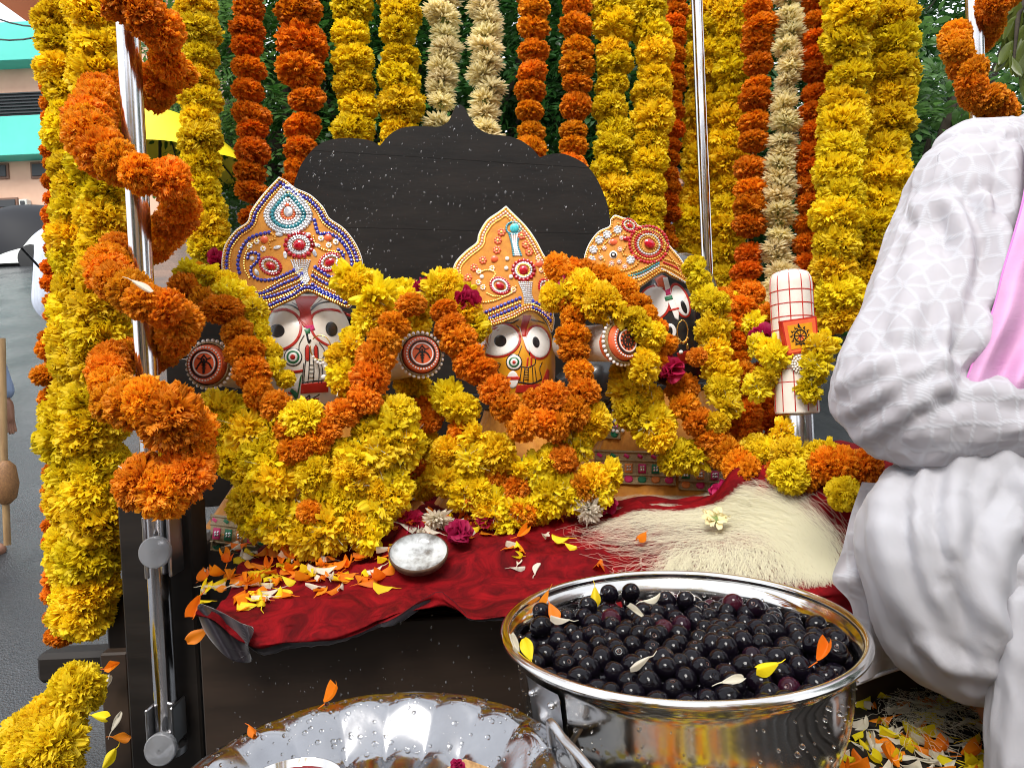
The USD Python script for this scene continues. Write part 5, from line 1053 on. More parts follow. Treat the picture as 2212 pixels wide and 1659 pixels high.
t.part('tube', tube([p0, (p0 + p1) / 2, p1], .030, 32), M_chrome, True); t.part('foot', put(lathe([(.031, 0), (.05, 0), (.05, .006), (.031, .012)], 32), frame((0, 0, 1), 0, p1 + A([0, 0, .02]))), M_dullsteel); t.done()
t = Thing('stone_brooch', 'round rhinestone brooch with a small drop pinned on the gridded mace', 'brooch')
bc = lambda x, y, h=0: W(*z8(A([x, y])), 1.46 - rm - .004 - h)
t.part('plate', decal(E_(z8, (1342, 967), 52), lambda p: np.full(len(p), 1.46 - rm - .001), .003, 12), M_brocade2, True)
for R_, n, r_ in ((50, 18, 7), (34, 12, 8), (17, 7, 8)): t.part('stones', balls([bc(1342 + R_ * math.cos(a), 967 + R_ * math.sin(a), .001) for a in np.arange(n) / n * 2 * PI], r_ * .3552 / F * 1.42, 1), M_clear, False, kind='stuff')
t.part('centre_stone', ball(bc(1342, 967, .003), .0035, 1), M_gem, False); t.part('drop', ball(bc(1358, 1078), .006, 1, (1, .5, 1.1)), M_clear, False); t.done()
# ---------------------------------------------------------------- garlands on the idols
d1 = lambda y: 1.47 - (y - 640) * .00026
d2 = lambda y: 1.57 - (y - 640) * .00028
d3 = lambda y: 1.66 - (y - 640) * .00028
def pd(pts, df, off=0.): return [(x, y, df(y) + off) for x, y in pts]
strand('marigold_garland', 'bright orange garland hanging in a deep V round the white faced idol', pd([(398, 628), (438, 650), (478, 668), (506, 690), (520, 730), (540, 775), (550, 832), (582, 858), (604, 900), (628, 942), (672, 962), (708, 925), (742, 885), (782, 868), (796, 825), (812, 785), (832, 740), (850, 705), (880, 680), (900, 645)], d1, -.06), 'orange', (74, 80, 84, 84, 78, 80, 84, 86, 80, 78, 74, 80, 82, 84, 78, 80, 78, 74, 72, 66), seed=501, spacing=.60, tiltj=.5)
strand('marigold_garland', 'outer yellow garland sagging to the velvet in front of the white faced idol', pd([(482, 870), (500, 920), (522, 985), (548, 1050), (580, 1100), (620, 1130), (690, 1140), (760, 1125), (815, 1075), (860, 1010), (880, 945), (872, 885)], d1, -.02), ['open', 'yellow', 'open'], 84, seed=502, spacing=.40, jitter=.3, tiltj=.6)
strand('marigold_garland', 'middle yellow garland inside the outer one on the white faced idol', pd([(505, 885), (540, 950), (570, 1020), (630, 1075), (700, 1090), (765, 1060), (815, 1000), (845, 930), (850, 870)], d1, -.03), ['open', 'yellow'], 90, seed=503, spacing=.42, jitter=.3, tiltj=.6)
strand('marigold_garland', 'innermost yellow garland below the chin of the white faced idol', pd([(570, 900), (610, 960), (660, 1010), (720, 1010), (770, 960), (800, 900)], d1, -.035), ['yellow', 'open'], 88, seed=504, spacing=.45, jitter=.25, tiltj=.6)
strand('marigold_garland', 'yellow garland curling down beside the right cheek of the white faced idol', pd([(772, 585), (790, 625), (815, 655), (790, 690), (760, 740), (742, 780), (735, 820), (728, 855)], d1, -.035), ['open', 'yellow'], (78, 84, 84, 60, 56, 66, 66, 60), seed=505, spacing=.48, jitter=.2, tiltj=.5)
strand('marigold_garland', 'yellow garland along the left cheek of the white faced idol', pd([(415, 585), (455, 600), (500, 625), (535, 650), (556, 690), (570, 730), (590, 775), (612, 815)], d1, -.03), ['open', 'open', 'yellow'], (66, 66, 62, 50, 46, 42, 42, 44), seed=506, spacing=.48, jitter=.2, tiltj=.5)
strand('marigold_garland', 'short orange garland and crimson roses behind the left shoulder of the white faced idol', [(405, 610, 1.62), (440, 580, 1.64), (480, 560, 1.66), (520, 590, 1.68)], ['orange', 'orange', 'rose'], 56, seed=507, spacing=.6)
strand('marigold_garland', 'yellow garland hanging in shade between the white faced and yellow faced idols', [(880, 640, 1.66), (890, 760, 1.64), (898, 850, 1.60), (905, 930, 1.56), (900, 1010, 1.52), (930, 1070, 1.50)], ['yellow', 'yellow', 'open', 'deep'], 74, seed=508, spacing=.5, jitter=.25)
strand('marigold_garland', 'yellow garland arching over the hand between the two left idols', [(850, 690, 1.56), (880, 640, 1.56), (925, 625, 1.55), (960, 615, 1.55), (1000, 640, 1.54), (1015, 680, 1.52)], ['open', 'yellow', 'open', 'rose'], 66, seed=509, spacing=.45, jitter=.25)
strand('marigold_garland', 'bright orange garland curving down the left of the yellow face', pd([(962, 668), (972, 695), (996, 742), (1018, 784), (1040, 816), (1070, 848), (1096, 884), (1128, 906), (1168, 915), (1200, 900)], d2, -.07), 'orange', (60, 66, 80, 76, 74, 74, 80, 84, 80, 70), seed=510, spacing=.58, tiltj=.5)
strand('marigold_garland', 'bright orange garland dropping straight down the right of the yellow face', pd([(1205, 575), (1228, 600), (1236, 650), (1240, 690), (1242, 735), (1240, 778), (1248, 830), (1246, 872), (1226, 910), (1190, 930)], d2, -.06), 'orange', (56, 62, 70, 82, 70, 66, 82, 80, 76, 74), seed=511, spacing=.60, tiltj=.4)
strand('marigold_garland', 'yellow garland climbing the left of the tall crown to its shoulder', pd([(945, 640), (972, 622), (992, 650), (1012, 690), (1022, 712)], d2, -.02), ['open', 'yellow'], 66, seed=512, spacing=.45, jitter=.2)
strand('marigold_garland', 'yellow garland crossing from the tall crown over the stretched white arm', [(1195, 640, 1.52), (1235, 628, 1.50), (1280, 632, 1.48), (1320, 655, 1.47), (1352, 672, 1.46), (1380, 700, 1.46), (1398, 735, 1.47), (1388, 775, 1.47), (1372, 800, 1.46)], ['yellow', 'open'], (70, 76, 76, 78, 70, 56, 60, 60, 66), seed=513, spacing=.42, jitter=.15)
strand('marigold_garland', 'mixed yellow and orange garland heaped in the lap of the yellow faced idol', pd([(978, 860), (990, 910), (1010, 960), (1050, 1000), (1110, 1010), (1180, 1000), (1240, 960), (1270, 900)], d2, -.03), ['open', 'yellow', 'orange', 'open'], 80, seed=514, spacing=.42, jitter=.25, tiltj=.6)
strand('marigold_garland', 'yellow garland lying round the feet of the yellow faced idol', pd([(985, 960), (1010, 1030), (1060, 1085), (1120, 1095), (1180, 1075), (1240, 1060), (1290, 1045), (1310, 1010)], d2, -.01), ['yellow', 'open', 'open', 'orange'], 78, seed=515, spacing=.42, jitter=.25, tiltj=.6)
strand('marigold_garland', 'bright orange garland slanting across the cheek of the black faced idol', [(1205, 578, 1.62), (1265, 590, 1.62), (1312, 598, 1.60), (1345, 618, 1.57), (1374, 650, 1.55), (1396, 685, 1.53), (1424, 722, 1.52), (1440, 762, 1.51), (1420, 790, 1.51)], 'orange', (54, 58, 62, 68, 66, 62, 64, 64, 56), seed=516, spacing=.58, tiltj=.4)
strand('marigold_garland', 'bright orange garland sloping over the saffron robe down to the right', pd([(1475, 838), (1484, 872), (1504, 902), (1528, 938), (1556, 975), (1568, 1005)], d3, -.07), 'orange', (70, 70, 74, 80, 88, 88), seed=517, spacing=.55, tiltj=.5)
strand('marigold_garland', 'orange garland hanging straight down between the black faced idol and the mace', [(1624, 630, 1.60), (1600, 680, 1.60), (1592, 720, 1.60), (1596, 760, 1.60), (1601, 800, 1.59), (1612, 835, 1.58), (1612, 880, 1.57), (1614, 930, 1.56), (1630, 985, 1.53)], 'orange', (60, 62, 62, 60, 62, 70, 74, 76, 80), seed=518, spacing=.60, tiltj=.25)
strand('marigold_garland', 'thick yellow garland sweeping over the saffron robe above its border', pd([(1352, 800), (1362, 830), (1380, 868), (1398, 905), (1430, 932), (1468, 958), (1500, 985), (1520, 1002)], d3, -.05), ['yellow', 'open', 'yellow'], (76, 84, 92, 96, 92, 86, 78, 66), seed=519, spacing=.40, jitter=.25, tiltj=.5)
strand('marigold_garland', 'yellow garland falling from the low crown past the nose ring', pd([(1500, 570), (1515, 615), (1526, 655), (1540, 705), (1550, 755), (1556, 800), (1566, 845), (1560, 890), (1548, 920)], d3, -.08), ['yellow', 'open'], (56, 62, 66, 70, 70, 70, 70, 68, 60), seed=520, spacing=.45, jitter=.2, tiltj=.5)
strand('marigold_garland', 'mixed garland on the right shoulder of the black faced idol', [(1560, 655, 1.66), (1590, 650, 1.65), (1630, 655, 1.62), (1648, 700, 1.56), (1640, 740, 1.54)], ['orange', 'open', 'rose', 'yellow'], 56, seed=521, spacing=.5, jitter=.2)
strand('marigold_garland', 'dark orange garland in the shade behind the gridded mace', [(1650, 760, 1.66), (1655, 830, 1.64), (1668, 890, 1.62), (1680, 950, 1.58)], 'deep', 60, seed=522, spacing=.6)
strand('marigold_garland', 'yellow garland tied round the gridded mace', [(1648, 735, 1.48), (1668, 768, 1.44), (1655, 800, 1.44), (1648, 835, 1.46)], 'open', 60, seed=523, spacing=.5, jitter=.2)
strand('marigold_garland', 'few yellow flowers hanging at the right edge of the gridded mace', [(1788, 742, 1.42), (1768, 768, 1.40), (1752, 820, 1.40), (1748, 860, 1.41)], 'open', 60, seed=524, spacing=.5, jitter=.15)
strand('marigold_garland', 'long orange and yellow garland lying on the velvet below the gridded mace', [(1596, 1000, 1.46), (1640, 1018, 1.42), (1680, 1024, 1.40), (1720, 1022, 1.39), (1765, 1014, 1.38), (1800, 1020, 1.37), (1850, 1012, 1.36), (1890, 1015, 1.35)], ['orange', 'orange', 'orange', 'yellow', 'orange'], 80, seed=525, spacing=.5, jitter=.2)
strand('marigold_garland', 'loose yellow garland round the foot of the steel post', [(1690, 930, 1.43), (1706, 958, 1.42), (1672, 972, 1.44), (1640, 978, 1.46), (1700, 975, 1.40), (1752, 978, 1.39), (1790, 965, 1.39)], ['open', 'yellow'], 56, seed=526, spacing=.6, jitter=.2)
for k, (x, kd, w_) in enumerate(((-.62, 'yellow', .10), (-.36, 'yellow', .10), (.30, 'yellow', .10), (.50, 'orange', .085), (.66, 'yellow', .10), (.84, 'cream', .07), (.98, 'yellow', .10))):
    t = Thing('marigold_garland' if kd != 'cream' else 'chrysanthemum_garland', f'{kd} garland at the open front of the cart, mirrored in the steel bowl', 'garland', 'garlands at the open front of the cart', base=A([x, -.30, 1.05])); z = 1.1; gq = np.random.default_rng(k)
    t.part('thread', tube([(x, -.30, 2.97), (x, -.30, 2.), (x, -.30, 1.05)], .0012, 4), M_thread, True)
    while z < 2.95: t.inst('flower', KINDS[kd][int(gq.integers(5))], frame(A([0, 0, 1.]) + gq.normal(0, .2, 3), gq.uniform(0, 6), (x, -.30, z), w_ * gq.uniform(.9, 1.1))); z += w_ * .6
    t.done()
fr2 = Thing('garland_rail', 'steel rail over the open front of the cart', 'rail'); fr2.part('rail', tube([(-1.45, -.30, 2.985), (0, -.30, 2.985), (1.3, -.30, 2.985)], .017, 12), M_chrome, True); fr2.done()
# single flowers lying about
def loose(kind, x, y, d, px, label, catg='flower', group=None, ax=None):
    t = Thing({'rose': 'rose', 'white': 'white_flower', 'open': 'yellow_flower', 'yellow': 'yellow_marigold', 'orange': 'orange_marigold', 'deep': 'orange_marigold'}[kind], label, catg, group, base=W(x, y, d))
    g = RG; a = (-fw * .7 + A([g.normal(0, .4), 0, g.normal(.3, .4)])) if ax is None else A(ax)
    path = KINDS[kind][int(g.integers(5))]; M = frame(a, g.uniform(0, 6.28), W(x, y, d), px / F * d)
    x_ = UsdGeom.Xform.Define(stage, numbered('/World', t.name)); x_.AddTransformOp().Set(Gf.Matrix4d(*M.ravel().tolist())); meta(x_.GetPrim(), label, catg, group)
    x_.GetPrim().GetReferences().AddInternalReference(path); x_.GetPrim().SetInstanceable(True)
loose('rose', 1446, 798, 1.50, 66, 'crushed magenta rose below the nose ring of the black faced idol')
loose('rose', 1232, 613, 1.50, 54, 'magenta rose tucked beside the tall crown')
loose('rose', 886, 1128, 1.36, 62, 'magenta rose above the half coconut shell, left one')
loose('rose', 992, 1150, 1.34, 60, 'dark pink rose right of the half coconut shell')
loose('rose', 1050, 1118, 1.42, 44, 'small pink rose on the velvet under the yellow faced idol')
loose('rose', 1560, 1062, 1.46, 56, 'pink rose half hidden at the back edge of the white whisk')
loose('rose', 1310, 1085, 1.46, 52, 'pink rose behind the left end of the white whisk')
loose('white', 946, 1118, 1.36, 70, 'white flower above the half coconut shell')
loose('white', 900, 1160, 1.35, 56, 'white flower touching the rim of the half coconut shell')
loose('white', 1272, 1100, 1.42, 66, 'white flower at the left tip of the whisk')
loose('yellow', 560, 1130, 1.345, 70, 'yellow marigold lying at the left foot of the white faced idol')
loose('orange', 762, 1120, 1.32, 60, 'orange marigold among yellow ones at the foot of the white faced idol')
loose('orange', 668, 1105, 1.30, 58, 'orange marigold in the middle of the yellow heap')
loose('orange', 655, 965, 1.31, 66, 'orange marigold at the point of the V below the white face')
loose('yellow', 655, 905, 1.33, 96, 'full yellow marigold covering the chin of the white faced idol')
loose('deep', 925, 905, 1.52, 66, 'dark orange marigold hanging between the two left idols')
loose('orange', 1215, 990, 1.42, 62, 'orange marigold at the knee of the yellow faced idol')
loose('orange', 1115, 1050, 1.43, 64, 'orange marigold low in front of the yellow faced idol')
loose('orange', 1192, 858, 1.43, 76, 'shredded orange marigold covering the chin of the yellow faced idol')
loose('orange', 1160, 868, 1.45, 70, 'orange marigold pressed under the red lip of the yellow faced idol')
loose('orange', 1505, 770, 1.5, 46, 'small orange marigold under the gold nose ring')
loose('yellow', 1640, 978, 1.47, 88, 'big yellow marigold on the orange garland left of the steel post')
loose('yellow', 1822, 1066, 1.30, 74, 'yellow marigold beside the white dhoti')
loose('yellow', 1660, 1042, 1.46, 66, 'flattened yellow marigold behind the white whisk')
ORD = ['leftmost', 'second from the left', 'third from the left', 'fourth from the left', 'fifth from the left', 'sixth from the left', 'seventh from the left', 'eighth from the left', 'ninth from the left', 'fourth from the right', 'third from the right', 'second from the right', 'rightmost']
for k, (x, y) in enumerate(sorted(((560, 1128), (610, 1148), (665, 1150), (722, 1152), (780, 1140), (820, 1105), (850, 1070), (590, 1095), (700, 1115), (640, 1112), (745, 1130), (800, 1155)))):
    loose('open', x, y, d1(y) - .015, 80, 'loose yellow flower in the heap below the white face, ' + ORD[k if k < 9 else k + 1])
for k, (x, y) in enumerate(sorted(((1000, 1065), (1060, 1100), (1120, 1100), (1180, 1085), (1240, 1070), (1290, 1060), (960, 1035)))):
    loose('open', x, y, d2(y) - .01, 72, 'loose yellow flower lying below the yellow face, ' + ORD[k if k < 6 else 12])
# ---------------------------------------------------------------- half coconut shell
M_shell = pm('coconut_husk', (.10, .05, .025), (.05, .025, .012), rough=.8, scale=80, bump=.6, bscale=160)
M_shellin = pm('wet_shell_lining', (.50, .52, .52), (.13, .12, .11), rough=.12, scale=26, contrast=(.40, .62), bump=.5, bscale=60)
C = W(904, 1190, 1.255); r = .053
M = frame(A([.05, -.42, .9]), 0, C)
t = Thing('coconut_shell', 'half coconut shell with a wet greyish white lining on the red velvet', 'coconut shell')
t.part('husk', put(lathe([(r * math.sin(a), -r * .62 * math.cos(a)) for a in np.linspace(.02, PI / 2, 16)] + [(r * .95, .001)], 40), M), M_shell, True)
t.part('lining', put(lathe([(r * .95 * math.sin(a), -r * .36 * math.cos(a) + .0008) for a in np.linspace(.02, PI / 2, 14)], 40), M), M_shellin, True); t.done()
# ---------------------------------------------------------------- steel bowl of black fruit
BC = W(1462, 1349, .92); BR = .2235
PROF = [(1.0, -.004), (.965, -.012), (.945, -.022), (.935, -.04), (.92, -.075), (.88, -.115), (.80, -.155), (.68, -.190), (.60, -.200), (.01, -.203)]
t = Thing('steel_bowl', 'deep stainless steel bowl with a rolled rim full of black fruit', 'bowl')
wall = [(BR * a, z) for a, z in PROF]; inner = [(max(a * BR - .003, .003), z + (.003 if z < -.15 else 0)) for a, z in PROF]
rimp = [(BR * 1.0 + .006 * math.cos(a), .001 + .006 * math.sin(a)) for a in np.linspace(0, 2 * PI, 13)]
MB_ = frame((0, 0, 1), 0, BC)
def fine(p): q = np.asarray(smooth(p, 5)); return q
t.part('outer_wall', put(lathe(fine(wall), 120), MB_), M_steel, True); t.part('inner_wall', put(lathe(fine(inner)[::-1], 120), MB_), M_steel, True)
t.part('rim', put(lathe(rimp, 120), MB_), M_steel, True)
def bpt(az, z, off): 
    rr_ = np.interp(-z, [-q[1] for q in PROF], [q[0] for q in PROF]) * BR + off; return BC + A([rr_ * math.cos(az), rr_ * math.sin(az), z])
az0 = math.radians(212)
br = t.part('handle_bracket', cat(grid(A([[bpt(az0 + da, z, .004 + .006 * math.exp(-(da / .05)**2) * (z < -.05)) for z in np.linspace(-.018, -.095, 14)] for da in np.linspace(-.15, .15, 15)])), grid(A([[bpt(az0 + da, -.095 - .012 * q, .004 + .016 * math.sin(PI * q) ** .7) for q in np.linspace(0, 1, 8)] for da in np.linspace(-.12, .12, 9)]))), M_dullsteel, True)
for da in (-.09, .09): t.part('rivet', ball(bpt(az0 + da, -.035, .006), .005, 2, (1, 1, .8)), M_dullsteel, True, into=br)
h0 = bpt(az0 + .08, -.098, .012); t.part('wire_handle', tube([h0, W(1188, 1560, .70), W(1215, 1592, .67), W(1252, 1632, .64), W(1300, 1690, .61), W(1370, 1770, .58)], .0042, 10, .01), M_dullsteel, True)
rg = np.random.default_rng(21); P = []
for _ in range(240):
    az, z = rg.uniform(3.3, 6.1), -rg.uniform(.03, .17); P.append(bpt(az, z, .0008))
for _ in range(160):
    az, z = rg.uniform(.1, 3.0), -rg.uniform(.015, .06); P.append(bpt(az, z, -.0042))
t.part('rain_drops', balls(A(P), rg.gamma(2, .0006, len(P)).clip(.0006, .003), 1), M_water, True, kind='stuff')
t.done()
M_jamun = usdkit.material(stage, '/World/Looks/black_fruit_skin', {'o': ('object_info', {}), 'r': ('rgb_ramp', {'ramp': [(0, (.0022, .0016, .0026)), (.94, (.003, .002, .004)), (.975, (.020, .003, .010)), (1, (.035, .005, .010))]}), 'tc': ('texture_coordinate', {}), 'n': ('noise_texture', {'scale': 3.0, 'detail': 4}), 'mr': ('map_range', {'from_min': .3, 'from_max': .7, 'to_min': .03, 'to_max': .08}), 'p': ('principled_bsdf', {'specular_ior_level': .22})},
    [('o.random', 'r.fac'), ('r.color', 'p.base_color'), ('tc.object', 'n.vector'), ('n.fac', 'mr.value'), ('mr.result', 'p.roughness')], surface='p.BSDF')
M_scar = pm('fruit_scar', (.20, .09, .05), (.05, .02, .025), rough=.7, scale=8)
JAM = []
for k in range(4):
    g = np.random.default_rng(60 + k); m = trimesh.creation.icosphere(3, .5); v = np.asarray(m.vertices); th_ = np.arccos(np.clip(v[:, 2] / .5, -1, 1))
    s_ = 1 - .20 * np.exp(-(th_ / .28)**2) + .03 * (meshkit.noise(v * 4 + k) - .5); v = v * s_[:, None] * A([1, 1, 1.10 + .12 * g.random()]); m.vertices = v
    zt_ = v[np.argmin(th_)][2]
    JAM.append(proto(f'black_fruit_kind_{k:03d}', [('skin', m, M_jamun, True), ('stem_scar', lathe([(.001, zt_ - .005), (.05, zt_ + .012), (.085, zt_ + .034), (.10, zt_ + .028)], 14), M_scar, True)]))
def fruit(c, s, axis, g, label='glossy black fruit heaped in the steel bowl', group='black fruits heaped in the steel bowl'):
    x_ = UsdGeom.Xform.Define(stage, numbered('/World', 'black_fruit')); M = frame(axis, g.uniform(0, 6), c, s)
    x_.AddTransformOp().Set(Gf.Matrix4d(*M.ravel().tolist())); meta(x_.GetPrim(), label, 'fruit', group); x_.GetPrim().GetReferences().AddInternalReference(JAM[int(g.integers(4))]); x_.GetPrim().SetInstanceable(True)
g = np.random.default_rng(9); C = []; rad = BR * .925 - .012
tries = 0
while tries < 26000:
    tries += 1
    a, q = g.uniform(0, 2 * PI), rad * math.sqrt(g.random()); c = A([q * math.cos(a), q * math.sin(a)])
    if all((c[0] - e[0])**2 + (c[1] - e[1])**2 > .0213**2 for e in C): C.append(c)
C = A(C)[:285]
def heap(c): return -.020 + .012 * meshkit.noise(np.append(c * 28, 1.)) - .010 * float(ss(.6, 1.0, np.linalg.norm(c) / rad)) - .012 * float(ss(.02, .18, c[1]))
POS = []
for c in C:
    z = heap(c) + g.uniform(-.005, .005); POS.append(BC + A([*c, z])); fruit(POS[-1], g.uniform(.0235, .0285), A([g.normal(0, .7), g.normal(-.3, .7), g.normal(.4, .6)]), g)
for k_, (x, y) in enumerate(((1316, 1282), (1362, 1279), (1440, 1297), (1482, 1297), (1582, 1303), (1632, 1313), (1172, 1322), (1168, 1352), (1760, 1390), (1805, 1408), (1270, 1310))):
    r_ = RT * ((x - CX) / F) + UP * (-(y - CY) / F) + fw; c = CAM + r_ * ((BC[2] - .004 - CAM[2]) / r_[2]); fruit(c, .0275, A([g.normal(0, .7), -.4, .5]), g, ('first', 'second', 'third', 'fourth', 'fifth', 'sixth', 'upper left', 'lower left', 'near right', 'rightmost', 'seventh')[k_] + ' raised black fruit along the inner rim of the steel bowl', None)
low = []
for _ in range(420):
    a, q = g.uniform(0, 2 * PI), (rad - .004) * math.sqrt(g.random()); c = A([q * math.cos(a), q * math.sin(a)]); low.append(BC + A([*c, heap(c) - g.uniform(.016, .03)]))
single('lower_fruit', balls(A(low), .0128, 2), pm('black_fruit_below', (.004, .003, .005), rough=.12), 'deeper black fruits filling the steel bowl under the top layer', 'fruit', kind='stuff', smooth=True)
# ---------------------------------------------------------------- fluted steel tray in front
TC = at_z(800, 1702, 1.198); TR = .204
t = Thing('steel_tray', 'wide fluted stainless steel tray wet with rain, in front of the cart platform', 'tray')
a = np.linspace(0, 2 * PI, 289); rr_ = np.concatenate([np.linspace(.004, .125, 8), np.linspace(.132, .186, 16), np.linspace(.189, .2, 5), [.204, .207, .206, .202]])
zz = np.concatenate([np.full(8, -.042), -.042 + .042 * ss(.128, .188, np.linspace(.132, .186, 16)), np.full(5, .0), [.001, -.002, -.006, -.007]])
fl = np.abs(np.sin(a * 9.5))**.75
wt = np.exp(-((rr_ - .158) / .026)**2)
Rr = rr_[:, None] + .021 * wt[:, None] * (fl - .5)[None]; Zr = zz[:, None] + .024 * wt[:, None] * (fl - .6)[None]
t.part('dish', grid(np.stack([TC[0] + Rr * np.cos(a), TC[1] + Rr * np.sin(a), TC[2] + Zr], -1)), M_tray, True)
rg = np.random.default_rng(31); P = []
for _ in range(620):
    i, j = rg.integers(6, 30), rg.integers(0, 160); i2 = min(i + 1, len(rr_) - 1); u = rg.random()
    R_ = Rr[i, j] * u + Rr[i2, j] * (1 - u); z_ = Zr[i, j] * u + Zr[i2, j] * (1 - u); P.append((TC[0] + R_ * math.cos(a[j]), TC[1] + R_ * math.sin(a[j]), TC[2] + z_))
t.part('rain_drops', balls(A(P), rg.gamma(2, .0008, len(P)).clip(.0006, .0034), 1, (1, 1, .7)), M_water, True, kind='stuff')
t.done()
st_ = Thing('wooden_stool', 'low dark stool carrying the fluted steel tray', 'stool'); zs = TC[2] - .044
st_.part('top', rbox((.26, .26, .02), .004, (TC[0], TC[1], zs - .0115)), M_brownwood)
for sx in (-.1, .1):
    for sy in (-.1, .1): st_.part('leg', rbox((.03, .03, zs - .0215 - ZF), .003, (TC[0] + sx, TC[1] + sy, (zs - .0215 + ZF) / 2)), M_brownwood)
st_.done()
M_redpow = pm('red_powder', (.16, .004, .008), (.26, .006, .012), rough=.9, scale=60, bump=.6)
t = Thing('powder_cup', 'small steel cup heaped with red powder standing in the tray', 'cup'); c = at_z(626, 1712, TC[2] - .02)
M = frame((0, 0, 1), 0, A([c[0], c[1], TC[2] - .041]))
t.part('cup', put(lathe([(.001, 0), (.035, .001), (.05, .016), (.055, .028), (.053, .0285), (.048, .017), (.033, .003), (.001, .002)], 40), M), M_steel, True)
t.part('powder', put(lathe([(.001, .038), (.02, .034), (.04, .026), (.0495, .0215)], 32), M), M_redpow, True); t.done()
t = Thing('wrapped_packet', 'golden brown woven packet with a pink petal in the tray', 'packet'); c = at_z(1004, 1664, TC[2] - .01)
M_weave = pm('gold_weave', (.42, .24, .08), (.26, .13, .04), rough=.6, scale=200, bump=.8, bscale=300)
pk = trimesh.convex.convex_hull(A([(-.045, -.03, 0), (.045, -.03, 0), (.045, .03, 0), (-.045, .03, 0), (-.03, 0, .03), (.0, .01, .038), (.035, .005, .026)])); pk.vertices = np.asarray(pk.vertices) + A([c[0], c[1], TC[2] - .0405])
t.part('wrapping', pk, M_weave, False); t.done()
loose('rose', 990, 1652, .66, 34, 'pink flower on the golden packet in the tray')
# ---------------------------------------------------------------- fallen petals
PET = {}; PETM = {}
M_pet = {'orange': petal_mat('fallen_orange_petal', (.88, .24, .006), (.93, .32, .01), (.95, .40, .02)), 'yellow': M_lemon, 'white': M_white_petal}
for kd in M_pet:
    for k in range(4):
        g = np.random.default_rng(80 + k); s = np.linspace(-1, 1, 6)[None]; q = np.linspace(0, 1, 7)[:, None]
        w = (.36 if kd != 'white' else .20) * (.2 + .8 * np.sin(PI / 2 * np.minimum(q * 1.3, 1))) * (1 - .35 * q**5); b1, b2 = g.uniform(-.9, 1.3, 2)
        X = (q - .4) * (1 - .22 * np.abs(s)**2.5 * q + .05 * np.sin(5 * s + b2)) ; Y = w * s * (1 - .25 * q * abs(b2)) + .12 * b1 * q**2; Z = .12 + .45 * b1 * (q - .3)**2 + .16 * q * np.sin(3.2 * s + 5 * b2) + b2 * .9 * w * s**2
        m = cat(grid(np.stack([X, Y, Z], -1)), tube([(-.40, 0, .10), (-.6, .04 * b1, .07), (-.85, .1 * b2, .05)], [.03, .022, .012], 5))
        PET.setdefault(kd, []).append(proto(f'fallen_petal_{kd}_kind_{k:03d}', [('blade', m, M_pet[kd], True)])); PETM.setdefault(kd, []).append(m)
rp = np.random.default_rng(15)
def petal(P, kd, s, label, group, n=(0, 0, 1)):
    x_ = UsdGeom.Xform.Define(stage, numbered('/World', 'fallen_petal')); ax = A(n, ) + rp.normal(0, .28, 3)
    x_.AddTransformOp().Set(Gf.Matrix4d(*frame(ax, rp.uniform(0, 6.28), P, s).ravel().tolist())); meta(x_.GetPrim(), label, 'petal', group)
    x_.GetPrim().GetReferences().AddInternalReference(PET[kd][int(rp.integers(4))]); x_.GetPrim().SetInstanceable(True)
on_cloth = lambda P: (P[:, 2] < zc(P[:, 0], P[:, 1])) & (P[:, 1] > 1.155) | (P[:, 1] > 1.30) & (P[:, 2] < ZP)
pts = np.vstack([rp.normal((650, 1228), (85, 30), (92, 2)), rp.normal((520, 1268), (48, 30), (38, 2)), rp.uniform((432, 1160), (860, 1290), (20, 2)), rp.uniform((840, 1110), (1290, 1235), (34, 2)), rp.normal((965, 1130), (50, 22), (26, 2)), rp.uniform((1000, 1085), (1300, 1125), (14, 2))])
dc = hit(pts, on_cloth, .9, 1.9, 60)
for (x, y), d in zip(pts, dc):
    if not (424 < x < 1300 and 1080 < y < 1345) or d > 1.85: continue
    kd = rp.choice(['orange', 'yellow', 'white'], p=[.55, .25, .20]); P = W(x, y, d)
    if P[1] < 1.165: continue
    petal(P + A([0, 0, .002]), kd, rp.uniform(.021, .035), f'{kd} petal scattered on the red velvet', f'{kd} petals scattered on the red velvet')
litter = {}
for n_ in range(820):
    x, y = (rp.uniform(1740, 2160), rp.uniform(1490, 1700)) if n_ < 170 else (rp.uniform(900, 2100), rp.uniform(1700, 3400)); P = at_z(x, y, ZF + .001); kd = rp.choice(['orange', 'yellow', 'white'], p=[.30, .30, .40])
    if n_ < 70: petal(P, kd, rp.uniform(.024, .036), f'{kd} petal fallen on the dark slatted floor', f'{kd} petals fallen on the dark slatted floor')
    else: litter.setdefault(kd, []).append(put(PETM[kd][int(rp.integers(4))], frame(A([0, 0, 1.]) + rp.normal(0, .25, 3), rp.uniform(0, 6.28), P, rp.uniform(.022, .036))))
lt = Thing('petal_litter', 'crushed petals littering the slatted floor round the steel bowl', 'petals', kind='stuff')
for kd in litter: lt.part('petals', cat(*litter[kd]), M_pet[kd], True, kind='stuff')
lt.done()
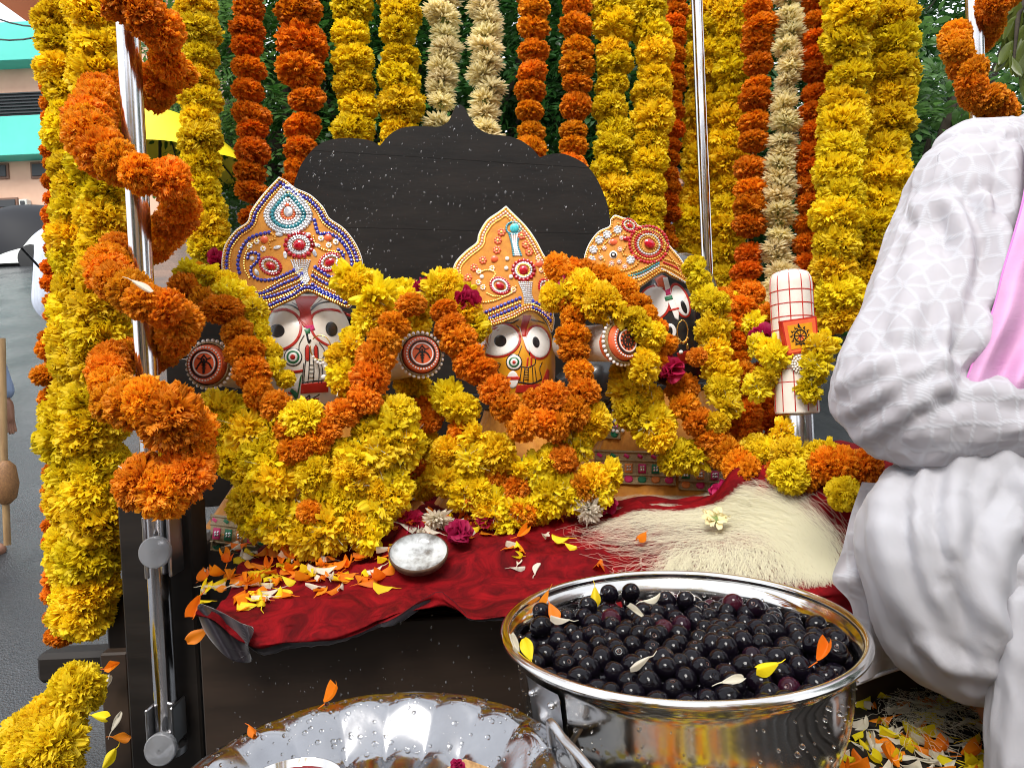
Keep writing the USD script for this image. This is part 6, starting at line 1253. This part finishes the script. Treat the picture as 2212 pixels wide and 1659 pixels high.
for (x, y, kd, lb) in ((1286, 1285, 'yellow', 'yellow petal standing among the black fruits at the back of the bowl'), (1404, 1298, 'white', 'white petal on the black fruits under the far rim'), (1378, 1325, 'white', 'white petal lying across black fruits left of the middle'), (1578, 1470, 'white', 'white petal on the black fruits near the front rim'), (1660, 1440, 'yellow', 'pale yellow petal among the black fruits at the right'), (1778, 1420, 'orange', 'tiny orange petal at the right end of the black fruits'), (1180, 1290, 'orange', 'orange petal stuck on the left rim of the steel bowl'), (1195, 1320, 'orange', 'long orange petal hanging inside the left rim of the bowl'), (1213, 1340, 'white', 'white petal inside the left of the bowl'), (1115, 1400, 'white', 'white petal at the left inner wall of the bowl'), (1142, 1405, 'yellow', 'pale petal with a stalk on the leftmost black fruits'), (1384, 1430, 'white', 'small white petal between the middle black fruits')):
    petal(at_z(x, y, BC[2] + .002), kd, .027, lb, None, (0, -.8, 1))
petal(TC + A([TR * math.cos(2.0), TR * math.sin(2.0), .003]), 'orange', .026, 'orange petal on the far rim of the fluted tray', None, (0, -.4, 3)); petal(TC + A([TR * math.cos(2.5) * .97, TR * math.sin(2.5) * .97, .002]), 'orange', .026, 'orange petal at the left rim of the fluted tray', None, (0, -.4, 3))
for (x, y) in ((430, 1300), (430, 1370)): petal(W(x, y, 1.12), 'orange', .034, 'orange petal hanging on the edge of the black post' + (', lower one' if y > 1340 else ', upper one'), None, (0, -1, .2))
for (x, y, kd) in ((245, 1440, 'orange'), (232, 1475, 'white'), (215, 1545, 'yellow'), (250, 1560, 'white'), (262, 1590, 'orange'), (240, 1630, 'yellow'), (320, 1640, 'yellow')): petal(W(x, y, 1.352), kd, .034, f'{kd} petal caught on the dark side beam at the lower left', f'{kd} petals caught on the dark side beam at the lower left', (0, -1, .3))
petal(W(304, 615, 1.11), 'white', .034, 'white petal on the orange spiral round the near pole', None, (0, -1, .2))
# ---------------------------------------------------------------- white hair whisk
M_hairw = usdkit.material(stage, '/World/Looks/white_whisk_hair', {'hi': ('hair_info', {}), 'wn': ('white_noise_texture', {'dimensions': '1D'}), 'r': ('rgb_ramp', {'ramp': [(0, (.42, .38, .25)), (.35, (.76, .72, .54)), (1, (.92, .90, .74))]}), 'p': ('principled_bsdf', {'roughness': .4, 'specular_ior_level': .4}), 't': ('translucent_bsdf', {}), 'm': ('mix_closure', {'fac': .3})}, [('hi.index', 'wn.w'), ('wn.value', 'r.fac'), ('r.color', 'p.base_color'), ('r.color', 't.color'), ('p.BSDF', 'm.closure1'), ('t.BSDF', 'm.closure2')], surface='m.closure')
rw = np.random.default_rng(44)
OUTR = smooth([(1838, 1330), (1830, 1250), (1795, 1165), (1720, 1096), (1620, 1064), (1500, 1056), (1400, 1064), (1300, 1100)], 10); INR = smooth([(1690, 1330), (1690, 1255), (1650, 1205), (1580, 1182), (1500, 1188), (1420, 1198), (1340, 1195), (1258, 1165)], 10)
def zdepth(P, z):
    r_z = RT[2] * (P[..., 0] - CX) / F - UP[2] * (P[..., 1] - CY) / F + fw[2]; return (z - CAM[2]) / r_z
def curves(path, P, w, mat):
    n, k = P.shape[:2]; c = UsdGeom.BasisCurves.Define(stage, path); c.CreateTypeAttr('linear'); c.CreatePointsAttr(Vt.Vec3fArray.FromNumpy(P.reshape(-1, 3).astype(np.float32))); c.CreateCurveVertexCountsAttr(Vt.IntArray.FromNumpy(np.full(n, k, np.int32)))
    c.CreateWidthsAttr(Vt.FloatArray.FromNumpy(np.tile(w, n).astype(np.float32))); c.SetWidthsInterpolation('vertex'); UsdShade.MaterialBindingAPI.Apply(c.GetPrim()).Bind(mat); return c
n, K = 1500, 16; u = np.where(rw.random(n) < .85, rw.normal(.30, .17, n).clip(-.05, 1.05), rw.uniform(-.08, 1.15, n)); t0 = rw.uniform(0, .35, n); t1 = np.clip(rw.normal(.80, .20, n), .40, 1.06); tt = t0[:, None] + (t1 - t0)[:, None] * np.linspace(0, 1, K)
idx = np.clip(tt, 0, 1) * (len(OUTR) - 1); lo_ = np.clip(idx.astype(int), 0, len(OUTR) - 2); fr_ = (idx - lo_)[..., None]
o_ = OUTR[lo_] * (1 - fr_) + OUTR[lo_ + 1] * fr_; i_ = INR[lo_] * (1 - fr_) + INR[lo_ + 1] * fr_
uu = np.clip(u[:, None] + .10 * (tt - .3) * rw.normal(size=(n, 1)), -.08, 1.2)[..., None]; Q = o_ * (1 - uu) + i_ * uu
Q = Q + np.cumsum(rw.normal(0, 4.2, (n, K, 2)), 1) * np.linspace(.3, 1.6, K)[None, :, None] + (rw.normal(0, 19, (n, 1, 2)) * np.sin(np.linspace(0, 1, K)[None, :, None] * rw.uniform(2, 7, (n, 1, 1)) + rw.uniform(0, 6, (n, 1, 1))))
lift = .004 + .026 * np.sin(PI * np.clip(uu[..., 0], 0, 1)) * rw.random((n, 1)) * np.sin(PI * np.clip(tt * .8 + .15, 0, 1))
gx, gy = np.meshgrid(np.linspace(1180, 1920, 75), np.linspace(1000, 1380, 39), indexing='ij')
gd = hit(np.stack([gx.ravel(), gy.ravel()], 1), on_cloth, 1.0, 1.95, 70).reshape(gx.shape)
gd = np.where(gy > 1240, gd, gd).clip(1.15, 1.75)
from scipy.ndimage import map_coordinates, gaussian_filter
gd = gaussian_filter(gd, 1.8)
def cloth_depth(Q): return map_coordinates(gd, [((Q[..., 0] - 1180) / 10).ravel(), ((Q[..., 1] - 1000) / 10).ravel()], order=1, mode='nearest').reshape(Q.shape[:-1])
D = cloth_depth(Q) - .008 - lift
wx = Thing('hair_whisk', 'fluffy white hair whisk lying across the red velvet', 'whisk', base=W(1600, 1150, 1.3)); xp = wx.done(); wp = str(xp.GetPath())
c = curves(wp + '/hair', WA(np.concatenate([Q.reshape(-1, 2), D.reshape(-1, 1)], 1)).reshape(n, K, 3) - wx.base, np.linspace(.00032, .00022, K), M_hairw); meta(c.GetPrim(), None, None, None, 'stuff')
n, K = 950, 14; s = rw.random(n); st = np.stack([1440 + 330 * s, 1200 - 20 * np.sin(PI * s) + rw.normal(0, 16, n)], 1); en = np.stack([st[:, 0] - 40 + 90 * s + rw.normal(0, 40, n), 1265 + 40 * s + rw.normal(0, 18, n)], 1)
q = np.linspace(0, 1, K)[None, :, None]; Q = st[:, None] * (1 - q) + en[:, None] * q + np.cumsum(rw.normal(0, 4.5, (n, K, 2)), 1)
D = cloth_depth(Q) - .006 - .025 * rw.random((n, 1))
c = curves(wp + '/loose_hair', WA(np.concatenate([Q.reshape(-1, 2), D.reshape(-1, 1)], 1)).reshape(n, K, 3) - wx.base, np.full(K, .00038), M_hairw); meta(c.GetPrim(), None, None, None, 'stuff')
tt_ = frame(A([0, -.45, .9]), 0, W(1545, 1118, 1.33)); v_ = lathe([(.001, .004), (.011, .006), (.014, .0), (.010, -.006)], 14)
fl = Thing('flower_head', 'green centred flower head with its petals gone, lying on the white whisk', 'flower'); fl.part('calyx', put(v_, tt_), M_calyx, True)
fl.part('petals', put(petals(22, .032, .006, .010, .002, np.random.default_rng(2), hemi=.55, oblate=.35), tt_), M_cream, True); fl.done()
petal(W(1388, 1157, 1.30), 'orange', .03, 'orange petal caught on the left of the white whisk', None); petal(W(1295, 1222, 1.25), 'orange', .04, 'orange petal under the left fringe of the white whisk', None)
# grey hair on the floor by the dhoti
n, K = 420, 10; st = np.stack([rw.uniform(1900, 2140, n), rw.uniform(1440, 1560, n)], 1); dr = rw.normal((14, 6), (10, 6), (n, 2)); Q = st[:, None] + dr[:, None] * np.arange(K)[None, :, None] * .5 + np.cumsum(rw.normal(0, 3, (n, K, 2)), 1)
D = zdepth(Q, ZF + .003 + .02 * rw.random((n, 1))); w2 = Thing('hair_tuft', 'grey wispy hair tuft on the slatted floor under the white kurta hem', 'hair', base=W(2000, 1500, 1.2)); xp = w2.done()
c = curves(str(xp.GetPath()) + '/hair', WA(np.concatenate([Q.reshape(-1, 2), D.reshape(-1, 1)], 1)).reshape(n, K, 3) - w2.base, np.full(K, .0004), M_hairw); meta(c.GetPrim(), None, None, None, 'stuff')
# ---------------------------------------------------------------- seated person in white at the right
def cloth_mat(name, base, c2, bump=.25):
    return pm(name, base, c2, rough=.85, scale=5, bump=bump, bscale=420, sheen=.15, bdist=.0008)
M_dhoti = cloth_mat('white_cotton', (.41, .41, .44), (.365, .36, .385))
M_pinkcloth = pm('pink_silk_scarf', (.60, .33, .52), (.54, .27, .48), rough=.7, scale=3, bump=.25, bscale=200, stretch=(.3, .3, 6), sheen=.2)
# eyelet lace: a net of thick satin stitched loops on thin cotton
N = {'tc': ('texture_coordinate', {}), 'mp': ('mapping', {'scale': (1., .8, .78)}), 'nz': ('noise_texture', {'scale': 14, 'detail': 2}), 'nm': ('mix_color', {'blend_type': 'linear_light', 'fac': .008}),
     'v': ('voronoi_texture', {'scale': 38, 'feature': 'distance_to_edge', 'randomness': .3}), 'e': ('map_range', {'from_min': .04, 'from_max': .14, 'to_min': 1., 'to_max': 0., 'clamp': True}),
     'w': ('wave_texture', {'scale': 95, 'bands_direction': 'diagonal', 'distortion': 2.5}), 'wm': ('math', {'math_type': 'multiply'}), 'ws': ('math', {'math_type': 'multiply_add', 'value2': .8, 'value3': .0}), 'h': ('math', {'math_type': 'add'}),
     'r': ('rgb_ramp', {'ramp': [(0, (.415, .40, .43)), (.5, (.43, .42, .452)), (1, (.465, .465, .50))]}), 'b': ('bump', {'strength': .28, 'distance': .0010}), 'p': ('principled_bsdf', {'roughness': .8, 'sheen_weight': .1}),
     't': ('translucent_bsdf', {'color': (.75, .72, .76)}), 'm': ('mix_closure', {'fac': .12})}
M_lace = usdkit.material(stage, '/World/Looks/white_eyelet_lace', N, [('tc.object', 'mp.vector'), ('tc.object', 'nz.vector'), ('mp.vector', 'nm.a'), ('nz.color', 'nm.b'), ('nm.result', 'v.vector'), ('v.distance', 'e.value'), ('tc.object', 'w.vector'), ('e.result', 'wm.value1'), ('w.fac', 'wm.value2'), ('wm.value', 'ws.value1'), ('e.result', 'h.value1'), ('ws.value', 'h.value2'), ('e.result', 'r.fac'), ('r.color', 'p.base_color'), ('h.value', 'b.height'), ('b.normal', 'p.normal'), ('p.BSDF', 'm.closure1'), ('t.BSDF', 'm.closure2')], surface='m.closure')
def folds(m, fl, noise_amp=.004, nscale=14, seed=0, dirn=(0, 0, 1), crease=.006, cs=11):
    """Raises rounded folds along curves (points with pixel and depth, width, height) and adds small creases."""
    v = np.asarray(m.vertices); nrm = np.array(m.vertex_normals); off = noise_amp * (meshkit.fbm(v * nscale + seed, 3) - .5) * 2
    dn = A(dirn, ) / np.linalg.norm(dirn); u = v + .03 * (meshkit.noise(v * 7 + seed)[:, None] - .5); u = u - .78 * (u @ dn)[:, None] * dn
    off = off + crease * ((1 - np.abs(2 * meshkit.noise(u * cs * 2 + 7 + seed) - 1))**3 - .25) + crease * .6 * ((1 - np.abs(2 * meshkit.noise(u * cs * 4.3 + 2 + seed) - 1))**3 - .25)
    rel = v - CAM; dp = rel @ fw; px = np.stack([CX + F * (rel @ RT) / dp, CY - F * (rel @ UP) / dp], 1); vis = np.clip(-(nrm * rel).sum(1) / np.linalg.norm(rel, axis=1), 0, 1)**.4
    for pts, w, a in fl:
        q = polyline(A(pts)[:, :2], 6.)[0]; wp_ = w * F / dp
        d2_ = np.full(len(v), 1e9)
        for c in q: d2_ = np.minimum(d2_, ((px - c)**2).sum(1))
        t_ = np.sqrt(d2_) / wp_; off = off + vis * (a * np.exp(-t_**2) - a * .6 * np.exp(-((t_ - 1.8) / .7)**2))
    m = m.copy(); m.vertices = v + nrm * off[:, None]; return m
S = lambda x, y, d, px: (W(x, y, d), px / F * d)
t = Thing('person', 'seated person in white lace tunic, white dhoti and pink scarf, head out of view', 'person')
sh, el, wr = S(2100, 430, 1.20, 110), S(1945, 850, 1.04, 92), S(2290, 905, .96, 52)
lsh = S(2560, 400, 1.35, 105)
body = [(S(2330, 480, 1.30, 190), S(2350, 980, 1.30, 190)), (sh, S(2330, 350, 1.27, 90)), (S(2330, 350, 1.27, 90), lsh), (S(2370, 300, 1.25, 62), S(2390, 170, 1.22, 62)), (S(2400, 100, 1.2, 105), S(2395, 20, 1.2, 112)), (sh, el), (el, S(2150, 880, .99, 68)), (S(2150, 880, .99, 68), wr), (S(2330, 1050, 1.25, 180), S(2060, 1180, 1.02, 120)), (S(2060, 1180, 1.02, 120), S(2240, 1620, 1.0, 70)), (lsh, S(2700, 850, 1.15, 75)), (S(2700, 850, 1.15, 75), S(2420, 930, .98, 48)), (S(2360, 1050, 1.25, 180), S(2620, 1150, 1.02, 130)), (S(2620, 1150, 1.02, 130), S(2500, 1620, 1.0, 75))]
for k in range(4): body.append((S(2330, 895 + 14 * k, .95, 13), S(2400, 885 + 20 * k, .93, 10)))
body.append((S(2310, 890, .95, 15), S(2360, 860, .92, 11)))
for k in range(4): body.append((S(2400, 905 + 16 * k, .97, 13), S(2345, 950 + 12 * k, .95, 10)))
for x in (2240, 2500): body.append((S(x, 1640, 1.0, 60), S(x - 30, 1700, .86, 45)))
body += [(S(2352, 75, 1.11, 18), S(2348, 92, 1.10, 20))]
bm = hullchain(body, .03); t.part('body', bm, M_skin, True)
t.part('hair', hullchain([(S(2410, 0, 1.23, 122), S(2425, 70, 1.28, 110))], .03), M_hair, True)
sl = hullchain([((sh[0], sh[1] * 1.22), S(2030, 640, 1.12, 142)), (S(2030, 640, 1.12, 142), S(1955, 845, 1.04, 150)), (S(2070, 470, 1.18, 120), S(2010, 690, 1.11, 140)), (S(1955, 845, 1.04, 148), S(2010, 900, 1.01, 118)), (S(2010, 900, 1.01, 118), S(2180, 915, .975, 88)), (S(2180, 915, .975, 88), S(2330, 915, .96, 80)), (S(2120, 380, 1.23, 118), S(2230, 345, 1.25, 92)), (S(2200, 560, 1.24, 140), S(2250, 800, 1.2, 150))], .008)
FL = [([(1985, 450, 1.10), (2050, 440, 1.07), (2085, 520, 1.06), (2100, 640, 1.05), (2110, 760, 1.02)], .016, .016), ([(2130, 440, 1.12), (2150, 540, 1.10), (2140, 650, 1.09), (2125, 740, 1.07)], .015, .018), ([(2190, 330, 1.15), (2180, 450, 1.13), (2165, 560, 1.12), (2150, 640, 1.1)], .013, .013),
      ([(1830, 830, .98), (1900, 790, .93), (1990, 780, .93), (2080, 790, .95)], .013, .009), ([(1840, 880, .97), (1930, 830, .92), (2010, 815, .91), (2060, 800, .93)], .012, .008), ([(1850, 950, .97), (1930, 900, .91), (1960, 870, .91), (2040, 840, .91)], .012, .008), ([(2040, 830, .92), (2120, 835, .9), (2200, 850, .89)], .012, .008), ([(1985, 500, 1.06), (1975, 600, 1.02), (1960, 720, .98)], .02, .008), ([(2040, 560, 1.05), (2050, 660, 1.03), (2040, 760, .99)], .016, .008), ([(1950, 330, 1.2), (2040, 290, 1.15), (2130, 262, 1.15)], .012, .006)]
sl = folds(sl, FL, .003, 16, 0, el[0] - sh[0], .006, 9); t.part('lace_sleeve', sl, M_lace, True)
tor = hullchain([(S(2330, 420, 1.30, 215), S(2350, 980, 1.30, 225))], .03); t.part('tunic', tor, M_lace, True)
# hanging tunic tail at the left of the knee
rows = [((1862, 1040), (2010, 1050), 1.10), ((1838, 1110), (2010, 1110), 1.09), ((1818, 1190), (2010, 1180), 1.085), ((1798, 1252), (2015, 1250), 1.08), ((1836, 1300), (2020, 1300), 1.085), ((1846, 1360), (2030, 1350), 1.09), ((1842, 1420), (2045, 1390), 1.095), ((1830, 1484), (2060, 1418), 1.10)]
Lp, Rp = smooth([r[0] for r in rows], 6), smooth([r[1] for r in rows], 6); dd_ = np.interp(np.linspace(0, 7, len(Lp)), range(8), [r[2] for r in rows])
q = np.linspace(0, 1, 40); tail = []
for k in range(len(Lp)):
    P2 = Lp[k] * (1 - q)[:, None] + Rp[k] * q[:, None] + A([0, -10]) * np.sin(q * PI)[:, None] * (k / len(Lp)); d_ = dd_[k] + .012 * np.sin(q * 15 + k * .05) * (k / len(Lp)) + .008 * (meshkit.noise(np.column_stack([q * 7, np.full(40, k * .22), 0 * q])) - .5); tail.append(WA(np.column_stack([P2, d_])))
tg = grid(A(tail)); t.part('tunic_tail', tg, M_lace, True)
t.part('tunic_hem', tube([WA([[*r]])[0] for r in np.column_stack([(Lp[-1] * (1 - q)[:, None] + Rp[-1] * q[:, None] + A([0, -10]) * np.sin(q * PI)[:, None]), np.full(40, 1.097)])], .003, 6), M_dhoti, True)
dh = hullchain([(S(2030, 1180, 1.00, 168), S(2110, 1070, 1.02, 150)), (S(2110, 1070, 1.02, 165), S(2330, 1050, 1.18, 180)), (S(2030, 1180, 1.00, 172), S(2085, 1330, 1.0, 178)), (S(2085, 1330, 1.0, 178), S(2230, 1260, 1.02, 200)), (S(2230, 1260, 1.02, 200), S(2330, 1050, 1.18, 190)), (S(2085, 1330, 1.0, 170), S(2330, 1330, 1.02, 180))], .009)
FD = [([(1925, 1030), (1905, 1120), (1925, 1230), (1985, 1350), (2080, 1440), (2160, 1480)], .017, .010), ([(2020, 975), (1985, 1080), (1995, 1210), (2050, 1330), (2140, 1420)], .013, .009), ([(2095, 935), (2062, 1030), (2065, 1160), (2105, 1290), (2180, 1380)], .016, .010), ([(1985, 1385), (2070, 1440), (2180, 1462)], .010, .006), ([(2140, 925), (2185, 1000), (2240, 1100)], .012, .006), ([(2230, 1060), (2168, 1180), (2140, 1300), (2145, 1420)], .020, .013), ([(1975, 1120), (2010, 1170), (2040, 1240)], .007, .004), ([(1990, 1100), (2025, 1140), (2050, 1190)], .006, .003)]
dh = folds(dh, FD, .004, 11, 3, W(2150, 1450, .9) - W(1960, 1080, .9), .005, 8); t.part('dhoti', dh, M_dhoti, True)
fall = hullchain([(S(2215, 1240, .93, 70), S(2228, 1420, .90, 82)), (S(2228, 1420, .90, 82), S(2230, 1690, .88, 92)), (S(2228, 1420, .9, 82), S(2360, 1500, .92, 110)), (S(2230, 1690, .88, 92), S(2380, 1690, .9, 110))], .009)
fall = folds(fall, [([(2185, 1300, .86), (2170, 1450, .84), (2168, 1660, .81)], .014, .010), ([(2212, 1300, .86), (2205, 1480, .83), (2202, 1660, .8)], .012, .009)], .003, 10, 5, (0, 0, 1), .008, 10); t.part('dhoti_fall', fall, M_dhoti, True)
# scarf
rows = [((2216, 262), 1.10), ((2222, 330), 1.06), ((2212, 420), 1.03), ((2192, 500), 1.0), ((2168, 580), .985), ((2148, 660), .975), ((2118, 740), .965), ((2090, 815), .955), ((2086, 850), .96)]
Lp = smooth([r[0] for r in rows], 6); dd_ = np.interp(np.linspace(0, 8, len(Lp)), range(9), [r[1] for r in rows]); q = np.linspace(0, 1, 30); sc_ = []
for k in range(len(Lp)):
    d_ = dd_[k] + .012 * np.sin(q * 13 + 1 + k * .05) + .014 * (meshkit.noise(np.column_stack([q * 5, np.full(30, k * .12), 0 * q])) - .5) - .01 * np.sin(PI * q); sc_.append(WA(np.column_stack([Lp[k][0] + 190 * q, Lp[k][1] + 10 * q, d_])))
t.part('scarf', grid(A(sc_)), M_pinkcloth, True)
ed = A([s_[0] for s_ in sc_]); t.part('scarf_edge', tube(ed, .0016, 5), pm('magenta_stitching', (.55, .16, .45), rough=.6), True)
t.done()
stool = Thing('seat', 'dark wooden seat under the seated person in white', 'seat'); c = W(2400, 1200, 1.28)
stool.part('seat_board', rbox((.42, .36, .03), .006, (c[0], c[1], c[2] - .05)), M_brownwood)
for sx in (-.17, .17):
    for sy in (-.14, .14): stool.part('leg', rbox((.04, .04, c[2] - .065 - ZF), .004, (c[0] + sx, c[1] + sy, (c[2] - .065 + ZF) / 2)), M_brownwood)
stool.done()
